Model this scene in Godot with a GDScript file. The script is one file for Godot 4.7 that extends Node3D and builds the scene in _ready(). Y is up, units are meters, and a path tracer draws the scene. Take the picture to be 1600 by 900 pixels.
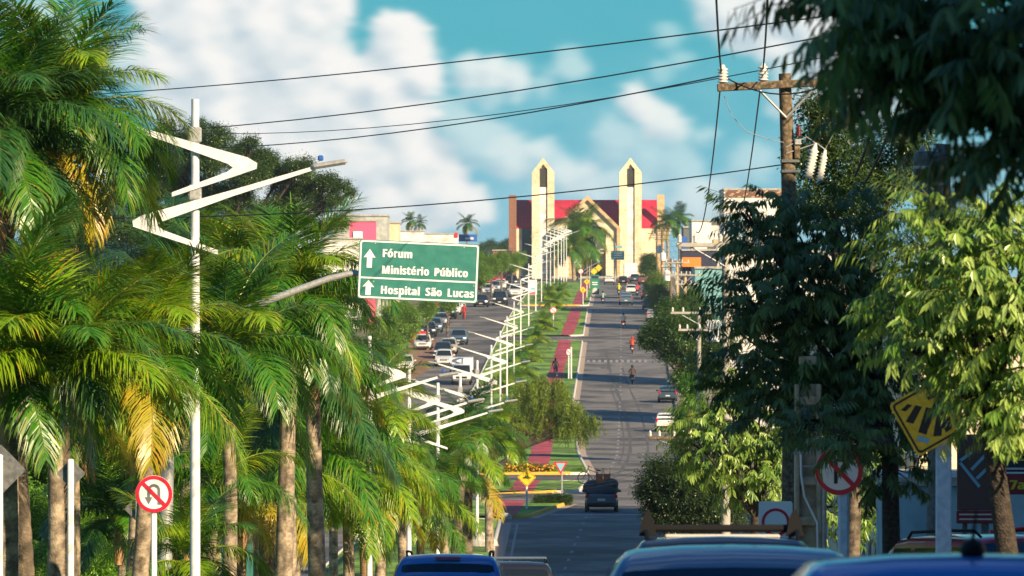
extends Node3D
# A telephoto view down an avenue that dips into a valley and climbs to a church.
# Axes: the camera stands at the origin looking along -z; d is the distance ahead in metres (z = -d), u the distance across from the line of the avenue.

const F := 8889.0
const LEAN := 0.019          # the avenue runs a little to the right of the lens axis
var rng := RandomNumberGenerator.new()
var M := {}
var taken := {}
var GD := [-40.0, 0.0, 21.0, 33.0, 43.0, 60.0, 79.0, 90.0, 120.0, 152.0, 180.0, 209.0, 238.0, 266.0, 290.0, 313.0, 350.0, 380.0, 420.0, 460.0, 500.0, 540.0, 580.0, 620.0, 680.0, 740.0, 800.0, 860.0, 920.0, 980.0, 1040.0, 1100.0, 1200.0, 1400.0, 1700.0, 4000.0]
var GY := [-0.4, -1.5, -2.5, -3.05, -3.6, -4.45, -5.4, -6.0, -7.6, -9.4, -10.8, -11.8, -12.2, -12.3, -12.3, -12.3, -12.35, -12.35, -12.25, -11.95, -11.35, -10.35, -9.1, -7.7, -5.6, -3.7, -2.3, -1.2, -0.3, 0.6, 1.4, 2.0, 2.4, 1.0, -4.0, -40.0]


class MB:
	var v := PackedVector3Array()
	var ix := PackedInt32Array()
	var c := PackedColorArray()
	var t := PackedVector2Array()
	var ink := Color.WHITE
	var inked := false
	var mapped := false

	func put(p: Vector3, uv := Vector2.ZERO) -> int:
		v.append(p)
		if inked:
			c.append(ink)
		if mapped:
			t.append(uv)
		return v.size() - 1

	func put_c(p: Vector3, k: Color) -> int:
		v.append(p)
		c.append(k)
		return v.size() - 1

	func tri(a: Vector3, b: Vector3, e: Vector3) -> void:
		var n := put(a)
		put(b)
		put(e)
		ix.append_array([n, n + 1, n + 2])

	func quad(a: Vector3, b: Vector3, e: Vector3, f: Vector3) -> void:
		var n := put(a)
		put(b)
		put(e)
		put(f)
		ix.append_array([n, n + 1, n + 2, n, n + 2, n + 3])

	func box(at: Vector3, size: Vector3, turn := Basis.IDENTITY) -> MB:
		var h := size / 2.0
		for k in 3:
			for s in [-1.0, 1.0]:
				var n := Vector3.ZERO
				n[k] = s
				var a := Vector3.ZERO
				a[(k + 1) % 3] = 1.0
				var b := n.cross(a)
				var m := at + turn * (n * h)
				var x := turn * (a * h)
				var y := turn * (b * h)
				quad(m - x - y, m - x + y, m + x + y, m + x - y)
		return self

	# a box whose edges are cut off
	func cbox(at: Vector3, size: Vector3, cut: float, turn := Basis.IDENTITY) -> MB:
		var h := size / 2.0
		var k := minf(cut, minf(h.x, minf(h.y, h.z)) * 0.9)
		var q := []
		for sx in [-1.0, 1.0]:
			for sy in [-1.0, 1.0]:
				for sz in [-1.0, 1.0]:
					var o := Vector3(sx, sy, sz)
					q.append([at + turn * (o * (h - Vector3(0, k, k))), at + turn * (o * (h - Vector3(k, 0, k))), at + turn * (o * (h - Vector3(k, k, 0)))])
		var f := func(i: int, j: int) -> Vector3: return q[i][j]
		for s in 2:
			var o: int = s * 4
			_flat([f.call(o, 0), f.call(o + 1, 0), f.call(o + 3, 0), f.call(o + 2, 0)], at)
			o = s * 2
			_flat([f.call(o, 1), f.call(o + 1, 1), f.call(o + 5, 1), f.call(o + 4, 1)], at)
			o = s
			_flat([f.call(o, 2), f.call(o + 2, 2), f.call(o + 6, 2), f.call(o + 4, 2)], at)
		for e in [[0, 1, 0, 1], [2, 3, 0, 1], [4, 5, 0, 1], [6, 7, 0, 1], [0, 2, 0, 2], [1, 3, 0, 2], [4, 6, 0, 2], [5, 7, 0, 2], [0, 4, 1, 2], [1, 5, 1, 2], [2, 6, 1, 2], [3, 7, 1, 2]]:
			_flat([f.call(e[0], e[2]), f.call(e[1], e[2]), f.call(e[1], e[3]), f.call(e[0], e[3])], at)
		for i in 8:
			_flat([f.call(i, 0), f.call(i, 1), f.call(i, 2)], at)
		return self

	func _flat(p: Array, inside: Vector3) -> void:
		var n: Vector3 = (p[2] - p[0]).cross(p[1] - p[0])
		if n.dot(p[0] - inside) < 0.0:
			p.reverse()
		var a := put(p[0])
		for i in range(1, p.size()):
			put(p[i])
		for i in range(1, p.size() - 1):
			ix.append_array([a, a + i, a + i + 1])

	func tube(pts: Array, radii: Array, sides := 8, caps := true) -> MB:
		var side := Vector3.ZERO
		var first := v.size()
		for i in pts.size():
			var dir: Vector3 = (pts[mini(i + 1, pts.size() - 1)] - pts[maxi(i - 1, 0)]).normalized()
			if side == Vector3.ZERO:
				side = dir.cross(Vector3(0.13, 0.27, 0.95) if absf(dir.z) < 0.9 else Vector3.UP).normalized()
			side = (side - dir * side.dot(dir)).normalized()
			var other := dir.cross(side)
			for k in sides:
				var a := TAU * k / sides
				put(pts[i] + (side * cos(a) + other * sin(a)) * radii[i], Vector2(float(k) / sides, i))
		for i in pts.size() - 1:
			for k in sides:
				var a := first + i * sides + k
				var b := first + i * sides + (k + 1) % sides
				ix.append_array([a, b, b + sides, a, b + sides, a + sides])
		if caps:
			for e in [0, pts.size() - 1]:
				var m := put(pts[e])
				var s0: int = v.size()
				for k in sides:
					put(v[first + e * sides + k])
				for k in sides:
					ix.append_array([m, s0 + k, s0 + (k + 1) % sides])
		return self

	func lathe(profile: Array, sides := 16, at := Vector3.ZERO, turn := Basis.IDENTITY) -> MB:
		var first := v.size()
		for q in profile:
			for k in sides:
				var a := TAU * k / sides
				put(at + turn * Vector3(cos(a) * q[0], q[1], sin(a) * q[0]))
		for i in profile.size() - 1:
			for k in sides:
				var a := first + i * sides + k
				var b := first + i * sides + (k + 1) % sides
				ix.append_array([a, a + sides, b + sides, a, b + sides, b])
		return self

	# rows of points skinned into a sheet; closed joins each row's end to its start
	func loft(rows: Array, closed := false, caps := false) -> MB:
		var n: int = rows[0].size()
		var first := v.size()
		for r in rows:
			for p in r:
				put(p)
		for i in rows.size() - 1:
			for k in (n if closed else n - 1):
				var a := first + i * n + k
				var b := first + i * n + (k + 1) % n
				ix.append_array([a, b, b + n, a, b + n, a + n])
		if caps:
			for e in [0, rows.size() - 1]:
				var m := Vector3.ZERO
				for p in rows[e]:
					m += p
				var mi := put(m / n)
				var s0: int = v.size()
				for p in rows[e]:
					put(p)
				for k in n:
					ix.append_array([mi, s0 + k, s0 + (k + 1) % n])
		return self

	# a flat outline with thickness; local x, y in the plane, z through it
	func prism(outline: Array, depth: float, xf := Transform3D()) -> MB:
		var poly := PackedVector2Array(outline)
		if Geometry2D.is_polygon_clockwise(poly):
			poly.reverse()
		var tris := Geometry2D.triangulate_polygon(poly)
		for s in [-0.5, 0.5]:
			var o: int = v.size()
			for p in poly:
				put(xf * Vector3(p.x, p.y, s * depth), Vector2(p.x, p.y))
			for i in range(0, tris.size(), 3):
				if s > 0.0:
					ix.append_array([o + tris[i], o + tris[i + 2], o + tris[i + 1]])
				else:
					ix.append_array([o + tris[i], o + tris[i + 1], o + tris[i + 2]])
		for i in poly.size():
			var a := poly[i]
			var b := poly[(i + 1) % poly.size()]
			quad(xf * Vector3(a.x, a.y, -depth / 2), xf * Vector3(b.x, b.y, -depth / 2), xf * Vector3(b.x, b.y, depth / 2), xf * Vector3(a.x, a.y, depth / 2))
		return self

	func ball(at: Vector3, r: Vector3, rings := 8, sides := 12, turn := Basis.IDENTITY) -> MB:
		var rows := []
		for i in rings + 1:
			var a := PI * i / rings
			var row := []
			for k in sides:
				var b := TAU * k / sides
				row.append(at + turn * (Vector3(sin(a) * cos(b), cos(a), sin(a) * sin(b)) * r))
			rows.append(row)
		return loft(rows, true)

	func mesh(shade := true) -> ArrayMesh:
		var arrays := []
		arrays.resize(Mesh.ARRAY_MAX)
		arrays[Mesh.ARRAY_VERTEX] = v
		arrays[Mesh.ARRAY_INDEX] = ix
		if inked:
			arrays[Mesh.ARRAY_COLOR] = c
		if mapped:
			arrays[Mesh.ARRAY_TEX_UV] = t
		if shade:
			var n := PackedVector3Array()
			n.resize(v.size())
			for i in range(0, ix.size(), 3):
				var a := ix[i]
				var b := ix[i + 1]
				var e := ix[i + 2]
				var q := (v[e] - v[a]).cross(v[b] - v[a])
				n[a] += q
				n[b] += q
				n[e] += q
			for i in n.size():
				n[i] = n[i].normalized() if n[i].length_squared() > 1e-20 else Vector3.UP
			arrays[Mesh.ARRAY_NORMAL] = n
		var m := ArrayMesh.new()
		m.add_surface_from_arrays(Mesh.PRIMITIVE_TRIANGLES, arrays)
		return m


# ---------------------------------------------------------------- names and nodes
func numbered(called: String) -> String:
	var k: int = taken.get(called, 0)
	taken[called] = k + 1
	return called if k == 0 else "%s_%03d" % [called, k]


func tag(o: Node, label: String, category: String, group := "", kind := "") -> Node:
	o.set_meta("label", label)
	if category:
		o.set_meta("category", category)
	if group:
		o.set_meta("group", group)
	if kind:
		o.set_meta("kind", kind)
	return o


func thing(called: String, label: String, category: String, at := Vector3.ZERO, turn := 0.0, group := "") -> Node3D:
	var o := Node3D.new()
	o.name = numbered(called)
	add_child(o)
	o.position = at
	o.rotation.y = turn
	tag(o, label, category, group)
	return o


func show_mesh(m: Mesh, called: String, mat: Material, parent: Node) -> MeshInstance3D:
	var o := MeshInstance3D.new()
	o.name = called
	o.mesh = m
	o.material_override = mat
	parent.add_child(o, true)
	return o


func part(b: MB, called: String, mat: Material, parent: Node) -> MeshInstance3D:
	return show_mesh(b.mesh(), called, mat, parent)


func solo(b: MB, called: String, mat: Material, label: String, category: String, group := "") -> MeshInstance3D:
	var o := show_mesh(b.mesh(), numbered(called), mat, self)
	tag(o, label, category, group)
	return o


func struct(b: MB, called: String, mat: Material, label := "") -> MeshInstance3D:
	var o := show_mesh(b.mesh(), numbered(called), mat, self)
	o.set_meta("kind", "structure")
	o.set_meta("label", label)
	o.set_meta("category", called.replace("_", " "))
	return o


func copy(o: Node3D, label: String) -> Node3D:
	var r: Node3D = o.duplicate()
	var stem := String(o.name)
	if stem.length() > 4 and stem[-4] == "_" and stem.right(3).is_valid_int():
		stem = stem.left(-4)
	r.name = numbered(stem)
	add_child(r)
	r.set_meta("label", label)
	return r


# ---------------------------------------------------------------- the lie of the land
func spline(x: float, xs: Array, ys: Array) -> float:
	if x <= xs[0]:
		return ys[0]
	var n := xs.size()
	if x >= xs[n - 1]:
		return ys[n - 1]
	var i := 0
	while x > xs[i + 1]:
		i += 1
	var h: float = xs[i + 1] - xs[i]
	var s: float = (x - xs[i]) / h
	var sl: float = (ys[i + 1] - ys[i]) / h
	var m0: float = sl if i == 0 else (sl + (ys[i] - ys[i - 1]) / (xs[i] - xs[i - 1])) / 2.0
	var m1: float = sl if i == n - 2 else (sl + (ys[i + 2] - ys[i + 1]) / (xs[i + 2] - xs[i + 1])) / 2.0
	return ys[i] * (1 + 2 * s) * (1 - s) * (1 - s) + m0 * h * s * (1 - s) * (1 - s) + ys[i + 1] * s * s * (3 - 2 * s) + m1 * h * s * s * (s - 1)


func lin(x: float, xs: Array, ys: Array) -> float:
	for i in xs.size() - 1:
		if x <= xs[i + 1]:
			return lerpf(ys[i], ys[i + 1], clampf((x - xs[i]) / (xs[i + 1] - xs[i]), 0, 1))
	return ys[-1]


func ground(d: float) -> float:
	return spline(d, GD, GY)


func land(u: float, d: float) -> float:
	var dip := smoothstep(-12.0, -14.0, u) * smoothstep(170.0, 230.0, d) * (1.0 - smoothstep(310.0, 400.0, d))
	return ground(d) - 1.3 * dip


func at_u(u: float, d: float, up := 0.0) -> Vector3:
	return Vector3(u + LEAN * d, land(u, d) + up, -d)


func slope(d: float) -> float:
	return atan((ground(d + 2.0) - ground(d - 2.0)) / 4.0)


# a place named by where it shows in the photograph, 1600 x 900, and how far off it stands
func px(x: float, y: float, d: float) -> Vector3:
	return Vector3((x - 800.0) * d / F, (450.0 - y) * d / F, -d)


func px_u(x: float, d: float) -> float:
	return (x - 800.0) * d / F - LEAN * d


func px_ground(x: float, d: float, up := 0.0) -> Vector3:
	return at_u(px_u(x, d), d, up)


func d_at_row(y: float) -> float:
	var lo := 240.0
	var hi := 1150.0
	for i in 40:
		var m := (lo + hi) / 2.0
		if 450.0 - ground(m) * F / m > y:
			lo = m
		else:
			hi = m
	return lo


func knots(d0: float, d1: float) -> Array:
	var out := [d0]
	var d: float = floorf(d0 / 5.0) * 5.0 + 5.0
	while d < d1 - 0.01:
		out.append(d)
		d += 5.0 if d < 700.0 else (10.0 if d < 1300.0 else 100.0)
	out.append(d1)
	return out


# a sheet on the land between two lines across the avenue
func sheet(b: MB, d0: float, d1: float, us: Callable, up: float) -> void:
	var rows := []
	for d in knots(d0, d1):
		var row := []
		for u in us.call(d):
			row.append(at_u(u, d, up))
		rows.append(row)
	b.loft(rows)


# ---------------------------------------------------------------- materials
func tone(r: float, g: float, b: float) -> Color:
	return Color(r, g, b).linear_to_srgb()


func plain(called: String, c: Color, rough := 0.8, metal := 0.0) -> StandardMaterial3D:
	var m := StandardMaterial3D.new()
	m.resource_name = called
	m.albedo_color = c
	m.roughness = rough
	m.metallic = metal
	M[called] = m
	return m


func noise_tex(seed_: int, freq: float, ramp: Array, size := 256, octaves := 5, kind := FastNoiseLite.TYPE_SIMPLEX_SMOOTH) -> NoiseTexture2D:
	var n := FastNoiseLite.new()
	n.seed = seed_
	n.noise_type = kind
	n.frequency = freq
	n.fractal_octaves = octaves
	var t := NoiseTexture2D.new()
	t.width = size
	t.height = size
	t.seamless = true
	t.noise = n
	if ramp:
		var g := Gradient.new()
		g.offsets = PackedFloat32Array(ramp.map(func(q): return q[0]))
		g.colors = PackedColorArray(ramp.map(func(q): return q[1]))
		t.color_ramp = g
	return t


# a surface whose colour wanders between three tones; metres: the size of one tile of the pattern
func mottled(called: String, lo: Color, mid: Color, hi: Color, metres: float, rough := 0.9, relief := 0.0, seed_ := 1, octaves := 6) -> StandardMaterial3D:
	var m := plain(called, Color.WHITE, rough)
	m.albedo_texture = noise_tex(seed_, 0.02, [[0.15, lo], [0.5, mid], [0.85, hi]], 256, octaves)
	m.uv1_triplanar = true
	m.uv1_world_triplanar = true
	m.uv1_scale = Vector3.ONE / metres
	if relief > 0.0:
		m.heightmap_enabled = true
		m.heightmap_texture = noise_tex(seed_ + 7, 0.06, [], 256, 4)
		m.heightmap_scale = relief
	return m


func leafy(called: String, rough := 0.5, through := 0.35) -> StandardMaterial3D:
	var m := plain(called, Color.WHITE, rough)
	m.vertex_color_use_as_albedo = true
	m.backlight_enabled = true
	m.backlight = Color(through, through, through * 0.6).linear_to_srgb()
	m.cull_mode = BaseMaterial3D.CULL_DISABLED
	return m


func paint(called: String, c: Color, metal := 0.2) -> StandardMaterial3D:
	var m := plain(called, c, 0.35, metal)
	m.clearcoat_enabled = true
	m.clearcoat = 0.8
	m.clearcoat_roughness = 0.06
	return m


func _ready() -> void:
	rng.seed = 4021
	set_camera_and_light()
	make_materials()
	build_land()
	build_church()
	build_buildings()
	build_lamp_posts()
	build_gantry_sign()
	build_signs()
	build_utility_poles()
	build_palms()
	build_trees()
	build_vehicles()
	build_people()
	build_wires()
	build_small_things()


func set_camera_and_light() -> void:
	var cam := Camera3D.new()
	cam.name = "camera"
	add_child(cam)
	cam.keep_aspect = Camera3D.KEEP_HEIGHT
	var lens := CameraAttributesPhysical.new()
	lens.frustum_focal_length = 237.0
	lens.exposure_aperture = 11.0
	lens.frustum_focus_distance = 125.0
	lens.frustum_near = 0.5
	lens.frustum_far = 9000.0
	cam.attributes = lens
	cam.fov = rad_to_deg(2.0 * atan(450.0 / F))
	cam.near = 0.5
	cam.far = 9000.0
	cam.current = true

	var env := Environment.new()
	env.background_mode = Environment.BG_SKY
	env.tonemap_mode = Environment.TONE_MAPPER_LINEAR
	env.tonemap_exposure = 1.95
	env.sdfgi_enabled = true
	env.ssao_enabled = true
	env.ssil_enabled = true
	env.fog_enabled = true
	env.fog_density = 0.00007
	env.fog_light_color = Color(0.80, 0.92, 1.0)
	var pano := PanoramaSkyMaterial.new()
	pano.panorama = make_sky()
	pano.energy_multiplier = 1.0
	var sky := Sky.new()
	sky.sky_material = pano
	env.sky = sky
	env.background_energy_multiplier = 0.513
	var we := WorldEnvironment.new()
	we.name = "environment"
	we.environment = env
	add_child(we)

	var sun := DirectionalLight3D.new()
	sun.name = "sun"
	sun.light_energy = 1.6
	sun.light_color = Color(1.0, 0.90, 0.74)
	sun.light_angular_distance = 0.5
	sun.shadow_enabled = true
	add_child(sun)
	var az := deg_to_rad(40.0)
	var el := deg_to_rad(26.0)
	sun.basis = Basis.looking_at(-Vector3(sin(az) * cos(el), sin(el), cos(az) * cos(el)))


# blue air that pales to the horizon, with drifting cloud all round
func make_sky() -> ImageTexture:
	var w := 1024
	var h := 512
	var n := FastNoiseLite.new()
	n.seed = 11
	n.frequency = 2.2
	n.fractal_octaves = 6
	var im := Image.create(w, h, false, Image.FORMAT_RGB8)
	for y in h:
		var el := PI * (0.5 - (y + 0.5) / h)
		for x in w:
			if el < -0.02:
				im.set_pixel(x, y, Color(0.42, 0.47, 0.45))
				continue
			var a := TAU * (x + 0.5) / w
			im.set_pixel(x, y, sky_tone(Vector3(sin(a) * cos(el), sin(el), -cos(a) * cos(el)), n))
	im.resize(4096, 4096, Image.INTERPOLATE_CUBIC)
	var half := 110
	var y0 := 1810
	for y in range(y0, 2060):
		var el := PI * (0.5 - (y + 0.5) / 4096.0)
		for i in range(-half, half):
			var a := TAU * (i + 0.5) / 4096.0
			var x := posmod(i, 4096)
			var edge := minf(1.0, minf(float(mini(i + half, half - 1 - i)) / 20.0, float(y - y0) / 40.0))
			var dir := Vector3(sin(a) * cos(el), sin(el), -cos(a) * cos(el))
			im.set_pixel(x, y, im.get_pixel(x, y).lerp(cumulus(dir, n), edge))
	return ImageTexture.create_from_image(im)


func air(up: float) -> Color:
	return Color(0.56, 0.78, 0.86).lerp(Color(0.35, 0.71, 0.775), smoothstep(0.0, 0.045, up)).lerp(Color(0.11, 0.36, 0.66), smoothstep(0.05, 0.6, up))


func sky_tone(v: Vector3, n: FastNoiseLite) -> Color:
	var up := clampf(v.y, 0.0, 1.0)
	var k := 1.0 / (up + 0.35)
	var big := n.get_noise_3d(v.x * k * 1.3, v.y * 3.0, v.z * k * 1.3)
	var cover := smoothstep(0.06, 0.36, big) * 0.7
	var bright := 0.90 + 0.08 * n.get_noise_3d(v.x * 6.0 + 9.0, v.y * 14.0, v.z * 6.0)
	return air(up).lerp(Color(bright, bright, bright), clampf(cover, 0.0, 1.0))


# heaped clouds low over the southern horizon: [bearing, depression from 450, radius, thickness], in steps of 1/8889 radian
const HEAPS := [[420, 50, 140, 1.0], [330, 105, 115, 1.0], [500, 150, 110, 1.0], [560, 235, 115, 1.0], [430, 215, 120, 1.0], [622, 75, 58, 1.0], [648, 115, 46, 1.0], [590, 140, 72, 1.0], [620, 190, 66, 1.0], [645, 255, 66, 1.0], [690, 305, 58, 1.0], [725, 322, 44, 0.95], [600, 320, 95, 1.0], [470, 310, 105, 0.9], [300, 30, 95, 1.0], [235, 90, 70, 0.8], [480, 20, 75, 1.0], [345, 180, 85, 0.9],
	[735, 108, 34, 0.85], [772, 112, 38, 0.9], [808, 122, 34, 0.85], [848, 126, 26, 0.6], [892, 104, 30, 0.6], [760, 140, 44, 0.55], [720, 210, 44, 0.6], [760, 230, 46, 0.6], [800, 245, 44, 0.75], [838, 232, 26, 0.8], [850, 262, 40, 0.6], [885, 275, 34, 0.75], [920, 270, 26, 0.75], [935, 300, 40, 0.6], [700, 190, 40, 0.55],
	[995, 140, 22, 0.8], [1002, 165, 30, 0.95], [1032, 188, 36, 0.9], [1062, 205, 32, 0.8], [1095, 215, 26, 0.55], [1050, 60, 30, 0.45], [1060, 90, 26, 0.5], [1035, 110, 26, 0.4], [960, 220, 46, 0.5], [1010, 245, 50, 0.5], [1060, 255, 50, 0.5], [985, 290, 50, 0.55], [1090, 320, 44, 0.7], [1130, 300, 40, 0.6], [1170, 260, 40, 0.4],
	[1130, 10, 56, 0.9], [1185, 35, 62, 0.95], [1235, 20, 60, 0.95], [1220, 85, 46, 0.75], [1280, 60, 60, 0.9], [1250, 140, 60, 0.7], [1330, 160, 80, 0.8], [1400, 80, 100, 0.8], [60, 60, 80, 0.6], [40, 180, 90, 0.5]]


func heap(x: float, y: float, n: FastNoiseLite) -> Vector2:
	var s := 0.34 * n.get_noise_3d(x * 0.0055, y * 0.0065, 4.0) + 0.20 * absf(n.get_noise_3d(x * 0.014, y * 0.016, 9.0)) + 0.10 * n.get_noise_3d(x * 0.035, y * 0.04, 2.0)
	var most := -1.0
	var thick := 0.0
	for q in HEAPS:
		var dx: float = x - q[0]
		var dy: float = y - q[1]
		if absf(dx) > q[2] * 1.6 or absf(dy) > q[2] * 1.6:
			continue
		var f: float = 1.0 - sqrt(dx * dx + dy * dy) / q[2]
		f = f * minf(1.0, q[2] / 60.0) + s
		var t: float = smoothstep(-0.03, 0.13 if q[3] > 0.9 else 0.30, f) * q[3]
		thick = maxf(thick, t)
		most = maxf(most, f)
	return Vector2(most, thick)


func cumulus(v: Vector3, n: FastNoiseLite) -> Color:
	var x := v.x / maxf(-v.z, 0.1) * F + 800.0
	var y := 450.0 - v.y / maxf(-v.z, 0.1) * F
	var here := heap(x, y, n)
	var c := air(clampf(v.y, 0.0, 1.0))
	var veil := smoothstep(-0.25, 0.5, n.get_noise_3d(x * 0.002, y * 0.005, 7.0)) * 0.35 * smoothstep(0.055, 0.01, v.y)
	c = c.lerp(Color(0.80, 0.88, 0.92), veil)
	if here.y <= 0.0:
		return c
	var there := heap(x + 16.0, y - 20.0, n)
	var lit := clampf(0.62 + (here.x - there.x) * 1.5 + 0.55 * n.get_noise_3d(x * 0.008 + 3.0, y * 0.011, 5.0), 0.0, 1.0)
	var body := Color(0.78, 0.84, 0.875).lerp(Color(0.985, 0.98, 0.965), lit)
	return c.lerp(body, here.y)


func make_materials() -> void:
	mottled("asphalt", tone(0.105, 0.099, 0.095), tone(0.150, 0.139, 0.130), tone(0.195, 0.177, 0.162), 11.0, 0.82, 0.6, 3, 7)
	mottled("lawn", tone(0.07, 0.17, 0.012), tone(0.13, 0.29, 0.018), tone(0.25, 0.36, 0.04), 6.0, 0.95, 4.0, 5, 7)
	mottled("earth", tone(0.10, 0.07, 0.04), tone(0.16, 0.12, 0.07), tone(0.09, 0.13, 0.04), 14.0, 0.95, 3.0, 8, 6)
	mottled("red_dirt", tone(0.17, 0.075, 0.04), tone(0.24, 0.12, 0.07), tone(0.18, 0.12, 0.09), 6.0, 0.95, 1.0, 9, 6)
	mottled("cycle_red", tone(0.30, 0.035, 0.05), tone(0.42, 0.045, 0.07), tone(0.36, 0.07, 0.08), 4.0, 0.85, 0.3, 12, 6)
	mottled("concrete", tone(0.26, 0.24, 0.21), tone(0.36, 0.34, 0.30), tone(0.44, 0.41, 0.36), 2.5, 0.9, 0.4, 14, 6)
	mottled("gutter", tone(0.24, 0.18, 0.14), tone(0.36, 0.28, 0.22), tone(0.40, 0.34, 0.28), 2.2, 0.9, 0.4, 15, 6)
	mottled("pole_tan", tone(0.34, 0.26, 0.17), tone(0.46, 0.37, 0.26), tone(0.52, 0.44, 0.32), 1.2, 0.9, 0.4, 41, 6)
	mottled("pavement", tone(0.22, 0.18, 0.15), tone(0.30, 0.25, 0.21), tone(0.36, 0.31, 0.26), 3.0, 0.9, 0.4, 16, 6)
	mottled("kerb_white", tone(0.45, 0.42, 0.37), tone(0.60, 0.57, 0.50), tone(0.68, 0.65, 0.58), 1.2, 0.85, 0.2, 17, 6)
	mottled("kerb_yellow", tone(0.50, 0.27, 0.02), tone(0.68, 0.40, 0.03), tone(0.60, 0.38, 0.10), 1.0, 0.85, 0.2, 18, 6)
	mottled("road_white", tone(0.16, 0.155, 0.15), tone(0.26, 0.255, 0.25), tone(0.40, 0.39, 0.38), 1.2, 0.85, 0.0, 19, 7)
	mottled("tyre_black", tone(0.05, 0.048, 0.048), tone(0.075, 0.072, 0.070), tone(0.11, 0.105, 0.10), 2.0, 0.8, 0.0, 20, 7)
	mottled("cream", tone(0.66, 0.55, 0.36), tone(0.74, 0.63, 0.43), tone(0.78, 0.68, 0.49), 6.0, 0.9, 0.3, 21, 6)
	mottled("tan", tone(0.42, 0.28, 0.15), tone(0.50, 0.35, 0.19), tone(0.55, 0.40, 0.24), 5.0, 0.9, 0.3, 22, 6)
	mottled("white_wall", tone(0.62, 0.60, 0.56), tone(0.74, 0.73, 0.70), tone(0.80, 0.79, 0.77), 5.0, 0.88, 0.3, 23, 6)
	mottled("grey_wall", tone(0.30, 0.31, 0.30), tone(0.38, 0.40, 0.38), tone(0.45, 0.46, 0.44), 5.0, 0.9, 0.3, 24, 6)
	mottled("blue_wall", tone(0.20, 0.33, 0.40), tone(0.26, 0.41, 0.48), tone(0.32, 0.47, 0.53), 4.0, 0.85, 0.3, 25, 6)
	mottled("brick_brown", tone(0.14, 0.06, 0.04), tone(0.22, 0.10, 0.065), tone(0.28, 0.15, 0.10), 1.5, 0.9, 0.6, 26, 6)
	mottled("roof_red", tone(0.42, 0.015, 0.05), tone(0.55, 0.02, 0.065), tone(0.58, 0.04, 0.08), 4.0, 0.7, 0.2, 27, 6)
	mottled("weathered_wood", tone(0.06, 0.042, 0.026), tone(0.14, 0.10, 0.06), tone(0.24, 0.18, 0.11), 0.5, 0.9, 0.5, 28, 6)
	mottled("bark_grey", tone(0.10, 0.075, 0.05), tone(0.17, 0.13, 0.09), tone(0.24, 0.19, 0.13), 0.6, 0.95, 1.2, 29, 6)
	mottled("bark_dark", tone(0.02, 0.015, 0.012), tone(0.045, 0.035, 0.026), tone(0.08, 0.06, 0.045), 0.4, 0.95, 1.5, 30, 6)
	mottled("palm_trunk", tone(0.24, 0.18, 0.12), tone(0.38, 0.30, 0.21), tone(0.46, 0.38, 0.28), 0.5, 0.9, 0.8, 31, 6)
	mottled("palm_fibre", tone(0.20, 0.09, 0.03), tone(0.36, 0.20, 0.09), tone(0.48, 0.32, 0.18), 0.3, 0.95, 1.5, 32, 5)
	mottled("post_white", tone(0.58, 0.60, 0.62), tone(0.70, 0.72, 0.73), tone(0.76, 0.77, 0.77), 0.7, 0.45, 0.0, 33, 6)
	mottled("post_sky_tint", tone(0.24, 0.40, 0.58), tone(0.30, 0.48, 0.66), tone(0.36, 0.54, 0.70), 0.7, 0.4, 0.0, 42, 6)  # blue sky reflection put into the colour of pale posts
	mottled("galvanised", tone(0.30, 0.31, 0.30), tone(0.40, 0.41, 0.40), tone(0.48, 0.48, 0.46), 0.4, 0.5, 0.0, 34, 6)
	M["galvanised"].metallic = 0.4
	mottled("sign_green", tone(0.020, 0.150, 0.125), tone(0.024, 0.172, 0.143), tone(0.034, 0.195, 0.160), 1.4, 0.45, 0.0, 35, 6)
	mottled("sign_yellow", tone(0.62, 0.36, 0.01), tone(0.78, 0.50, 0.015), tone(0.80, 0.55, 0.04), 0.5, 0.45, 0.0, 36, 6)
	mottled("sign_back", tone(0.07, 0.075, 0.08), tone(0.11, 0.115, 0.12), tone(0.15, 0.15, 0.15), 0.5, 0.6, 0.0, 37, 6)
	mottled("boulder", tone(0.34, 0.31, 0.26), tone(0.50, 0.48, 0.43), tone(0.62, 0.60, 0.55), 1.2, 0.9, 1.5, 38, 6)
	plain("sign_white", tone(0.78, 0.78, 0.76), 0.4)
	plain("sign_red", tone(0.55, 0.012, 0.035), 0.4)
	plain("sign_black", tone(0.012, 0.012, 0.013), 0.5)
	plain("grey_ink", tone(0.13, 0.13, 0.13), 0.5)
	plain("void", tone(0.012, 0.013, 0.015), 0.9)
	plain("louvre_dark", tone(0.06, 0.055, 0.05), 0.8)
	plain("wire_black", tone(0.018, 0.018, 0.02), 0.6)
	plain("porcelain", tone(0.62, 0.60, 0.55), 0.25)
	plain("porcelain_brown", tone(0.12, 0.02, 0.018), 0.25)
	plain("tyre", tone(0.014, 0.014, 0.015), 0.85)
	plain("rim", tone(0.45, 0.45, 0.46), 0.35, 0.7)
	plain("black_plastic", tone(0.009, 0.009, 0.010), 0.5)
	plain("chrome", tone(0.6, 0.6, 0.6), 0.2, 0.9)
	plain("lamp_clear", tone(0.75, 0.78, 0.80), 0.1)
	plain("lamp_red", tone(0.42, 0.008, 0.012), 0.15)
	plain("lamp_amber", tone(0.65, 0.18, 0.01), 0.15)
	plain("glass_dark", tone(0.012, 0.018, 0.024), 0.06)
	plain("glass_blue", tone(0.04, 0.07, 0.10), 0.08)
	plain("plate_grey", tone(0.5, 0.5, 0.5), 0.5)
	plain("awning_red", tone(0.55, 0.012, 0.03), 0.7)
	plain("bin_red", tone(0.58, 0.018, 0.018), 0.55)
	plain("orange", tone(0.78, 0.20, 0.02), 0.6)
	plain("pink", tone(0.72, 0.09, 0.20), 0.7)
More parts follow.
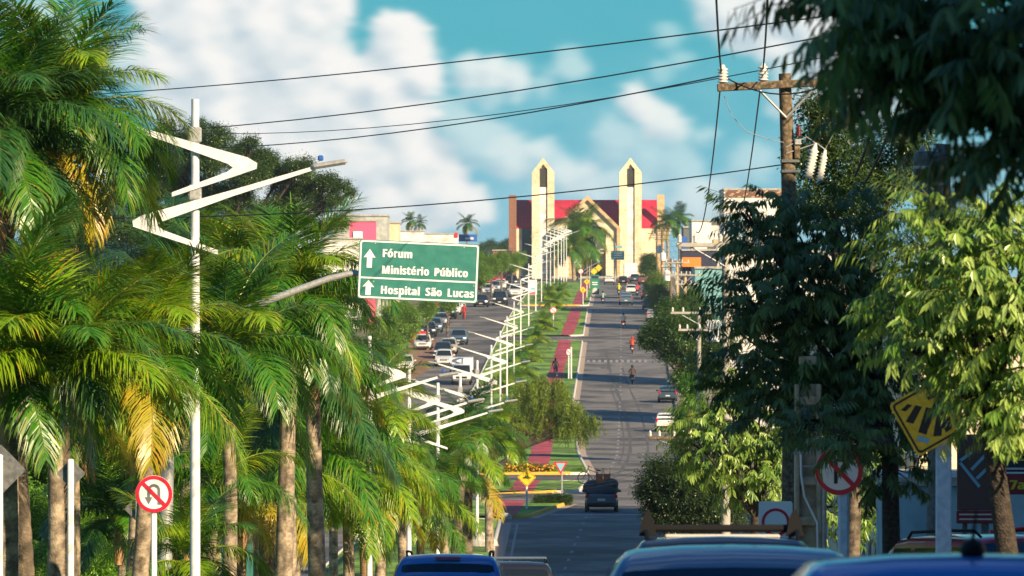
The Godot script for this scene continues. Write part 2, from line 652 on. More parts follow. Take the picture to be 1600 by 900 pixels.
	plain("board_blue", tone(0.02, 0.10, 0.38), 0.5)
	plain("board_green", tone(0.02, 0.20, 0.12), 0.5)
	plain("board_teal", tone(0.16, 0.36, 0.38), 0.5)
	plain("board_brown", tone(0.105, 0.047, 0.040), 0.6)
	plain("board_maroon", tone(0.20, 0.012, 0.02), 0.5)
	plain("navy", tone(0.012, 0.018, 0.05), 0.6)
	plain("letter_cyan", tone(0.20, 0.42, 0.52), 0.5)
	plain("letter_yellow", tone(0.60, 0.48, 0.02), 0.5)
	plain("letter_pale", tone(0.55, 0.50, 0.45), 0.5)
	plain("fence_green", tone(0.03, 0.14, 0.12), 0.7)
	plain("dead_frond", tone(0.46, 0.27, 0.12), 0.9)
	plain("box_yellow", tone(0.75, 0.42, 0.01), 0.5)
	plain("chair_orange", tone(0.40, 0.08, 0.012), 0.55)
	plain("tarpaulin", tone(0.02, 0.035, 0.05), 0.7)
	plain("crownshaft", tone(0.30, 0.42, 0.02), 0.35)
	plain("crownshaft_green", tone(0.10, 0.30, 0.01), 0.35)
	plain("cable_grey", tone(0.30, 0.30, 0.29), 0.6)
	plain("steel_rail", tone(0.35, 0.36, 0.37), 0.4, 0.5)
	for k in ["tyre", "black_plastic"]:
		M[k].metallic_specular = 0.2
	# broad wear over the fine grain
	wear("asphalt", 0.62, 1.0, 55.0, 61)
	wear("lawn", 0.66, 1.0, 38.0, 62)
	wear("pavement", 0.70, 1.0, 20.0, 63)
	wear("cream", 0.90, 1.0, 25.0, 64)
	wear("white_wall", 0.86, 1.0, 18.0, 65)
	wear("cycle_red", 0.75, 1.0, 25.0, 66)
	wear("palm_trunk", 0.60, 1.0, 1.7, 67)
	wear("bark_grey", 0.60, 1.0, 1.9, 68)
	leafy("leaf", 0.32, 0.6)
	leafy("frond_leaf", 0.36, 0.6)


func wear(called: String, lo: float, hi: float, metres: float, seed_: int) -> void:
	var m: StandardMaterial3D = M[called]
	m.detail_enabled = true
	m.detail_blend_mode = BaseMaterial3D.BLEND_MODE_MUL
	m.detail_uv_layer = BaseMaterial3D.DETAIL_UV_2
	m.uv2_triplanar = true
	m.uv2_world_triplanar = true
	m.uv2_scale = Vector3.ONE / metres
	m.detail_albedo = noise_tex(seed_, 0.018, [[0.30, Color(lo, lo, lo)], [0.62, Color(hi, hi, hi)]], 256, 7)


# ---------------------------------------------------------------- ground, roads, median
func right_kerb(d: float) -> float:
	return lin(d, [0, 200, 330, 400, 500, 1200], [2.4, 2.4, 3.0, 4.0, 5.0, 5.0])


func median_edge(d: float) -> float:
	return lin(d, [0, 230, 300, 303.9, 326, 342, 361, 376, 420, 530, 1200], [-5.5, -5.5, -6.2, -4.9, -2.7, -2.5, -2.0, -2.0, -3.0, -4.3, -4.3])


func nose(d: float, d0: float, d1: float) -> float:
	var r := 1.6
	var x := minf(minf(d - d0, d1 - d), r)
	return r - sqrt(maxf(0.0, r * r - (r - x) * (r - x)))


func island_rows(d0: float, d1: float) -> Array:
	var out := [d0, d0 + 0.15, d0 + 0.5, d0 + 1.0]
	for d in knots(d0 + 1.6, d1 - 1.6):
		out.append(d)
	out.append_array([d1 - 1.0, d1 - 0.5, d1 - 0.15, d1])
	return out


func build_land() -> void:
	var b := MB.new()
	var us := [-2200.0, -900.0, -400.0, -200.0, -110.0, -70.0, -50.0, -38.0, -31.0, -27.5, -24.0, -18.0, -14.2, -13.0, -12.0, -8.0, -4.0, 0.0, 3.0, 8.0, 14.0, 22.0, 34.0, 60.0, 110.0, 220.0, 500.0, 1000.0, 2200.0]
	sheet(b, -40.0, 4000.0, func(_d): return us, -0.12)
	struct(b, "ground", M.earth, "bare earth and rough grass either side of the avenue")
	b = MB.new()
	sheet(b, -40.0, 1075.0, func(d): return [-8.0, -4.0, 0.0, right_kerb(d) + 0.2], 0.0)
	var road := struct(b, "road", M.asphalt, "grey asphalt carriageway climbing to the church, patched and skid-marked")
	b = MB.new()
	sheet(b, -40.0, 1075.0, func(_d): return [-24.2, -19.0, -14.2], 0.0)
	sheet(b, 302.0, 343.0, func(_d): return [-14.2, -13.0, -12.0, -8.0], 0.0)
	sheet(b, 360.0, 377.0, func(_d): return [-14.2, -13.0, -12.0, -8.0], 0.0)
	sheet(b, 660.0, 676.0, func(_d): return [-14.2, -13.0, -12.0, -8.0], 0.0)
	sheet(b, 772.0, 790.0, func(_d): return [-14.2, -13.0, -12.0, -8.0], 0.0)
	sheet(b, 1005.0, 1060.0, func(_d): return [-14.2, -13.0, -12.0, -8.0], 0.0)
	var road2 := struct(b, "road", M.asphalt, "asphalt carriageway left of the palm median, lined with parked cars")
	# crossings of the median are part of that road
	b = MB.new()
	sheet(b, 505.0, 668.0, func(d): return [-24.0, -21.5 + 0.5 * sin(d * 0.11), -20.2 + 0.9 * sin(d * 0.053)], 0.004)
	part(b, "dirt_patch", M.red_dirt, road2)

	# markings
	var mid := func(d: float) -> float: return lin(d, [0, 230, 300, 420, 600, 1200], [-1.8, -2.6, -1.9, -0.2, 0.1, 0.1])
	var d := 200.0
	while d < 960.0:
		b = MB.new()
		var wide: float = 0.07 if d < 400.0 else 0.09
		sheet(b, d, d + 2.2, func(q): return [mid.call(q) - wide, mid.call(q) + wide], 0.004)
		part(b, "lane_dash", M.road_white, road)
		d += 8.0
	b = MB.new()
	sheet(b, 205.0, 297.0, func(q): return [median_edge(q) + 0.75, median_edge(q) + 0.87], 0.004)
	part(b, "edge_line", M.road_white, road)
	for s in [[308.0, 309.6], [322.0, 323.0]]:
		b = MB.new()
		sheet(b, s[0], s[1], func(q): return [median_edge(q) + 0.6, right_kerb(q) - 0.3], 0.004)
		part(b, "stop_band", M.road_white, road)
	for k in 11:
		b = MB.new()
		sheet(b, 612.0, 617.0, func(q): return [-3.6 + k * 0.62, -3.3 + k * 0.62], 0.004)
		part(b, "crossing_stripe", M.road_white, road)
	for s in [[0.0, 0.17, 352.0, 640.0], [1.35, 0.12, 380.0, 600.0], [-0.5, 0.08, 400.0, 560.0]]:
		b = MB.new()
		var o: float = s[0]
		var half: float = s[1]
		sheet(b, s[2], s[3], func(q):
			var m: float = spline(q, [340, 369, 405, 447, 515, 578, 640, 700], [-1.2, -0.4, 0.5, 0.8, 0.35, -0.8, -1.6, -2.0]) + o
			var w: float = half * (0.75 + 0.25 * sin(q * 0.21 + o))
			return [m - w, m + w], 0.006)
		part(b, "tyre_mark", M.tyre_black, road)
	for s in [[233.0, -1.2, 1.1], [262.0, 0.6, 0.8], [411.0, 1.9, 1.4], [470.0, -2.4, 1.0], [520.0, 2.2, 1.6], [598.0, -1.6, 0.9], [655.0, 1.4, 1.5]]:
		b = MB.new()
		var o: float = s[1]
		var w: float = s[2]
		var a0: float = s[0]
		sheet(b, a0, a0 + w * 4.0, func(_q): return [o - w / 2, o + w / 2], 0.002)
		part(b, "road_patch", M.tyre_black, road)

	# the planted median, in islands
	var spans := [[-38.0, 300.0], [304.0, 326.0], [342.0, 361.0], [376.0, 662.0], [676.0, 772.0], [790.0, 1005.0]]
	var says := ["near lawn of the median under the tall palms", "small lawn island ending in a painted nose by the junction", "narrow lawn strip between the two turning lanes", "long sunlit median lawn with the red cycle path", "median lawn uphill between the two openings", "farthest median lawn below the church"]
	for i in spans.size():
		var d0: float = spans[i][0]
		var d1: float = spans[i][1]
		var rows := []
		var kr := []
		var kl := []
		for q in island_rows(d0, d1):
			var e := nose(q, d0, d1)
			var r := median_edge(q) - e
			var l := -14.4 + e
			var row := []
			for f in [0.0, 0.03, 0.1, 0.2, 0.3, 0.45, 0.6, 0.75, 0.9, 1.0]:
				row.append(at_u(lerpf(l + 0.16, r - 0.16, f), q, 0.14))
			rows.append(row)
			kr.append([at_u(r, q, -0.02), at_u(r - 0.02, q, 0.15), at_u(r - 0.05, q, 0.17), at_u(r - 0.18, q, 0.17), at_u(r - 0.18, q, 0.1)])
			kl.append([at_u(l, q, -0.02), at_u(l + 0.02, q, 0.15), at_u(l + 0.05, q, 0.17), at_u(l + 0.18, q, 0.17), at_u(l + 0.18, q, 0.1)])
		var lawn := struct(MB.new().loft(rows), "median_lawn", M.lawn, says[i])
		lawn.set_meta("category", "lawn")
		part(MB.new().loft(kr), "kerb", M.kerb_yellow if i == 1 else M.kerb_white, lawn)
		part(MB.new().loft(kl), "kerb", M.kerb_white, lawn)
		if i in [2, 3, 5]:
			var k := MB.new()
			k.loft([[at_u(-13.0, d0 + 0.05, 0.0), at_u(-13.0, d0 - 0.03, 0.2), at_u(-13.0, d0 + 0.3, 0.2)], [at_u(median_edge(d0) - 1.3, d0 + 0.05, 0.0), at_u(median_edge(d0) - 1.3, d0 - 0.03, 0.2), at_u(median_edge(d0) - 1.3, d0 + 0.3, 0.2)]])
			part(k, "yellow_kerb", M.kerb_yellow, lawn)
		if i > 0:
			var path := MB.new()
			sheet(path, d0 + 0.1, d1 - 0.1, func(q):
				var m: float = lin(q, [300, 340, 380, 450, 580, 650, 760, 1000], [-6.3, -6.0, -5.6, -6.0, -6.6, -6.4, -5.9, -5.8])
				return [m - 0.75 + 0.05 * sin(q * 0.9), m + 0.75 + 0.06 * sin(q * 0.7)], 0.152)
			part(path, "cycle_path", M.cycle_red, lawn)
		var g := MB.new()
		sheet(g, maxf(d0, 150.0), d1 - 1.7, func(q): return [median_edge(q) + 0.01, median_edge(q) + 0.5], 0.003)
		part(g, "gutter", M.gutter, lawn)

	# pavements
	b = MB.new()
	var rows2 := []
	for q in knots(-38.0, 1070.0):
		var r := right_kerb(q)
		rows2.append([at_u(r, q, -0.02), at_u(r + 0.01, q, 0.15), at_u(r + 0.15, q, 0.15), at_u(r + 3.8, q, 0.15), at_u(r + 3.8, q, -0.15)])
	struct(b.loft(rows2), "pavement", M.pavement, "concrete footway under the trees on the right")
	b = MB.new()
	rows2 = []
	for q in knots(-38.0, 1070.0):
		rows2.append([at_u(-24.0, q, -0.02), at_u(-24.01, q, 0.15), at_u(-24.15, q, 0.15), at_u(-28.0, q, 0.15), at_u(-28.0, q, -0.15)])
	struct(b.loft(rows2), "pavement", M.pavement, "dusty footway beyond the parked cars on the left")


# ---------------------------------------------------------------- the church at the head of the avenue
func build_church() -> void:
	var d := 1090.0
	var k := d / F
	var base := ground(d)
	var o := thing("church", "cream church with two pointed towers and red roof at the avenue's end", "church", Vector3(0, 0, -d))
	var X := func(x: float) -> float: return (x - 800.0) * k
	var Y := func(y: float) -> float: return (450.0 - y) * k
	var P := func(x: float, y: float) -> Vector2: return Vector2((x - 800.0) * k, (450.0 - y) * k)
	var foot := base - 1.0
	var foot_px := 450.0 - foot / k
	for t in [[831.0, 866.0], [967.0, 1002.0]]:
		var x0: float = t[0]
		var x1: float = t[1]
		var m := (x0 + x1) / 2.0
		# shell with a tall pointed niche left open
		var shell := MB.new()
		shell.prism([P.call(x0, foot_px), P.call(x0, 270.0), P.call(m, 247.0), P.call(x1, 270.0), P.call(x1, foot_px), P.call(m + 6.5, foot_px), P.call(m + 6.5, 265.0), P.call(m, 257.0), P.call(m - 5.5, 265.0), P.call(m - 5.5, foot_px)], 0.6, Transform3D(Basis(), Vector3(0, 0, 3.2)))
		var tower := part(shell, "tower", M.cream, o)
		var back := MB.new()
		back.prism([P.call(x0 + 0.03, foot_px), P.call(x0 + 0.03, 270.0), P.call(m, 247.3), P.call(x1 - 0.03, 270.0), P.call(x1 - 0.03, foot_px)], 3.4, Transform3D(Basis(), Vector3(0, 0, 1.19)))
		part(back, "tower_body", M.cream, tower)
		var panel := MB.new()
		panel.box(Vector3(X.call(m - 0.4), (Y.call(293.0) + foot) / 2, 3.12), Vector3(10.6 * k, Y.call(293.0) - foot, 0.12))
		part(panel, "niche_panel", M.white_wall, tower)
		var lv := MB.new()
		for q in 14:
			lv.box(Vector3(X.call(m + 0.4), Y.call(264.5 + q * 2.05), 3.1), Vector3(11.4 * k, 0.20, 0.22), Basis(Vector3.RIGHT, 0.7))
		part(lv, "louvre", M.louvre_dark, tower)
		var rows := MB.new()
		for q in 9:
			rows.box(Vector3(X.call(m), Y.call(300.0 + q * 14.0), 3.502), Vector3((x1 - x0) * k - 0.2, 0.03, 0.02))
		part(rows, "course_line", M.tan, tower)
	# roof: a long slope rising away from us, laid in rows of tiles
	var roof := MB.new()
	var rx0: float = X.call(806.5)
	var rx1: float = X.call(1027.5)
	var ye: float = Y.call(357.0)
	var yr: float = Y.call(311.5)
	var ridge := -6.5
	roof.loft([[Vector3(rx0, ye, 0.6), Vector3(rx1, ye, 0.6)], [Vector3(rx0, yr, ridge), Vector3(rx1, yr, ridge)], [Vector3(rx0, ye, ridge * 2 - 0.6), Vector3(rx1, ye, ridge * 2 - 0.6)]])
	var rn := part(roof, "roof", M.roof_red, o)
	var dir := Vector3(0, yr - ye, ridge - 0.6)
	var tilt := Basis(Vector3.RIGHT, atan2(dir.y, -dir.z))
	for q in 22:
		var f := (q + 0.5) / 22.0
		part(MB.new().box(Vector3((rx0 + rx1) / 2, lerpf(ye, yr, f) + 0.03, lerpf(0.6, ridge, f) + 0.02), Vector3(rx1 - rx0, 0.035, 0.10), tilt), "tile_row", M.roof_red, rn)
	# walls under the roof
	var wall := MB.new()
	wall.box(Vector3(X.call(1014.5), (ye + foot) / 2, 0.3), Vector3(25.0 * k, ye - foot, 0.5))
	wall.box(Vector3(X.call(811.0), (ye + foot) / 2, 0.3), Vector3(9.0 * k, ye - foot, 0.5))
	wall.box(Vector3(X.call(917.0), (ye + foot) / 2, -0.2), Vector3(100.0 * k, ye - foot, 0.5))
	wall.box(Vector3(X.call(917.0), (ye + foot) / 2, ridge * 2 - 0.2), Vector3(220.0 * k, ye - foot, 0.5))
	part(wall, "wall", M.cream, o)
	var win := MB.new().box(Vector3(X.call(823.0), (Y.call(358.0) + Y.call(420.0)) / 2, 0.2), Vector3(15.0 * k, 62.0 * k, 0.3))
	var wn := part(win, "window", M.glass_dark, o)
	for q in 5:
		part(MB.new().box(Vector3(X.call(823.0), Y.call(368.0 + q * 11.0), 0.4), Vector3(15.0 * k, 0.12, 0.14)), "glazing_bar", M.black_plastic, wn)
	# side fins
	part(MB.new().box(Vector3(X.call(801.0), (Y.call(305.0) + foot) / 2, 0.5), Vector3(12.0 * k, Y.call(305.0) - foot, 1.0)), "brick_fin", M.brick_brown, o)
	part(MB.new().box(Vector3(X.call(1032.5), (Y.call(304.0) + foot) / 2, 0.2), Vector3(11.0 * k, Y.call(304.0) - foot, 0.7)), "stone_fin", M.tan, o)
	# gabled front: a proud frame and a wall set back with the portal cut out
	var fr := MB.new()
	fr.prism([P.call(866.0, foot_px), P.call(866.0, 356.0), P.call(917.0, 306.0), P.call(968.0, 356.0), P.call(968.0, foot_px), P.call(963.0, foot_px), P.call(963.0, 358.0), P.call(917.0, 313.0), P.call(871.0, 358.0), P.call(871.0, foot_px)], 1.5, Transform3D(Basis(), Vector3(0, 0, 5.2)))
	var gable := part(fr, "gable_front", M.tan, o)
	var gw := MB.new()
	gw.prism([P.call(870.9, foot_px), P.call(870.9, 358.2), P.call(917.0, 313.2), P.call(963.1, 358.2), P.call(963.1, foot_px), P.call(946.0, foot_px), P.call(946.0, 364.0), P.call(917.0, 336.0), P.call(888.0, 364.0), P.call(888.0, foot_px)], 0.6, Transform3D(Basis(), Vector3(0, 0, 4.9)))
	part(gw, "gable_wall", M.cream, gable)
	var pw := MB.new()
	pw.prism([P.call(886.0, 381.0), P.call(886.0, 363.0), P.call(917.0, 334.0), P.call(948.0, 363.0), P.call(948.0, 381.0)], 0.4, Transform3D(Basis(), Vector3(0, 0, 2.6)))
	part(pw, "tympanum", M.white_wall, gable)
	for q in 4:
		part(MB.new().box(Vector3(X.call(917.0), Y.call(345.0 + q * 5.0), 3.0), Vector3((14.0 + q * 10.0) * k, 0.16, 0.3)), "beam", M.louvre_dark, gable)
	part(MB.new().box(Vector3(X.call(917.0), Y.call(385.0), 2.8), Vector3(60.0 * k, 1.0, 0.8)), "lintel", M.white_wall, gable)
	part(MB.new().box(Vector3(X.call(917.0), Y.call(392.5), 3.2), Vector3(60.0 * k, 0.5, 1.4)), "canopy", M.cream, gable)
	part(MB.new().box(Vector3(X.call(917.0), (Y.call(396.0) + foot) / 2, 2.3), Vector3(60.0 * k, Y.call(396.0) - foot, 0.4)), "portal_wall", M.tan, gable)
	for q in [-1.0, 0.0, 1.0]:
		var dr := part(MB.new().cbox(Vector3(X.call(917.0 + q * 15.0), (Y.call(401.0) + foot) / 2, 2.6), Vector3(13.0 * k, Y.call(401.0) - foot, 0.3), 0.03), "door", M.void, gable)
		part(MB.new().box(Vector3(X.call(917.0 + q * 15.0), (Y.call(401.0) + foot) / 2, 2.78), Vector3(0.08, Y.call(401.0) - foot, 0.06)), "door_frame", M.tan, dr)
	# inside is closed off
	part(MB.new().box(Vector3(X.call(917.0), base + 0.1, 6.5), Vector3(110.0 * k, 0.4, 4.0)), "step", M.concrete, o)


# ---------------------------------------------------------------- street lamps along the median
func build_lamp_posts() -> void:
	var outline := [Vector2(-1.9, 0.28), Vector2(-0.6, -0.10), Vector2(0.83, -0.50), Vector2(0.98, -0.59), Vector2(0.97, -0.68), Vector2(0.62, -0.80), Vector2(-0.36, -1.12), Vector2(-0.36, -1.05), Vector2(0.50, -0.735), Vector2(0.60, -0.66), Vector2(0.52, -0.60), Vector2(-0.6, -0.20), Vector2(-1.9, 0.22)]
	var upper := MB.new().prism(outline, 0.11).mesh()
	var lower := MB.new().prism(outline.map(func(p): return Vector2(-p.x, p.y)), 0.11).mesh()
	var pole := MB.new().tube([Vector3(0, 0, 0), Vector3(0, 0.5, 0), Vector3(0, 1, 0)], [0.085, 0.075, 0.062], 12).mesh()
	var foot := MB.new().lathe([[0.0, 0.04], [0.16, 0.04], [0.17, 0.02], [0.17, -0.1]], 14).mesh()
	var head_l := MB.new().cbox(Vector3(-2.12, 0.305, 0), Vector3(0.56, 0.09, 0.24), 0.035, Basis(Vector3.BACK, -0.16)).mesh()
	var head_r := MB.new().cbox(Vector3(2.12, 0.305, 0), Vector3(0.56, 0.09, 0.24), 0.035, Basis(Vector3.BACK, 0.16)).mesh()
	var cell := MB.new().cbox(Vector3(1.98, 0.40, 0), Vector3(0.09, 0.09, 0.09), 0.02).mesh()
	var clamp_m := MB.new().cbox(Vector3.ZERO, Vector3(0.2, 0.24, 0.2), 0.02).mesh()
	var spots := [[305, 155, 89.7], [577, 525, 152], [639, 575, 180], [684, 598, 209], [719, 588, 238], [745.5, 563, 276], [767.5, 539, 350], [781.5, 517, 420], [792, 494, 500], [803, 471, 560], [813.5, 438, 630], [826, 412, 700], [837, 394, 760], [846, 380, 810], [854, 369, 855], [860, 362, 885], [866, 359, 915], [872, 356, 940], [877, 354, 965], [881, 353, 985], [885, 352, 1003]]
	for i in spots.size():
		var s: Array = spots[i]
		var d: float = s[2]
		var base := px_ground(s[0], d, 0.14)
		var h: float = (450.0 - s[1]) * d / F - base.y
		var say := "white zigzag-armed street lamp, %s" % ["tallest, rising among the palms", "its top peeping just below the green road sign", "arms behind the yellow fronds below the green sign", "second of the cluster below the white van", "third of the cluster below the white van", "fourth of the cluster below the white van", "first uphill from the weeping tree", "second uphill from the weeping tree", "third uphill from the weeping tree", "fourth uphill from the weeping tree", "fifth uphill from the weeping tree", "sixth uphill from the weeping tree", "seventh uphill from the weeping tree", "in the far row, ninth from the church palm", "in the far row, eighth from the church palm", "in the far row, seventh from the church palm", "in the far row, fifth from the church palm", "in the far row, fourth from the church palm", "in the far row, third from the church palm", "in the far row, second from the church palm", "last of the row, beside the church palm"][i]
		var o := thing("street_lamp", say, "street lamp", base, 0.0, "white zigzag street lamps along the median")
		show_mesh(pole, "pole", M.post_white, o).scale.y = h
		show_mesh(foot, "base_plate", M.post_white, o)
		var a := show_mesh(upper, "upper_arm", M.post_white, o)
		a.position = Vector3(0, h - 0.42, 0.075)
		show_mesh(head_l, "lamp_head", M.galvanised, a)
		var b := show_mesh(lower, "lower_arm", M.post_white, o)
		b.position = Vector3(0, h - 1.33, 0.075)
		show_mesh(head_r, "lamp_head", M.galvanised, b)
		show_mesh(cell, "photocell", M.board_blue, b)
		for y in [0.56, 1.47]:
			show_mesh(clamp_m, "clamp", M.galvanised, o).position = Vector3(0, h - y, 0)


# ---------------------------------------------------------------- lettering
func font() -> Font:
	var f := SystemFont.new()
	f.font_names = PackedStringArray(["Droid Sans"])
	f.font_weight = 700
	return f


# letters whose first one stands with its foot at `at`, of capital height cap, squeezed to the given width
func letters(said: String, at: Vector3, cap: float, width: float, mat: Material, parent: Node, turn := Basis.IDENTITY, called := "lettering") -> MeshInstance3D:
	var t := TextMesh.new()
	t.font = font()
	t.font_size = 48
	t.pixel_size = 0.01
	t.depth = 0.008
	t.curve_step = 2.0
	t.horizontal_alignment = HORIZONTAL_ALIGNMENT_LEFT
	t.text = said
	var r := TextMesh.new()
	r.font = t.font
	r.font_size = 48
	r.pixel_size = 0.01
	r.depth = 0.008
	r.horizontal_alignment = HORIZONTAL_ALIGNMENT_LEFT
	r.text = "H"
	var ref := r.get_aabb()
	var box := t.get_aabb()
	# the stroke is thickened by laying the same letters side by side
	var st := SurfaceTool.new()
	for k in 3:
		st.append_from(t, 0, Transform3D(Basis(), Vector3((k - 1) * 0.014, 0, k * 0.001)))
	var o := show_mesh(st.commit(), called, mat, parent)
	var sc := Vector3(width / maxf(box.size.x, 0.001), cap / maxf(ref.size.y, 0.001), 1.0)
	o.transform = Transform3D(turn * Basis.from_scale(sc), at - turn * Vector3(box.position.x * sc.x, ref.position.y * sc.y, 0.0))
	return o


# ---------------------------------------------------------------- the green direction sign on its arm
func build_gantry_sign() -> void:
	var d := 110.0
	var base := px_ground(256, d, 0.14)
	var o := thing("direction_sign", "green Fórum, Ministério Público, Hospital São Lucas sign on a long arm", "road sign", base)
	var P := func(x: float, y: float, z := 0.0) -> Vector3: return px(x, y, d) - base + Vector3(0, 0, z)
	part(MB.new().tube([Vector3.ZERO, P.call(262, 700), P.call(268, 520)], [0.14, 0.125, 0.10], 14), "pole", M.galvanised, o)
	part(MB.new().lathe([[0.0, 0.05], [0.26, 0.05], [0.27, 0.03], [0.27, -0.1]], 16), "base_plate", M.galvanised, o)
	part(MB.new().tube([P.call(266, 526), P.call(330, 503), P.call(400, 477), P.call(470, 451), P.call(515, 435), P.call(545, 428), P.call(575, 426)], [0.085, 0.08, 0.075, 0.07, 0.066, 0.06, 0.055], 12), "arm", M.galvanised, o)
	var panel := Node3D.new()
	panel.name = "panel"
	o.add_child(panel, true)
	panel.position = P.call(654, 424, 0.12)
	panel.rotation = Vector3(0, 0.05, -0.045)
	var w := 2.32
	var h := 1.14
	part(MB.new().prism(rounded(w, h, 0.05), 0.02), "board", M.sign_green, panel)
	var rim := MB.new()
	var out := rounded(w - 0.03, h - 0.03, 0.05)
	var inn := rounded(w - 0.09, h - 0.09, 0.035)
	for i in out.size():
		var j := (i + 1) % out.size()
		rim.quad(Vector3(out[i].x, out[i].y, 0.014), Vector3(inn[i].x, inn[i].y, 0.014), Vector3(inn[j].x, inn[j].y, 0.014), Vector3(out[j].x, out[j].y, 0.014))
	part(rim, "border", M.sign_white, panel)
	part(MB.new().box(Vector3(0, -0.165, 0.0125), Vector3(w - 0.08, 0.03, 0.004)), "divider", M.sign_white, panel)
	letters("Fórum", Vector3(-0.70, 0.245, 0.014), 0.155, 0.56, M.sign_white, panel)
	letters("Ministério  Público", Vector3(-0.70, -0.075, 0.014), 0.155, 1.65, M.sign_white, panel)
	letters("Hospital  São  Lucas", Vector3(-0.705, -0.465, 0.014), 0.155, 1.79, M.sign_white, panel)
	for a in [[-0.955, 0.03, 0.36], [-0.955, -0.50, 0.29]]:
		var x: float = a[0]
		var y: float = a[1]
		var k: float = a[2]
		part(MB.new().prism([Vector2(x - 0.05, y), Vector2(x + 0.05, y), Vector2(x + 0.05, y + k * 0.56), Vector2(x + 0.115, y + k * 0.54), Vector2(x, y + k), Vector2(x - 0.115, y + k * 0.54), Vector2(x - 0.05, y + k * 0.56)], 0.005, Transform3D(Basis(), Vector3(0, 0, 0.0135))), "arrow", M.sign_white, panel)
	for x in [-0.85, 0.0, 0.85]:
		part(MB.new().box(Vector3(x, 0, -0.03), Vector3(0.06, h - 0.06, 0.04)), "stiffener", M.galvanised, panel)
	for q in [Vector2(-0.86, 0.50), Vector2(0.86, 0.50), Vector2(-0.86, -0.235), Vector2(1.08, -0.235)]:
		part(MB.new().lathe([[0.0, 0.006], [0.012, 0.005], [0.014, 0.0]], 8, Vector3(q.x, q.y, 0.011), Basis(Vector3.RIGHT, PI / 2)), "bolt", M.galvanised, panel)


func rounded(w: float, h: float, r: float) -> Array:
	var out := []
	for q in [[1, 1, 0.0], [-1, 1, 0.5], [-1, -1, 1.0], [1, -1, 1.5]]:
		for k in 5:
			var a: float = (q[2] + k / 8.0) * PI
			out.append(Vector2(q[0] * (w / 2 - r) + cos(a) * r, q[1] * (h / 2 - r) + sin(a) * r))
	return out


# ---------------------------------------------------------------- road signs
func disc_face(o: Node3D, at: Vector3, r: float, bar := true) -> void:
	var flat := Basis(Vector3.RIGHT, PI / 2)
	part(MB.new().lathe([[0.0, 0.004], [r * 0.985, 0.004], [r, 0.0], [r, -0.012], [0.0, -0.012]], 40, at, flat), "sign_plate", M.sign_white, o)
	part(MB.new().lathe([[r * 0.79, 0.005], [r * 0.79, 0.008], [r * 0.985, 0.008], [r * 0.99, 0.004]], 40, at, flat), "red_rim", M.sign_red, o)
	if bar:
		part(MB.new().box(at + Vector3(0, 0, 0.013), Vector3(r * 1.62, r * 0.19, 0.006), Basis(Vector3.BACK, -PI / 4)), "red_bar", M.sign_red, o)


func post(o: Node3D, top: Vector3, w: float, mat: Material, back := 0.04) -> void:
	part(MB.new().cbox(Vector3(top.x * 0.5, top.y / 2, -back) , Vector3(w, top.y, w), w * 0.2), "post", mat, o)


func diamond(o: Node3D, at: Vector3, half: float, face: Material, lean := 0.0, back := false) -> void:
	var f := Transform3D(Basis(Vector3.BACK, lean + PI / 4), at)
	var s := half * sqrt(2.0)
	part(MB.new().prism(rounded(s, s, s * 0.08), 0.012, f), "sign_plate", M.sign_back if back else face, o)
	if back:
		return
	var g := f.translated_local(Vector3(0, 0, 0.009))
	var out := rounded(s * 0.93, s * 0.93, s * 0.07)
	var inn := rounded(s * 0.86, s * 0.86, s * 0.05)
	var rim := MB.new()
	for i in out.size():
		var j := (i + 1) % out.size()
		rim.quad(g * Vector3(out[i].x, out[i].y, 0), g * Vector3(inn[i].x, inn[i].y, 0), g * Vector3(inn[j].x, inn[j].y, 0), g * Vector3(out[j].x, out[j].y, 0))
	part(rim, "black_border", M.sign_black, o)


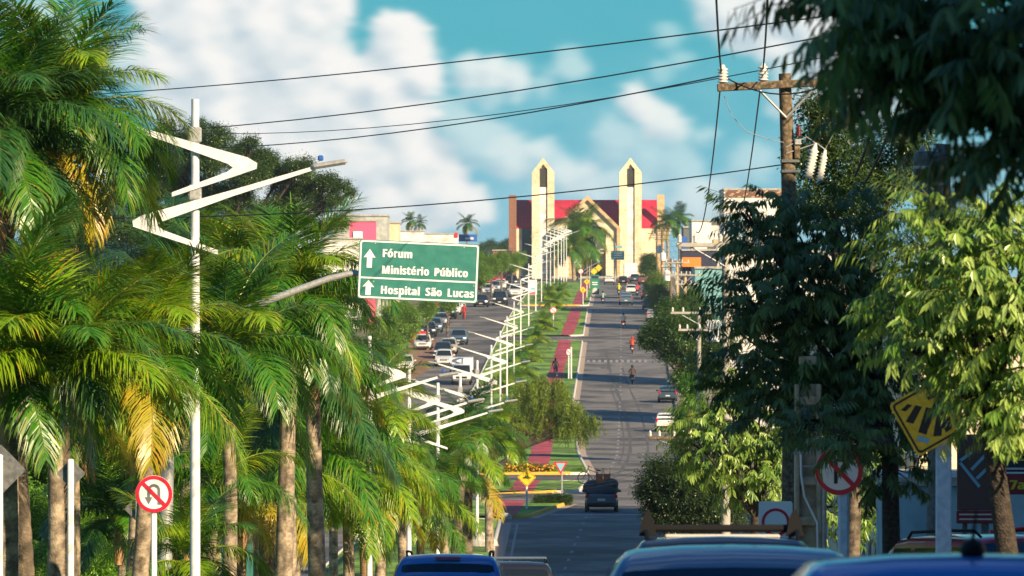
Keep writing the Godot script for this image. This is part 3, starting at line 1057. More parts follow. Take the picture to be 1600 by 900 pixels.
func build_signs() -> void:
	var flat := Basis(Vector3.RIGHT, PI / 2)
	# no U-turn
	var d := 76.0
	var base := px_ground(240, d, 0.14)
	var o := thing("road_sign", "round red and white no U-turn sign on a white post among the palms", "road sign", base)
	var c := px(240.5, 772, d) - base
	var r := 0.25
	disc_face(o, c, r)
	var arrow := [Vector2(0.105, -0.17), Vector2(0.105, 0.06)]
	for k in 9:
		var a := PI * k / 8.0
		arrow.append(Vector2(cos(a) * 0.105, 0.06 + sin(a) * 0.105))
	arrow.append_array([Vector2(-0.105, -0.05), Vector2(-0.145, -0.05), Vector2(-0.082, -0.165), Vector2(-0.02, -0.05), Vector2(-0.06, -0.05), Vector2(-0.06, 0.06)])
	for k in 9:
		var a := PI * (8 - k) / 8.0
		arrow.append(Vector2(cos(a) * 0.06, 0.06 + sin(a) * 0.06))
	arrow.append(Vector2(0.06, -0.17))
	arrow = arrow.map(func(p): return p * 0.83)
	part(MB.new().prism(arrow, 0.004, Transform3D(Basis(), c + Vector3(0, 0, 0.008))), "arrow", M.grey_ink, o)
	post(o, Vector3(c.x, c.y + 0.2, 0), 0.075, M.sign_white, 0.055)
	# backs of signs that face the other way
	for q in [[0.0, 734.0, 74.0, 0.34, "dark back of a diamond sign at the left edge by the tall palms"], [111.0, 740.0, 77.0, 0.20, "dark back of a diamond sign between two palm trunks on a blue-grey post"], [216.0, 795.0, 100.0, 0.25, "small dark back of a diamond sign half behind the no U-turn sign"]]:
		base = px_ground(q[0], q[2], 0.14)
		o = thing("road_sign", q[4], "road sign", base, 0.0, "signs seen from behind")
		c = px(q[0], q[1], q[2]) - base
		diamond(o, c, q[3], M.sign_back, 0.0, true)
		post(o, Vector3(0, c.y + 0.2, 0), 0.085, M.post_white, -0.06)
	# pedestrian crossing warning, tilted
	d = 58.0
	base = px_ground(1473, d, 0.15)
	o = thing("road_sign", "tilted yellow diamond pedestrian crossing sign half under the leaves", "road sign", base)
	c = px(1452, 650, d) - base + Vector3(0, 0, 0.05)
	diamond(o, c, 0.435, M.sign_yellow, -0.27)
	var f := Transform3D(Basis(Vector3.BACK, -0.27), c + Vector3(0, 0, 0.009))
	for q in [[[-0.30, -0.02], [-0.25, 0.06], [-0.20, 0.06], [-0.25, -0.02]], [[-0.22, -0.12], [-0.17, 0.07], [-0.10, 0.07], [-0.14, -0.12]], [[-0.07, -0.19], [-0.06, 0.08], [0.01, 0.08], [0.02, -0.19]], [[0.09, -0.19], [0.06, 0.06], [0.12, 0.06], [0.17, -0.16]], [[0.20, -0.12], [0.14, 0.07], [0.19, 0.07], [0.255, -0.06]], [[0.27, -0.02], [0.21, 0.08], [0.25, 0.08], [0.31, 0.0]]]:
		part(MB.new().prism(q.map(func(e): return Vector2(e[0], e[1])), 0.003, f), "stripe", M.sign_black, o)
	var g := f.translated_local(Vector3(0, 0, 0.003))
	part(MB.new().prism([Vector2(0.0, 0.10), Vector2(0.02, 0.22), Vector2(-0.06, 0.15), Vector2(-0.08, 0.18), Vector2(0.03, 0.28), Vector2(0.10, 0.27), Vector2(0.17, 0.14), Vector2(0.14, 0.12), Vector2(0.10, 0.19), Vector2(0.09, 0.12), Vector2(0.23, -0.06), Vector2(0.20, -0.10), Vector2(0.15, -0.08), Vector2(0.04, 0.05), Vector2(0.02, -0.13), Vector2(-0.04, -0.13)], 0.003, g), "walking_figure", M.sign_black, o)
	part(MB.new().lathe([[0.0, 0.002], [0.045, 0.002]], 14, g * Vector3(0.08, 0.335, 0), flat), "figure_head", M.sign_black, o)
	part(MB.new().prism([Vector2(-0.06, -0.275), Vector2(0.06, -0.275), Vector2(0.06, -0.22), Vector2(-0.06, -0.22)], 0.003, g), "sticker", M.letter_cyan, o)
	part(MB.new().cbox(Vector3(0.01, (c.y - 0.1) / 2, -0.02), Vector3(0.16, c.y - 0.1, 0.08), 0.012), "post", M.post_sky_tint, o)
	part(MB.new().cbox(Vector3(0.0, c.y - 0.2, 0.03), Vector3(0.10, 0.4, 0.03), 0.006), "bracket", M.galvanised, o)
	# no-parking kind of disc under the dark tree
	d = 61.0
	base = px_ground(1317, d, 0.15)
	o = thing("road_sign", "round red-rimmed prohibition sign half hidden by dark leaves on a post tinted with reflected sky", "road sign", base)
	c = px(1311, 736, d) - base
	disc_face(o, c, 0.26)
	part(MB.new().box(c + Vector3(-0.035, 0.0, 0.007), Vector3(0.04, 0.27, 0.005)), "letter_stem", M.sign_black, o)
	part(MB.new().prism([Vector2(-0.015, 0.135), Vector2(0.05, 0.135), Vector2(0.09, 0.10), Vector2(0.09, 0.03), Vector2(0.05, -0.005), Vector2(-0.015, -0.005), Vector2(-0.015, 0.03), Vector2(0.04, 0.03), Vector2(0.055, 0.05), Vector2(0.055, 0.085), Vector2(0.04, 0.10), Vector2(-0.015, 0.10)], 0.005, Transform3D(Basis(), c + Vector3(0, 0, 0.007))), "letter_bowl", M.sign_black, o)
	post(o, Vector3(0.02, c.y + 0.2, 0), 0.115, M.post_sky_tint, 0.075)
	# white panel with a red ring, behind the black car
	d = 84.0
	base = px_ground(1212, d, 0.15)
	o = thing("road_sign", "white panel with a red ring just behind the roof bars", "road sign", base)
	c = px(1212, 816, d) - base
	part(MB.new().prism(rounded(0.5, 0.62, 0.04), 0.012, Transform3D(Basis(), c - Vector3(0, 0, 0.02))), "panel", M.sign_white, o)
	disc_face(o, c, 0.21, false)
	post(o, Vector3(0, c.y, 0), 0.07, M.post_white, 0.07)
	# give way
	d = 333.0
	base = px_ground(878, d, 0.14)
	o = thing("road_sign", "upside-down triangle give-way sign on a thin post at the junction", "road sign", base)
	c = px(876, 730, d) - base
	part(MB.new().prism([Vector2(-0.42, 0.32), Vector2(0.42, 0.32), Vector2(0.0, -0.42)], 0.02, Transform3D(Basis(), c)), "sign_plate", M.sign_red, o)
	part(MB.new().prism([Vector2(-0.28, 0.24), Vector2(0.28, 0.24), Vector2(0.0, -0.26)], 0.01, Transform3D(Basis(), c + Vector3(0, 0, 0.012))), "inner_field", M.letter_cyan, o)
	post(o, Vector3(0, c.y, 0), 0.09, M.galvanised, 0.06)
	# yellow warnings
	for q in [[823.0, 746.0, 313.0, 0.52, "yellow diamond speed-hump sign near the shaded junction", true], [763.0, 769.0, 300.0, 0.36, "small yellow diamond sign beside the median palms", false], [911.0, 453.0, 792.0, 0.50, "yellow diamond sign on a white post by the red cycle path", false], [917.0, 440.0, 842.0, 0.48, "yellow diamond sign with a red board above it, farther along the path", false]]:
		base = px_ground(q[0], q[2], 0.14)
		o = thing("road_sign", q[4], "road sign", base, 0.0, "yellow diamond warning signs")
		c = px(q[0], q[1], q[2]) - base
		diamond(o, c, q[3], M.sign_yellow)
		if q[5]:
			part(MB.new().prism([Vector2(-0.24, -0.06), Vector2(0.24, -0.06), Vector2(0.24, 0.0), Vector2(0.14, 0.02), Vector2(0.08, 0.10), Vector2(-0.08, 0.10), Vector2(-0.14, 0.02), Vector2(-0.24, 0.0)], 0.004, Transform3D(Basis(), c + Vector3(0, 0.0, 0.01))), "hump_symbol", M.sign_black, o)
		else:
			part(MB.new().box(c + Vector3(0, 0, 0.01), Vector3(q[3] * 0.25, q[3] * 0.7, 0.004)), "symbol", M.sign_black, o)
		post(o, Vector3(0, c.y, 0), 0.12, M.post_white, 0.08)
	# small discs
	for q in [[888.5, 550.0, 574.0, 0.36, "round red-rimmed sign beside twin white posts on the lawn"], [864.5, 485.0, 690.0, 0.42, "round red-rimmed sign among the young median palms"], [907.5, 424.0, 920.0, 0.42, "round red-rimmed sign far up the median near the church palm"]]:
		base = px_ground(q[0], q[2], 0.14)
		o = thing("road_sign", q[4], "road sign", base, 0.0, "small round red-rimmed signs")
		c = px(q[0], q[1], q[2]) - base
		disc_face(o, c, q[3])
		post(o, Vector3(0, c.y + 0.1, 0), 0.13, M.post_white, 0.09)
	base = px_ground(892.5, 574.0, 0.14)
	o = thing("post", "plain white post beside the round sign on the lawn", "post", base)
	post(o, Vector3(0, 3.2, 0), 0.15, M.post_white, 0.0)
	part(MB.new().lathe([[0.09, 3.2], [0.09, 3.24], [0.0, 3.26]], 8), "cap", M.galvanised, o)
	# two yellow diamonds on a slanting arm near the church
	d = 930.0
	base = px_ground(921, d, 0.14)
	o = thing("warning_gantry", "slanting grey arm carrying two yellow diamonds near the church door", "road sign", base)
	part(MB.new().tube([Vector3.ZERO, Vector3(0, 3.6, 0)], [0.1, 0.08], 8), "pole", M.galvanised, o)
	for y in [3.5, 2.9]:
		part(MB.new().tube([Vector3(-0.9, y - 0.6, 0), Vector3(0, y, 0), Vector3(2.0, y + 1.0, 0)], [0.05, 0.05, 0.04], 6), "arm", M.galvanised, o)
	diamond(o, Vector3(0.75, 2.7, 0.12), 0.62, M.sign_yellow)
	diamond(o, Vector3(1.5, 3.3, 0.16), 0.62, M.sign_yellow)
	# direction boards in front of the church
	d = 1010.0
	base = px_ground(961, d, 0.1)
	o = thing("direction_sign", "pale teal direction boards on a post before the church front", "road sign", base)
	c = px(965, 399, d) - base
	part(MB.new().tube([Vector3.ZERO, Vector3(0, c.y + 2.2, 0)], [0.12, 0.1], 8), "pole", M.galvanised, o)
	part(MB.new().cbox(c + Vector3(0, 0, 0.15), Vector3(2.4, 1.6, 0.06), 0.02), "board", M.board_teal, o)
	part(MB.new().cbox(c + Vector3(0.2, 1.5, 0.15), Vector3(1.2, 0.45, 0.06), 0.02), "name_board", M.board_teal, o)
	for y in [0.4, 0.0, -0.4]:
		part(MB.new().box(c + Vector3(0.1, y, 0.185), Vector3(1.5, 0.14, 0.01)), "text_line", M.sign_white, o)
	# advertising boards
	d = 850.0
	base = px_ground(929.5, d, 0.14)
	o = thing("advertising_board", "upright green poster board beside the carriageway", "billboard", base)
	part(MB.new().cbox(Vector3(0, 1.75, 0), Vector3(1.25, 2.9, 0.12), 0.03), "board", M.board_green, o)
	part(MB.new().box(Vector3(0, 2.85, 0.065), Vector3(1.0, 0.4, 0.01)), "heading", M.navy, o)
	part(MB.new().prism([Vector2(-0.4, 0.55), Vector2(0.4, 0.5), Vector2(0.35, 1.1), Vector2(0.1, 1.3), Vector2(-0.3, 1.15)], 0.01, Transform3D(Basis(), Vector3(0, 0, 0.066))), "picture", M.letter_pale, o)
	for y in [1.75, 2.05]:
		part(MB.new().box(Vector3(0, y, 0.066), Vector3(0.8, 0.14, 0.01)), "text_line", M.sign_white, o)
	for x in [-0.5, 0.5]:
		part(MB.new().box(Vector3(x, 0.2, 0), Vector3(0.08, 0.5, 0.08)), "leg", M.galvanised, o)
	d = 770.0
	base = px_ground(832, d, 0.14)
	o = thing("advertising_board", "white banner with a pink foot hung among the far lamp posts", "billboard", base)
	part(MB.new().cbox(Vector3(0, 2.9, 0), Vector3(1.2, 2.0, 0.05), 0.02), "banner", M.sign_white, o)
	part(MB.new().box(Vector3(0, 2.15, 0.03), Vector3(1.1, 0.4, 0.02)), "pink_band", M.pink, o)
	part(MB.new().box(Vector3(0.1, 2.7, 0.03), Vector3(0.6, 0.3, 0.02)), "picture", M.letter_cyan, o)
	part(MB.new().tube([Vector3(-0.6, 0, -0.05), Vector3(-0.6, 4.0, -0.05)], [0.06, 0.05], 8), "pole", M.post_white, o)


# ---------------------------------------------------------------- utility poles
func insulator(at: Vector3, s: float) -> MB:
	var p := [[0.025 * s, 0.0]]
	for k in 5:
		p.append([0.085 * s, (0.02 + k * 0.05) * s])
		p.append([0.085 * s, (0.035 + k * 0.05) * s])
		p.append([0.045 * s, (0.055 + k * 0.05) * s])
	p.append([0.03 * s, 0.30 * s])
	p.append([0.0, 0.31 * s])
	return MB.new().lathe(p, 14, at)


func wood_pole(label: String, x: float, top: float, d: float, arms: Array, mat: Material, r := 0.13) -> Node3D:
	var base := px_ground(x, d, 0.1)
	var h := (450.0 - top) * d / F - base.y
	var o := thing("utility_pole", label, "utility pole", base, 0.0, "utility poles along the right footway")
	part(MB.new().tube([Vector3.ZERO, Vector3(0.0, h * 0.5, 0), Vector3(0, h, 0)], [r * 1.2, r, r * 0.85], 12), "pole", mat, o)
	for a in arms:
		var y: float = h - a[0]
		var w: float = a[1]
		part(MB.new().cbox(Vector3(a[2], y, r + 0.06), Vector3(w, 0.12, 0.1), 0.015), "crossarm", M.concrete if a[3] else M.weathered_wood, o)
		for s in [-1.0, 1.0]:
			part(MB.new().tube([Vector3(a[2] + s * w * 0.27, y - 0.05, r + 0.02), Vector3(0, y - 0.6, r)], [0.025, 0.025], 6), "brace", M.galvanised, o)
		for k in [-0.45, -0.2, 0.2, 0.45]:
			part(insulator(Vector3(a[2] + k * w, y + 0.06, r + 0.06), 0.8), "insulator", M.porcelain, o)
	return o


func build_utility_poles() -> void:
	# tall wooden pole with one long crossarm against the sky
	var d := 88.0
	var base := px_ground(1234, d, 0.15)
	var o := thing("utility_pole", "weathered wooden pole with a long crossarm against the sky", "utility pole", base)
	var P := func(x: float, y: float, z := 0.0) -> Vector3: return px(x, y, d) - base + Vector3(0, 0, z)
	part(MB.new().tube([Vector3.ZERO, P.call(1237, 500), P.call(1232, 280), P.call(1226, 115)], [0.155, 0.13, 0.115, 0.095], 14), "pole", M.weathered_wood, o)
	var arm_turn := Basis(Vector3.BACK, 0.052)
	part(MB.new().cbox(P.call(1229, 132, 0.15), Vector3(2.16, 0.12, 0.11), 0.012, arm_turn), "crossarm", M.weathered_wood, o)
	part(MB.new().tube([P.call(1186, 142, 0.22), P.call(1228, 184, 0.13)], [0.02, 0.02], 6), "brace", M.galvanised, o)
	part(MB.new().tube([P.call(1272, 138, 0.22), P.call(1228, 184, 0.13)], [0.02, 0.02], 6), "brace", M.galvanised, o)
	for q in [[1129.0, 131.0], [1192.0, 128.0], [1322.0, 121.0]]:
		part(insulator(P.call(q[0], q[1], 0.15), 0.95), "insulator", M.porcelain, o)
	part(insulator(P.call(1247, 214, 0.12), 0.6), "surge_insulator", M.porcelain_brown, o)
	part(MB.new().cbox(P.call(1246, 222, 0.1), Vector3(0.10, 0.09, 0.1), 0.01), "bracket_box", M.galvanised, o)
	part(MB.new().cbox(P.call(1245, 238, 0.08), Vector3(0.09, 0.2, 0.1), 0.01), "bracket_arm", M.weathered_wood, o)
	for q in [[1268.0, 252.0, 0.22, 1.1], [1284.0, 262.0, 0.18, 0.85]]:
		var f := Basis(Vector3.BACK, -q[2])
		var b := MB.new()
		var pr := [[0.02, -0.28]]
		for k in 9:
			pr.append([0.075 * q[3], -0.24 + k * 0.05])
			pr.append([0.042 * q[3], -0.215 + k * 0.05])
		pr.append([0.02, 0.28])
		b.lathe(pr, 12, P.call(q[0], q[1], 0.1), f)
		var fu := part(b, "fuse_cutout", M.porcelain, o)
		part(MB.new().tube([P.call(q[0], q[1], 0.1) + f * Vector3(0, 0.28, 0), P.call(q[0] - 8, q[1] - 38, 0.1), P.call(1228, q[1] - 22, 0.1)], [0.012, 0.01, 0.012], 5), "lead", M.cable_grey, fu)
	for q in [1.0, 0.0]:
		part(MB.new().cbox(P.call(1234, 252 + q * 16, 0.0), Vector3(0.28, 0.05, 0.28), 0.01), "band", M.sign_back, o)
	part(MB.new().tube([P.call(1236, 225, 0.08), P.call(1200, 218, 0.1), P.call(1165, 205, 0.1), P.call(1142, 180, 0.12), P.call(1131, 150, 0.14)], [0.006, 0.006, 0.006, 0.006, 0.006], 4), "jumper_wire", M.cable_grey, o)
	part(MB.new().tube([P.call(1308, 128, 0.15), P.call(1312, 190, 0.12), P.call(1296, 220, 0.12), P.call(1288, 235, 0.1)], [0.006, 0.006, 0.006, 0.006], 4), "jumper_wire", M.cable_grey, o)

	# concrete pole of two flanges and a web with pockets
	d = 65.3
	base = px_ground(1264, d, 0.15)
	o = thing("utility_pole", "tan concrete pole with recessed panels and a white cable in front of the trees", "utility pole", base, 0.0)
	P = func(x: float, y: float, z := 0.0) -> Vector3: return px(x, y, d) - base + Vector3(0, 0, z)
	var hgt: float = P.call(1262, 600).y
	part(MB.new().box(Vector3(-0.015, hgt / 2, -0.06), Vector3(0.26, hgt, 0.05)), "web", M.pole_tan, o)
	for s in [-1.0, 1.0]:
		part(MB.new().cbox(Vector3(-0.015 + s * 0.125, hgt / 2, 0.0), Vector3(0.055, hgt, 0.2), 0.012), "flange", M.pole_tan, o)
	for k in 9:
		part(MB.new().cbox(Vector3(-0.015, 0.05 + k * 0.46, 0.0), Vector3(0.2, 0.10, 0.14), 0.01), "rib", M.pole_tan, o)
	for y in [707.0, 728.0]:
		part(MB.new().box(P.call(1262, y, 0.105), Vector3(0.31, 0.014, 0.01)), "steel_band", M.galvanised, o)
	part(MB.new().tube([P.call(1250, 690, 0.115), P.call(1251, 740, 0.115), P.call(1256, 775, 0.115), P.call(1268, 800, 0.115), P.call(1276, 816, 0.115), P.call(1277, 858, 0.115)], [0.014, 0.014, 0.014, 0.014, 0.014, 0.014], 6), "cable", M.sign_white, o)
	part(MB.new().tube([Vector3(0.17, 0, 0.06), Vector3(0.165, hgt * 0.7, 0.06)], [0.035, 0.035], 10), "conduit", M.galvanised, o)

	# pole with a dark transformer seen between the crowns
	d = 76.0
	base = px_ground(1462, d, 0.15)
	o = thing("transformer_pole", "dark transformer pole with pale bands seen between the leafy crowns", "utility pole", base)
	P = func(x: float, y: float, z := 0.0) -> Vector3: return px(x, y, d) - base + Vector3(0, 0, z)
	part(MB.new().tube([Vector3.ZERO, P.call(1472, 225)], [0.16, 0.12], 12), "pole", M.sign_back, o)
	part(MB.new().lathe([[0.0, -0.36], [0.19, -0.36], [0.2, -0.34], [0.2, 0.30], [0.17, 0.36], [0.0, 0.38]], 18, P.call(1450, 280, 0.1)), "transformer", M.sign_back, o)
	for y in [262.0, 288.0]:
		part(MB.new().lathe([[0.205, -0.02], [0.21, -0.015], [0.21, 0.015], [0.205, 0.02]], 18, P.call(1450, y, 0.1)), "band", M.galvanised, o)
	for x in [1440.0, 1460.0]:
		part(insulator(P.call(x, 249, 0.1), 0.6), "bushing", M.porcelain, o)
	part(MB.new().tube([P.call(1440, 235, 0.1), P.call(1432, 260, 0.2), P.call(1434, 330, 0.2)], [0.02, 0.02, 0.02], 6), "cable", M.wire_black, o)

	var coil := thing("cable_coil", "coil of white cable hung on the wires beside the dark tree", "cable coil", px(1115, 517, 300.0))
	for k in 5:
		var loop := []
		var rr := []
		for e in 21:
			var a := TAU * e / 20.0
			loop.append(Vector3(-0.3 + k * 0.13 + cos(a) * 0.16, sin(a) * 0.55, 0.12 * k))
			rr.append(0.045)
		part(MB.new().tube(loop, rr, 6, false), "loop", M.post_white, coil)
	wood_pole("pale pole whose concrete crossarm shows left of the dark tree", 1134, 366, 158, [[0.3, 1.75, -0.5, true]], M.concrete, 0.12)
	wood_pole("wooden pole with its lower crossarm over the road's right edge", 1078, 640, 232, [[1.15, 1.5, -0.95, false]], M.weathered_wood)
	wood_pole("tan wooden pole with two crossarms, nearest of the uphill pair", 1070.5, 428, 470, [[0.1, 3.0, -0.2, true], [0.85, 1.9, 0.1, true]], M.tan, 0.14)
	wood_pole("tan wooden pole with two crossarms, farther of the uphill pair", 1058, 408, 560, [[0.15, 2.4, 0, true], [1.3, 2.0, 0, true]], M.tan, 0.15)
	wood_pole("short-armed pole low by the trees at the footway", 1092, 486, 300, [[0.1, 2.2, -0.4, true], [1.0, 1.6, -0.3, true]], M.concrete, 0.13)
	wood_pole("grey pole with drums halfway to the church", 1048, 404, 640, [[0.3, 2.2, 0, false], [1.0, 2.2, 0, false]], M.weathered_wood, 0.15)
	wood_pole("far wooden pole with crowded crossarms before the church's right tower", 1034, 358, 860, [[0.3, 3.0, 0, false], [0.9, 2.6, 0, false], [1.6, 2.2, 0, false]], M.weathered_wood, 0.16)
	wood_pole("farthest wooden pole at the church's right corner", 1026, 362, 930, [[0.3, 3.0, 0, false], [1.0, 2.4, 0, false]], M.weathered_wood, 0.16)
	for q in [[1042.0, 431.0, 620.0, "white transformer drum on the pole above the light green tree"], [1036.0, 402.0, 700.0, "white transformer drum higher up by the uphill poles"], [1030.0, 390.0, 800.0, "small white transformer drum before the church wall"]]:
		var c := px(q[0], q[1], q[2])
		var t := thing("transformer", q[3], "transformer", c, 0.0, "pole transformers")
		part(MB.new().lathe([[0.0, -0.55], [0.34, -0.55], [0.36, -0.5], [0.36, 0.45], [0.3, 0.55], [0.0, 0.6]], 16), "drum", M.post_white, t)
		part(MB.new().box(Vector3(0.5, 0, 0), Vector3(0.5, 0.12, 0.12)), "bracket", M.galvanised, t)
		part(insulator(Vector3(0, 0.55, 0), 1.0), "bushing", M.porcelain, t)


# ---------------------------------------------------------------- wires
func wire(label: String, pts: Array, r: float, sag := 0.0, group := "overhead wires") -> void:
	var path := []
	for i in pts.size() - 1:
		var n := 14
		for k in n:
			var f := float(k) / n
			path.append(pts[i].lerp(pts[i + 1], f) - Vector3(0, sag * 4.0 * f * (1.0 - f), 0))
	path.append(pts[-1])
	var radii := []
	radii.resize(path.size())
	radii.fill(r)
	solo(MB.new().tube(path, radii, 5), "power_wire", M.wire_black, label, "wire", group)


func build_wires() -> void:
	wire("topmost wire crossing the whole sky from the palms to the dark leaves", [px(-80, 158, 150), px(1460, 2, 80)], 0.012, 0.25)
	wire("second wire across the sky, meeting the leaves above the crossarm", [px(-80, 212, 150), px(1460, 22, 82)], 0.012, 0.55)
	wire("thin wire slanting up beneath the second sky wire", [px(300, 208, 150), px(1460, 52, 84)], 0.009, 0.45)
	wire("wire running to the wooden crossarm's insulators from the left", [px(200, 232, 150), px(1129, 118, 88), px(1340, 104, 86)], 0.012, 0.35)
	wire("lowest long wire, passing in front of both church towers", [px(-60, 338, 97), px(1232, 256, 88)], 0.010, 0.3)
	wire("conductor rising to the top of the picture from the crossarm's left end", [px(1112, -160, 52), px(1127, 112, 88)], 0.014, 0.25)
	wire("conductor rising to the top of the picture from the crossarm's middle insulator", [px(1206, -160, 52), px(1192, 108, 88)], 0.014, 0.25)
	wire("conductor curving down from the crossarm's left end to the pale crossarm", [px(1127, 120, 88), px(1088, 362, 158)], 0.013, 0.75)
	wire("conductor running down from the middle insulator into the dark tree", [px(1190, 120, 88), px(1148, 362, 158)], 0.013, 0.5)
	wire("thick cable beside the grey branches, falling from the dark leaves", [px(1385, 120, 72), px(1336, 275, 78)], 0.02, 0.1)
	wire("second thick cable beside the grey branches", [px(1412, 140, 72), px(1352, 285, 78)], 0.02, 0.1)
	for k in 4:
		wire("%s of four thin wires fanning over the road below the skid marks" % ["topmost", "second", "third", "lowest"][k], [px(1060, 716 + k * 6, 225), px(690, 770 + k * 4, 200)], 0.006, 0.25, "thin wires over the road below the skid marks")
	for k in 5:
		wire("thin wire strung across both carriageways, %s counted uphill" % ["first", "second", "third", "fourth", "fifth"][k], [px(640, 560 - k * 28, 420 + k * 45), px(1095, 548 - k * 31, 420 + k * 45)], 0.010, 0.25, "thin wires strung across both carriageways")
	for k in 6:
		wire("thin wire strung across the avenue before the church, %s counted upward" % ["first", "second", "third", "fourth", "fifth", "sixth"][k], [px(770, 428 - k * 8, 830 + k * 10), px(1060, 420 - k * 9, 830 + k * 10)], 0.014, 0.4, "thin wires strung before the church")
	for k in 3:
		wire("%s wire following the uphill poles on the right" % ["inner", "middle", "outer"][k], [px(1100 + k * 12, 486, 300), px(1058 + k * 12, 424, 470), px(1046 + k * 10, 410, 560), px(1030 + k * 5, 362, 860)], 0.012, 0.3, "wires along the uphill poles")


# ---------------------------------------------------------------- buildings
# a block between two columns and a top row of the photograph, standing on the land at distance d
func block(label: String, x0: float, x1: float, top: float, d: float, deep: float, mat: Material, called := "building") -> Node3D:
	var k := d / F
	var foot := ground(d) - 0.6
	var o := thing(called, label, "building", Vector3((x0 + x1 - 1600.0) / 2.0 * k, foot, -d))
	var w := (x1 - x0) * k
	var h := (450.0 - top) * k - foot
	o.set_meta("w", w)
	o.set_meta("h", h)
	part(MB.new().box(Vector3(0, h / 2, -deep / 2), Vector3(w, h, deep)), "wall", mat, o)
	var para := MB.new()
	para.box(Vector3(0, h + 0.12, 0.0), Vector3(w + 0.16, 0.22, 0.35))
	para.box(Vector3(-w / 2 + 0.1, h + 0.12, -deep / 2 - 0.2), Vector3(0.35, 0.2, deep - 0.1))
	para.box(Vector3(w / 2 - 0.1, h + 0.12, -deep / 2 - 0.2), Vector3(0.35, 0.2, deep - 0.1))
	part(para, "parapet", M.concrete, o)
	return o


func windows(o: Node3D, cols: int, rows: int, w: float, h: float, y0: float, dy: float, x0 := 0.0, dx := 0.0) -> void:
	var fm := MB.new().cbox(Vector3(0, 0, 0.04), Vector3(w + 0.16, h + 0.16, 0.1), 0.02).mesh()
	var pm := MB.new().box(Vector3(0, 0, 0.075), Vector3(w, h, 0.05)).mesh()
	var sm := MB.new().cbox(Vector3(0, -h / 2 - 0.12, 0.12), Vector3(w + 0.3, 0.1, 0.26), 0.02).mesh()
	var W: float = o.get_meta("w")
	for r in rows:
		for c in cols:
			var x := x0 + c * dx if dx > 0.0 else -W / 2 + W * (c + 0.5) / cols
			var f := show_mesh(fm, "window", M.white_wall, o)
			f.position = Vector3(x, y0 + r * dy, 0)
			show_mesh(pm, "pane", M.glass_blue, f)
			show_mesh(sm, "sill", M.concrete, f)


func panel_on(o: Node3D, called: String, x: float, y: float, w: float, h: float, mat: Material, out := 0.08, thick := 0.12) -> MeshInstance3D:
	return part(MB.new().cbox(Vector3(x, y, out + thick / 2), Vector3(w, h, thick), 0.02), called, mat, o)


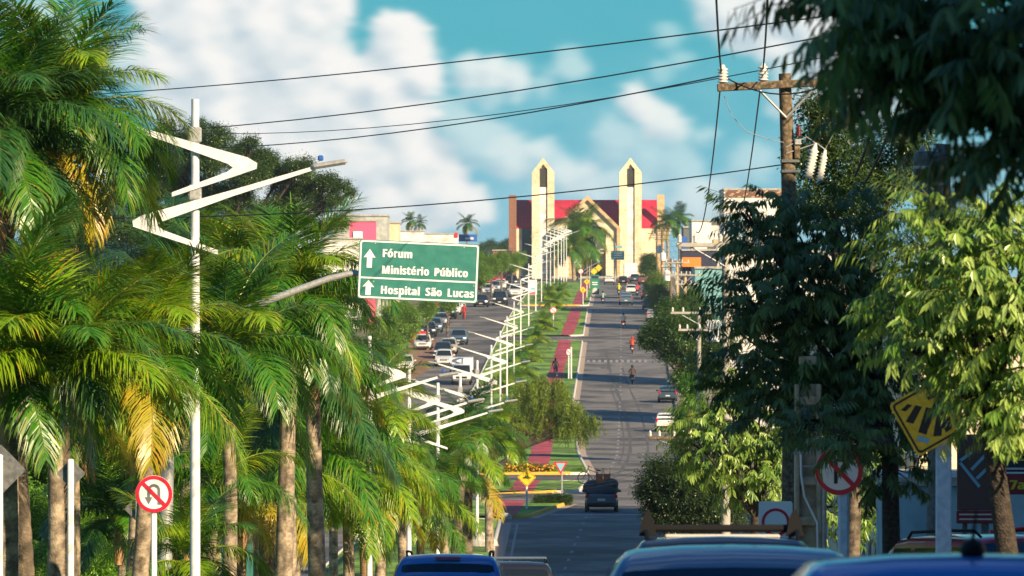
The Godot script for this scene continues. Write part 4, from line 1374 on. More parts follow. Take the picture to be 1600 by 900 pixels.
func build_buildings() -> void:
	# left of the avenue
	var o := block("tall grey-green block behind the pink panel left of the green sign", 520, 605, 338, 745, 14, M.grey_wall)
	windows(o, 2, 2, 1.0, 1.1, 7.0, 2.6)
	o = block("cream block between the grey-green block and the white sheds", 604, 623, 349, 760, 12, M.cream)
	windows(o, 1, 3, 0.8, 1.2, 3.0, 3.0)
	o = block("white shop building with a pink fascia panel and dark windows", 505, 562, 374, 700, 14, M.white_wall)
	windows(o, 3, 3, 0.8, 1.0, 2.5, 2.4)
	panel_on(o, "red_fascia", 1.6, 4.5, 1.2, 1.3, M.awning_red)
	o = block("bright pink wall panel building rising over the white shop", 546, 587, 346, 720, 3, M.pink)
	panel_on(o, "white_emblem", -0.6, 11.6, 1.2, 0.9, M.sign_white)
	panel_on(o, "doorway", 0.4, 1.6, 1.0, 2.1, M.void)
	o = block("long white shed under the far pair of palms", 623, 662, 362, 1120, 10, M.white_wall)
	windows(o, 3, 1, 0.9, 0.8, 6.0, 2.0)
	panel_on(o, "roller_door", 0.0, 1.9, 3.0, 2.6, M.grey_wall)
	o = block("low white shop with a red edge beside the far sheds", 660, 716, 366, 1150, 10, M.white_wall)
	windows(o, 4, 1, 0.9, 0.8, 6.6, 2.0)
	panel_on(o, "red_edge", 3.2, 9.0, 0.7, 1.0, M.awning_red)
	panel_on(o, "pink_band", -2.6, 7.4, 1.3, 0.5, M.pink)
	o = block("low shed carrying a blue fascia at the far tree line", 714, 748, 383, 1110, 8, M.grey_wall)
	panel_on(o, "blue_fascia", 0.0, 8.3, 3.6, 1.4, M.board_blue)
	panel_on(o, "white_patch", 0.3, 8.2, 1.6, 0.4, M.sign_white, 0.21, 0.02)
	o = block("brown-walled house with small balconies far left of the church", 770, 800, 392, 1040, 8, M.brick_brown)
	windows(o, 2, 1, 0.7, 0.9, 3.0, 2.0)
	# right of the avenue
	o = block("tall white building with a brick parapet behind the dark tree", 1131, 1235, 297, 735, 16, M.white_wall)
	windows(o, 5, 5, 1.0, 1.1, 2.4, 2.7)
	var bricks := MB.new().cbox(Vector3.ZERO, Vector3(0.40, 0.16, 0.1), 0.015).mesh()
	var wide: float = o.get_meta("w")
	var tall: float = o.get_meta("h")
	for r in 5:
		for c in 19:
			var x := -wide / 2 + 0.24 + c * 0.44 + (0.22 if r % 2 else 0.0)
			if x < wide / 2 - 0.2:
				show_mesh(bricks, "brick", M.brick_brown if (r * 7 + c * 3) % 4 else M.tan, o).position = Vector3(x, tall - 0.12 - r * 0.19, 0.05)
	panel_on(o, "dark_recess", -wide / 2 + 1.6, tall - 5.4, 2.4, 4.6, M.blue_wall)
	var bal := panel_on(o, "balcony", -wide / 2 - 0.7, tall - 4.2, 1.8, 0.7, M.sign_back, -0.6, 1.0)
	for k in 6:
		part(MB.new().box(Vector3(-wide / 2 - 1.5 + k * 0.3, tall - 3.2, 0.35), Vector3(0.04, 1.3, 0.04)), "baluster", M.steel_rail, bal)
	for y in [2.6, 3.0, 3.4]:
		part(MB.new().box(Vector3(-wide / 2 - 0.75, tall - y, 0.37), Vector3(1.6, 0.05, 0.05)), "rail", M.steel_rail, bal)
	o = block("stepped white building left of the brick-topped one", 1081, 1132, 346, 790, 12, M.white_wall)
	windows(o, 3, 3, 0.9, 1.0, 2.2, 2.8)
	panel_on(o, "grey_shutter", 0.6, 8.9, 1.2, 0.5, M.sign_back)
	panel_on(o, "brick_patch", 1.2, 9.6, 1.0, 0.6, M.tan)
	o = block("narrow dark building beside the far fan palm", 1068, 1082, 356, 830, 10, M.sign_back)
	panel_on(o, "blue_panel", -0.5, 8.5, 0.8, 2.6, M.board_blue)
	panel_on(o, "grey_panel", 0.4, 6.0, 0.7, 2.0, M.grey_wall)
	o = block("dark shopfront with an orange box sign uphill on the right", 1066, 1120, 392, 690, 10, M.navy)
	panel_on(o, "orange_sign", -1.0, 9.0, 2.3, 1.15, M.orange, 0.1, 0.8)
	panel_on(o, "lime_sign", 1.6, 7.2, 0.8, 0.5, tinted("lime", 0.35, 0.6, 0.12), 0.1, 0.3)
	panel_on(o, "red_sign", 0.6, 7.2, 1.0, 1.0, M.awning_red, 0.4, 0.3)
	panel_on(o, "doorway", 0.2, 1.8, 2.0, 2.2, M.void)
	o = block("blue-green shop with red awning halfway up the right side", 1086, 1150, 420, 560, 10, M.board_teal)
	panel_on(o, "shop_window", 0.2, 2.2, 2.4, 1.8, M.glass_blue)
	panel_on(o, "white_column", -0.6, 4.5, 0.3, 3.0, M.white_wall)
	var aw := MB.new()
	aw.prism([Vector2(-0.8, 0.5), Vector2(0.8, 0.6), Vector2(0.65, -0.2), Vector2(0.2, -0.6), Vector2(0.0, -0.35), Vector2(-0.5, -0.15)], 0.3, Transform3D(Basis(), Vector3(-1.4, 5.2, 1.2)))
	part(aw, "red_awning", M.awning_red, o)
	for q in [[1.0, 6.6], [1.25, 6.0], [0.9, 5.5], [1.2, 4.9], [1.35, 5.3]]:
		part(MB.new().cbox(Vector3(q[0], q[1], 0.5), Vector3(0.45, 0.28, 0.12), 0.05, Basis(Vector3.BACK, 0.3)), "yellow_letter", M.letter_yellow, o)
	o = block("white shop wall glimpsed through the dark tree", 1140, 1300, 395, 480, 12, M.white_wall)
	windows(o, 4, 3, 1.1, 1.1, 3.2, 3.0)
	panel_on(o, "red_sign", -1.5, 10.2, 1.4, 0.8, M.awning_red)
	# pale blue building behind the billboard, close by on the right
	var d := 92.0
	var base := at_u(7.6, d, 0.0)
	o = thing("building", "pale blue street wall with a gate under the billboard", "building", Vector3(base.x, ground(d) - 0.3, -d))
	part(MB.new().box(Vector3(0.6, 1.6, -2.0), Vector3(7.6, 3.2, 4.0)), "wall", M.blue_wall, o)
	part(MB.new().box(Vector3(0.6, 3.28, -2.0), Vector3(7.8, 0.14, 4.2)), "coping", M.concrete, o)
	part(MB.new().cbox(Vector3(-0.55, 0.9, 0.05), Vector3(1.5, 2.0, 0.08), 0.02), "gate", tinted("gate_teal", 0.05, 0.10, 0.11), o)
	for k in 7:
		part(MB.new().box(Vector3(-1.2 + k * 0.21, 0.9, 0.11), Vector3(0.03, 1.9, 0.03)), "gate_bar", M.sign_back, o)
	part(MB.new().box(Vector3(1.4, 2.3, 0.03), Vector3(2.4, 1.3, 0.04)), "upper_panel", M.white_wall, o)
	# billboard with its angular emblem
	d = 84.0
	base = px_ground(1540, d, 0.15)
	o = thing("billboard", "dark brown billboard with an angular pale blue emblem beside the blue wall", "billboard", base)
	var c := px(1528, 738, d) - base
	part(MB.new().cbox(c, Vector3(0.62, 1.12, 0.08), 0.012), "board", M.board_brown, o)
	var f := Transform3D(Basis(), c + Vector3(-0.01, 0.02, 0.045))
	for q in [[-0.27, 0.14, 0.02, -0.22], [-0.27, 0.14, -0.10, 0.27], [-0.08, 0.03, 0.14, 0.26], [0.0, -0.10, 0.27, 0.16], [0.27, 0.16, 0.12, 0.35]]:
		var a := Vector3(q[0], q[1], 0)
		var b := Vector3(q[2], q[3], 0)
		part(MB.new().box(f * ((a + b) / 2), Vector3(a.distance_to(b) + 0.03, 0.045, 0.01), Basis(Vector3.BACK, atan2(b.y - a.y, b.x - a.x))), "emblem_bar", M.letter_cyan, o)
	var lowr := part(MB.new().cbox(c + Vector3(0.02, -0.66, 0.0), Vector3(0.68, 0.19, 0.09), 0.012), "lower_board", M.board_maroon, o)
	for y in [-0.62, -0.69]:
		part(MB.new().box(c + Vector3(0.0, y, 0.048), Vector3(0.56, 0.022, 0.006)), "small_print", M.letter_pale, lowr)
	part(MB.new().tube([Vector3(0.0, 0, -0.1), Vector3(0.0, c.y - 0.7, -0.1)], [0.06, 0.06], 10), "pole", M.sign_back, o)
	part(MB.new().tube([Vector3(0.0, 0, -0.1) + Vector3(-0.3, 0, 0), Vector3(-0.3, c.y + 0.5, -0.1)], [0.04, 0.04], 8), "pole", M.sign_back, o)
	# shop sign behind the leaning trunk
	base = px_ground(1596, 88.0, 0.15)
	o = thing("shop_sign", "navy and maroon shop signs with yellow lettering behind the leaning trunk", "sign", base)
	c = px(1592, 716, 88.0) - base
	part(MB.new().cbox(c, Vector3(0.62, 0.42, 0.06), 0.01), "navy_board", M.navy, o)
	letters("CE", c + Vector3(-0.29, -0.04, 0.034), 0.19, 0.36, M.letter_yellow, o)
	part(MB.new().box(c + Vector3(0, -0.16, 0.034), Vector3(0.56, 0.03, 0.006)), "pale_line", M.letter_pale, o)
	part(MB.new().cbox(c + Vector3(-0.02, -0.40, 0.0), Vector3(0.66, 0.32, 0.06), 0.01), "maroon_board", M.board_maroon, o)
	letters("7a", c + Vector3(-0.14, -0.48, 0.034), 0.14, 0.22, M.letter_yellow, o)
	for x in [-0.25, 0.25]:
		part(MB.new().tube([Vector3(x, 0, -0.08), Vector3(x, c.y + 0.15, -0.08)], [0.03, 0.03], 8), "pole", M.galvanised, o)
	# houses added out of sight on the right to shade trees, cars and dip
	shade_house("plastered house outside the picture, added to shade the nearest cars", 13.6, -16.0, 38.0, 20.0, 13.5)
	shade_house("tall plastered house outside the picture, added to shade the dark tree", 13.5, 45.0, 30.0, 14.0, 14.0)
	shade_house("plastered block behind the trees, added to shade the dip", 10.5, 200.0, 100.0, 14.0, 11.0)


func tinted(called: String, r: float, g: float, b: float) -> StandardMaterial3D:
	return M[called] if M.has(called) else plain(called, tone(r, g, b), 0.6)


func shade_house(label: String, u: float, d: float, deep: float, wide: float, high: float) -> void:
	var g := ground(d + deep / 2)
	var o := thing("building", label, "building", Vector3(u + LEAN * d + wide / 2, g - 1.5, -d))
	part(MB.new().box(Vector3(0, (high + 1.5) / 2, -deep / 2), Vector3(wide, high + 1.5, deep)), "wall", M.cream, o)
	part(MB.new().box(Vector3(0, high + 1.6, -deep / 2), Vector3(wide + 0.6, 0.2, deep + 0.6)), "roof", M.concrete, o)
	for k in int(deep / 4.0):
		for r in 2:
			var w := part(MB.new().box(Vector3(-wide / 2 - 0.03, 3.2 + r * 4.0, -2.0 - k * 4.0), Vector3(0.08, 1.4, 1.6)), "window", M.white_wall, o)
			part(MB.new().box(Vector3(-wide / 2 - 0.08, 3.2 + r * 4.0, -2.0 - k * 4.0), Vector3(0.04, 1.2, 1.4)), "pane", M.glass_blue, w)


# ---------------------------------------------------------------- palms
var fronds := {}


func make_frond(rise: float, droop: float, hang: float, tint: Array, seed_: int, n := 120, length := 3.0, leaf := 0.80) -> ArrayMesh:
	var r := RandomNumberGenerator.new()
	r.seed = seed_
	var b := MB.new()
	b.inked = true
	var pts := []
	var at := Vector3.ZERO
	var steps := 14
	var side := Vector3.RIGHT
	var twist := r.randf_range(-0.25, 0.25)
	for i in steps + 1:
		pts.append(at)
		var s := float(i) / steps
		var a := rise - droop * pow(s, 1.25)
		at += Vector3(sin(twist * s * 2.0) * 0.3, sin(a), cos(a)).normalized() * length / steps
	var radii := []
	for i in steps + 1:
		radii.append(lerpf(0.028, 0.004, float(i) / steps))
	b.ink = tint[2]
	b.tube(pts, radii, 4, false)
	for k in n:
		var s := 0.14 + 0.86 * (k + r.randf() * 0.6) / n
		var f := s * steps
		var i := mini(int(f), steps - 1)
		var p: Vector3 = pts[i].lerp(pts[i + 1], f - i)
		var t: Vector3 = (pts[i + 1] - pts[i]).normalized()
		var up := t.cross(side) * -1.0
		var reach: float = leaf * (0.45 + 0.75 * sin(PI * clampf(s * 0.88 + 0.10, 0, 1))) * r.randf_range(0.85, 1.12)
		for e in [-1.0, 1.0]:
			var lift := r.randf_range(-0.25, 0.45)
			var fan := lerpf(0.35, 1.0, s) + r.randf_range(-0.12, 0.12)
			var dir: Vector3 = (side * e * cos(fan) + t * sin(fan) + up * lift).normalized()
			var across: Vector3 = dir.cross(up.lerp(side * e, 0.2)).normalized()
			var w := 0.0145
			var v := r.randf()
			var c: Color = tint[0].lerp(tint[1], v)
			if r.randf() < 0.08:
				c = c.lerp(tint[3], 0.8)
			var q: Vector3 = p
			var prev_l := b.put_c(q - across * w * 0.5, c)
			var prev_r := b.put_c(q + across * w * 0.5, c)
			for g in 3:
				q += dir * reach / 3.0
				dir = (dir + Vector3.DOWN * hang * (0.5 + 0.5 * g)).normalized()
				var ww: float = w * [1.0, 0.8, 0.0][g]
				var c2: Color = c.lerp(tint[3], 0.10 * g)
				if g < 2:
					var l := b.put_c(q - across * ww, c2)
					var rr := b.put_c(q + across * ww, c2)
					b.ix.append_array([prev_l, prev_r, rr, prev_l, rr, l])
					prev_l = l
					prev_r = rr
				else:
					var tip := b.put_c(q, c2)
					b.ix.append_array([prev_l, prev_r, tip])
	return b.mesh(false)


func make_fronds() -> void:
	var lc := func(r: float, g: float, b: float) -> Color: return Color(r, g, b)
	var tints := {
		"green": [lc.call(0.030, 0.13, 0.010), lc.call(0.075, 0.24, 0.014), lc.call(0.13, 0.22, 0.03), lc.call(0.24, 0.26, 0.02)],
		"lime": [lc.call(0.11, 0.26, 0.010), lc.call(0.24, 0.40, 0.014), lc.call(0.32, 0.36, 0.04), lc.call(0.46, 0.34, 0.02)],
		"gold": [lc.call(0.28, 0.30, 0.02), lc.call(0.46, 0.36, 0.03), lc.call(0.40, 0.30, 0.05), lc.call(0.52, 0.28, 0.03)],
		"blue": [lc.call(0.020, 0.085, 0.022), lc.call(0.045, 0.15, 0.032), lc.call(0.09, 0.17, 0.04), lc.call(0.13, 0.18, 0.03)],
	}
	var shapes := [[1.25, 0.85, 0.22], [0.98, 1.45, 0.42], [0.66, 1.75, 0.62], [0.25, 1.55, 0.80], [-0.30, 1.05, 0.90]]
	for key in tints:
		var list := []
		for s in shapes:
			for v in 2:
				list.append(make_frond(s[0], s[1] + v * 0.15, s[2], tints[key], 77 + list.size() * 13 + key.length()))
		fronds[key] = list
	var dead := [lc.call(0.36, 0.19, 0.07), lc.call(0.58, 0.40, 0.22), lc.call(0.42, 0.26, 0.12), lc.call(0.60, 0.30, 0.05)]
	fronds["dead"] = [make_frond(-0.9, 0.62, 0.9, dead, 5, 46, 3.0, 0.5), make_frond(-1.1, 0.45, 1.0, dead, 6, 46, 3.0, 0.42)]


func palm(label: String, x: float, d: float, cx: float, cy: float, length_: float, count_: int, opt := {}) -> Node3D:
	var length := length_ * (1.22 if d < 175.0 else 1.0)
	var count := int(count_ * (1.4 if d < 300.0 else 1.0))
	var base := px_ground(x, d, 0.1)
	var top := px(cx, cy, d) - base
	var o := thing("palm_tree", label, "palm tree", base, 0.0, "palms of the avenue")
	var r := RandomNumberGenerator.new()
	r.seed = int(x * 7 + cy * 3 + d)
	var rad: float = opt.get("r", 0.13)
	var shaft: float = opt.get("shaft", 0.0)
	var pts := []
	var radii := []
	var n: int = opt.get("rings", 12)
	var bend := Vector3(r.randf_range(-0.12, 0.12), 0, r.randf_range(-0.2, 0.2))
	for i in n + 1:
		var f := float(i) / n
		pts.append(Vector3(0, 0, 0).lerp(top - Vector3(0, shaft, 0), f) + bend * sin(PI * f))
		radii.append(rad * (1.25 - 0.35 * f) * (1.0 + (0.06 if n > 20 and i % 2 else 0.0)))
	if top.y > 0.6:
		part(MB.new().tube(pts, radii, 14 if n > 20 else 10), "trunk", opt.get("bark", M.palm_trunk), o)
	if shaft > 0.0:
		part(MB.new().lathe([[rad * 0.95, -shaft], [rad * 1.08, -shaft * 0.85], [rad * 0.9, -shaft * 0.4], [rad * 0.6, 0.05], [0.0, 0.1]], 12, top), "crownshaft", opt.get("shaft_mat", M.crownshaft), o)
	else:
		part(MB.new().tube([top - Vector3(0, 0.9, 0), top - Vector3(0, 0.3, 0), top + Vector3(0, 0.15, 0)], [rad * 0.9, rad * 1.5, rad * 0.7], 10), "fibre_crown", M.palm_fibre, o)
	var kinds: Array = opt.get("tints", ["green", "green", "lime"])
	var low: float = opt.get("low", 1.0)
	for i in count:
		var f := (i + 0.5) / count
		var kind: String = kinds[r.randi() % kinds.size()]
		var shape := clampi(int(pow(f, 1.0) * 4.99 * low), 0, 4)
		if f > 0.8 and r.randf() < opt.get("gold", 0.1):
			kind = "gold"
		var q := show_mesh(fronds[kind][shape * 2 + r.randi() % 2], "frond", M.frond_leaf, o)
		var k := length / 3.0 * r.randf_range(0.85, 1.1)
		q.transform = Transform3D(Basis(Vector3.UP, i * 2.39996 + r.randf_range(-0.3, 0.3)) * Basis(Vector3.RIGHT, r.randf_range(-0.12, 0.12)) * Basis.from_scale(Vector3.ONE * k), top)
	for i in int(opt.get("dead", 0)):
		var q := show_mesh(fronds["dead"][i % 2], "dead_frond", M.frond_leaf, o)
		q.transform = Transform3D(Basis(Vector3.UP, opt.get("dead_turn", 0.0) + i * 1.1) * Basis.from_scale(Vector3.ONE * length / 3.0 * r.randf_range(0.5, 0.75)), top - Vector3(0, 0.25, 0))
	if opt.has("spear"):
		part(MB.new().tube([top, top + Vector3(0.02, opt.spear * 0.6, 0), top + Vector3(-0.02, opt.spear, 0)], [0.035, 0.025, 0.008], 6), "spear_leaf", M.crownshaft_green, o)
	if opt.has("flower"):
		var b := MB.new()
		for i in 90:
			var a := r.randf() * TAU
			var s := Vector3(cos(a) * 0.1 + r.randf_range(0.1, 0.75), r.randf_range(-0.05, 0.25), 0.45 + sin(a) * 0.2)
			b.tube([s, s + Vector3(r.randf_range(-0.08, 0.08), -0.25, 0.05), s + Vector3(r.randf_range(-0.1, 0.1), -0.5, 0.08)], [0.012, 0.012, 0.006], 3, false)
		var fl := part(b, "dry_flower_cluster", M.dead_frond, o)
		fl.position = top + Vector3(-0.1, -0.1, 0)
		fl.set_meta("kind", "stuff")
	return o


func build_palms() -> void:
	make_fronds()
	var G := ["green", "green", "lime"]
	var Y := ["lime", "lime", "green"]
	var Bl := ["blue", "green", "blue"]
	palm("tallest palm at top left, dry fronds hanging under its crown", 118, 84, 88, 200, 2.0, 26, {"r": 0.12, "bark": M.bark_grey, "tints": G, "dead": 5, "dead_turn": -0.5, "gold": 0.35, "rings": 60})
	palm("tall palm cut by the left edge, brown trunk", 48, 82, 2, 215, 1.9, 22, {"r": 0.12, "bark": M.bark_grey, "tints": Bl, "dead": 3, "rings": 60})
	palm("palm with yellow crownshaft and pale ringed trunk", 82, 78, 86, 606, 2.0, 15, {"r": 0.11, "shaft": 0.80, "tints": Y, "gold": 0.0, "low": 0.60, "rings": 120})
	palm("dark-fronded palm at the left edge below the tall ones", 4, 79, 6, 540, 1.9, 16, {"tints": Bl})
	palm("palm with golden dry lower fronds beside the yellow crownshaft", 112, 112, 112, 640, 1.9, 12, {"r": 0.1, "tints": Y, "dead": 4, "gold": 0.6})
	palm("palm drooping behind the no U-turn sign", 198, 116, 214, 600, 2.3, 16, {"r": 0.11, "tints": Y, "low": 1.0})
	palm("palm with a tall spear leaf behind the white lamp post", 366, 150, 372, 470, 2.7, 20, {"r": 0.2, "bark": M.palm_fibre, "tints": G, "spear": 1.6})
	palm("palm whose fronds brush the green road sign's arm", 440, 116, 455, 468, 2.05, 18, {"r": 0.16, "tints": G, "spear": 2.2})
	palm("broad blue-green palm just left of the green road sign", 500, 124, 488, 560, 1.75, 20, {"r": 0.17, "tints": Bl, "gold": 0.3})
	palm("feathery dark palm behind the tall lamp post", 262, 165, 262, 450, 2.7, 18, {"r": 0.16, "tints": Bl})
	palm("feathery palm right of the no U-turn sign", 290, 150, 290, 520, 3.0, 16, {"r": 0.15, "tints": Bl})
	palm("young palm with a bright green crownshaft and grey base", 333, 112, 333, 762, 1.7, 11, {"r": 0.10, "shaft": 0.75, "shaft_mat": M.crownshaft_green, "tints": G, "low": 0.85, "rings": 40})
	palm("shaggy palm with a straw skirt beside the young palm", 372, 132, 372, 760, 1.9, 14, {"r": 0.12, "bark": M.bark_grey, "dead": 6, "tints": Y, "gold": 0.5})
	palm("shaggy palm with a brown skirt left of the pale trunk", 420, 138, 420, 745, 2.0, 14, {"r": 0.17, "bark": M.bark_grey, "dead": 7, "tints": Y, "gold": 0.4})
	palm("palm with a broad pale ringed trunk at bottom centre-left", 460, 140, 458, 705, 2.7, 16, {"r": 0.165, "shaft": 0.5, "tints": G, "low": 0.9, "rings": 90})
	palm("slim palm beside the broad pale trunk", 490, 150, 490, 770, 2.1, 12, {"r": 0.10, "shaft": 0.45, "tints": Y, "gold": 0.4, "rings": 60})
	palm("golden-fronded palm with a dry flower cluster below the green sign", 574, 160, 562, 672, 2.4, 20, {"r": 0.16, "bark": M.palm_fibre, "tints": Y, "gold": 0.5, "flower": true, "dead": 2})
	palm("palm with long hanging fronds below the flower cluster", 545, 152, 540, 745, 2.4, 16, {"r": 0.14, "tints": Y, "low": 1.0})
	palm("blue-green palm right of the flower cluster", 630, 182, 622, 750, 2.5, 18, {"r": 0.15, "tints": Bl})
	palm("palm above the blue car's left side", 655, 190, 655, 790, 2.7, 14, {"r": 0.13, "tints": G})
	palm("upright bright palm among the lamp posts", 693, 214, 690, 725, 2.6, 14, {"r": 0.14, "tints": G, "low": 0.8})
	palm("dark palm in the shade right of the lamp cluster", 712, 222, 728, 668, 2.3, 16, {"r": 0.19, "bark": M.bark_grey, "tints": Bl})
	palm("palm arching above the boulders", 728, 232, 730, 735, 2.6, 14, {"r": 0.2, "bark": M.bark_grey, "tints": G})
	palm("bright palm behind the weeping tree's trunk", 765, 262, 766, 690, 2.5, 15, {"r": 0.17, "tints": Y, "low": 0.9})
	palm("lime palm hiding the sign pole below its arm", 205, 84, 226, 560, 1.75, 16, {"r": 0.11, "tints": Y, "gold": 0.3})
	palm("green palm crowding the lamp post's right side", 352, 105, 350, 560, 2.2, 16, {"r": 0.12, "tints": G})
	palm("blue-green palm between the spear palm and the flower cluster", 452, 128, 452, 610, 2.6, 16, {"r": 0.13, "tints": Bl})
	palm("palm under the green road sign's left half", 590, 168, 590, 745, 2.2, 16, {"r": 0.14, "tints": Y, "gold": 0.3})
	palm("low palm right of the tall lamp post's foot", 300, 98, 290, 880, 1.5, 10, {"r": 0.08, "tints": Y})
	palm("low dark palm under the no U-turn sign", 180, 118, 185, 815, 1.7, 10, {"r": 0.08, "tints": Bl, "low": 0.8})
	palm("palm between the shaggy pair and the lamp post", 345, 160, 330, 640, 2.6, 14, {"r": 0.12, "tints": G})
	palm("palm filling the gap above the shaggy pair", 405, 165, 405, 630, 2.9, 16, {"r": 0.13, "tints": Bl, "gold": 0.3})
	palm("palm right of the spear palm, half behind the sign arm", 520, 185, 515, 640, 2.4, 14, {"r": 0.13, "tints": G})
	# young clumps on the far median
	for q in [[850, 505, 690, 2.4, "bushy young palm below the round sign on the median"], [826, 556, 610, 2.4, "bushy young palm left of the cyclist"], [812, 575, 575, 2.2, "bushy young palm at the foot of the third uphill lamp"], [866, 470, 770, 2.3, "bushy young palm beside the cycle path uphill"], [858, 455, 815, 2.4, "bushy young palm among the far lamp posts"], [874, 450, 845, 2.4, "bushy young palm opposite the green poster board"], [785, 600, 545, 2.2, "bushy young palm left of the weeping tree's top"], [806, 600, 555, 1.9, "bushy young palm behind the weeping tree's crown"], [838, 528, 655, 2.0, "bushy young palm beside the median crossing"]]:
		var d: float = q[2]
		var b := px_ground(q[0], d, 0.1)
		palm(q[4], q[0], d, q[0], 450.0 - (b.y + 0.5) * F / d, q[3] * 1.1, 20, {"tints": Y, "low": 0.85})
	# far palms
	palm("big feathery palm in front of the church gable", 905, 1030, 905, 368, 7.0, 36, {"r": 0.35, "tints": G, "low": 1.0, "spear": 2.0})
	palm("second palm trunk beside the one before the church gable", 897, 1024, 892, 385, 5.4, 24, {"r": 0.3, "tints": G})
	palm("far fan-crowned palm right of the church", 1045, 1000, 1042, 350, 4.0, 16, {"r": 0.25, "tints": Bl})
	palm("second far palm right of the church", 1062, 1010, 1060, 345, 4.0, 16, {"r": 0.25, "tints": Bl})
	palm("far round-headed palm above the white shed", 641, 1180, 641, 346, 2.6, 14, {"r": 0.25, "tints": Bl})
	palm("far ragged palm above the low white shop", 655, 1190, 655, 350, 2.4, 12, {"r": 0.2, "tints": Bl})
	palm("far palm with upright fronds above the blue fascia", 730, 1170, 730, 350, 3.2, 14, {"r": 0.22, "tints": Bl, "low": 1.0})


# ---------------------------------------------------------------- broadleaf trees
var twigs := {}


func leaf_at(b: MB, p: Vector3, dir: Vector3, face: Vector3, l: float, w: float, c: Color) -> void:
	var x := dir.cross(face).normalized()
	var n := x.cross(dir).normalized()
	var m := p + dir * l * 0.45 - n * w * 0.12
	var tip := p + dir * l - n * l * 0.06
	b.ink = c
	var i := b.put(p)
	b.put(p + dir * l * 0.42 + x * w * 0.5)
	b.put(m)
	b.put(p + dir * l * 0.42 - x * w * 0.5)
	b.put(tip)
	b.ix.append_array([i, i + 1, i + 2, i, i + 2, i + 3, i + 1, i + 4, i + 2, i + 2, i + 4, i + 3])


func make_twigs() -> void:
	var r := RandomNumberGenerator.new()
	r.seed = 99
	# hanging oval leaves on a short twig (metres), 4 variants
	for v in 4:
		var b := MB.new()
		b.inked = true
		b.ink = Color(0.5, 0.42, 0.3)
		b.tube([Vector3.ZERO, Vector3(0, 0.02, 0.16), Vector3(0, -0.03, 0.34)], [0.004, 0.003, 0.0015], 3, false)
		for k in 17:
			var s := 0.05 + 0.30 * k / 16.0
			var e := -1.0 if k % 2 else 1.0
			var dir := Vector3(e * r.randf_range(0.10, 0.55), r.randf_range(-1.2, -0.55), r.randf_range(0.05, 0.55)).normalized()
			var sh := r.randf_range(0.7, 1.25)
			leaf_at(b, Vector3(e * 0.01, 0.02 - 0.35 * s * s, s), dir, Vector3(r.randf_range(-0.6, 0.6), 0.35, 0.9).normalized(), r.randf_range(0.085, 0.15), r.randf_range(0.026, 0.038), Color(sh, sh, sh * r.randf_range(0.8, 1.0)))
		twigs["oval%d" % v] = b.mesh(false)
	# a loose ball of small leaves, unit size about 1 m
	for v in 3:
		var b := MB.new()
		b.inked = true
		for k in 46:
			var p := Vector3(r.randfn(), r.randfn() * 0.7, r.randfn()) * 0.22
			var dir := (p.normalized() + Vector3(r.randf_range(-0.6, 0.6), r.randf_range(-0.7, 0.2), r.randf_range(-0.6, 0.6))).normalized()
			var sh := r.randf_range(0.7, 1.3)
			leaf_at(b, p, dir, Vector3(r.randf_range(-0.7, 0.7), 1.0, r.randf_range(-0.2, 0.9)).normalized(), r.randf_range(0.14, 0.24), r.randf_range(0.06, 0.10), Color(sh, sh, sh))
		twigs["spray%d" % v] = b.mesh(false)
	# hanging strands
	for v in 2:
		var b := MB.new()
		b.inked = true
		for t in 4:
			var p := Vector3(r.randf_range(-0.18, 0.18), 0, r.randf_range(-0.18, 0.18))
			var way := Vector3(r.randf_range(-0.3, 0.3), -1.0, r.randf_range(-0.3, 0.3)).normalized()
			for k in 16:
				p += way * 0.055
				way = (way + Vector3(0, -0.12, 0)).normalized()
				var a := r.randf() * TAU
				var sh := r.randf_range(0.7, 1.3)
				leaf_at(b, p, (Vector3(cos(a), -0.9, sin(a))).normalized(), Vector3(sin(a), 0.4, cos(a)), r.randf_range(0.09, 0.15), 0.034, Color(sh, sh, sh * 0.8))
		twigs["strand%d" % v] = b.mesh(false)


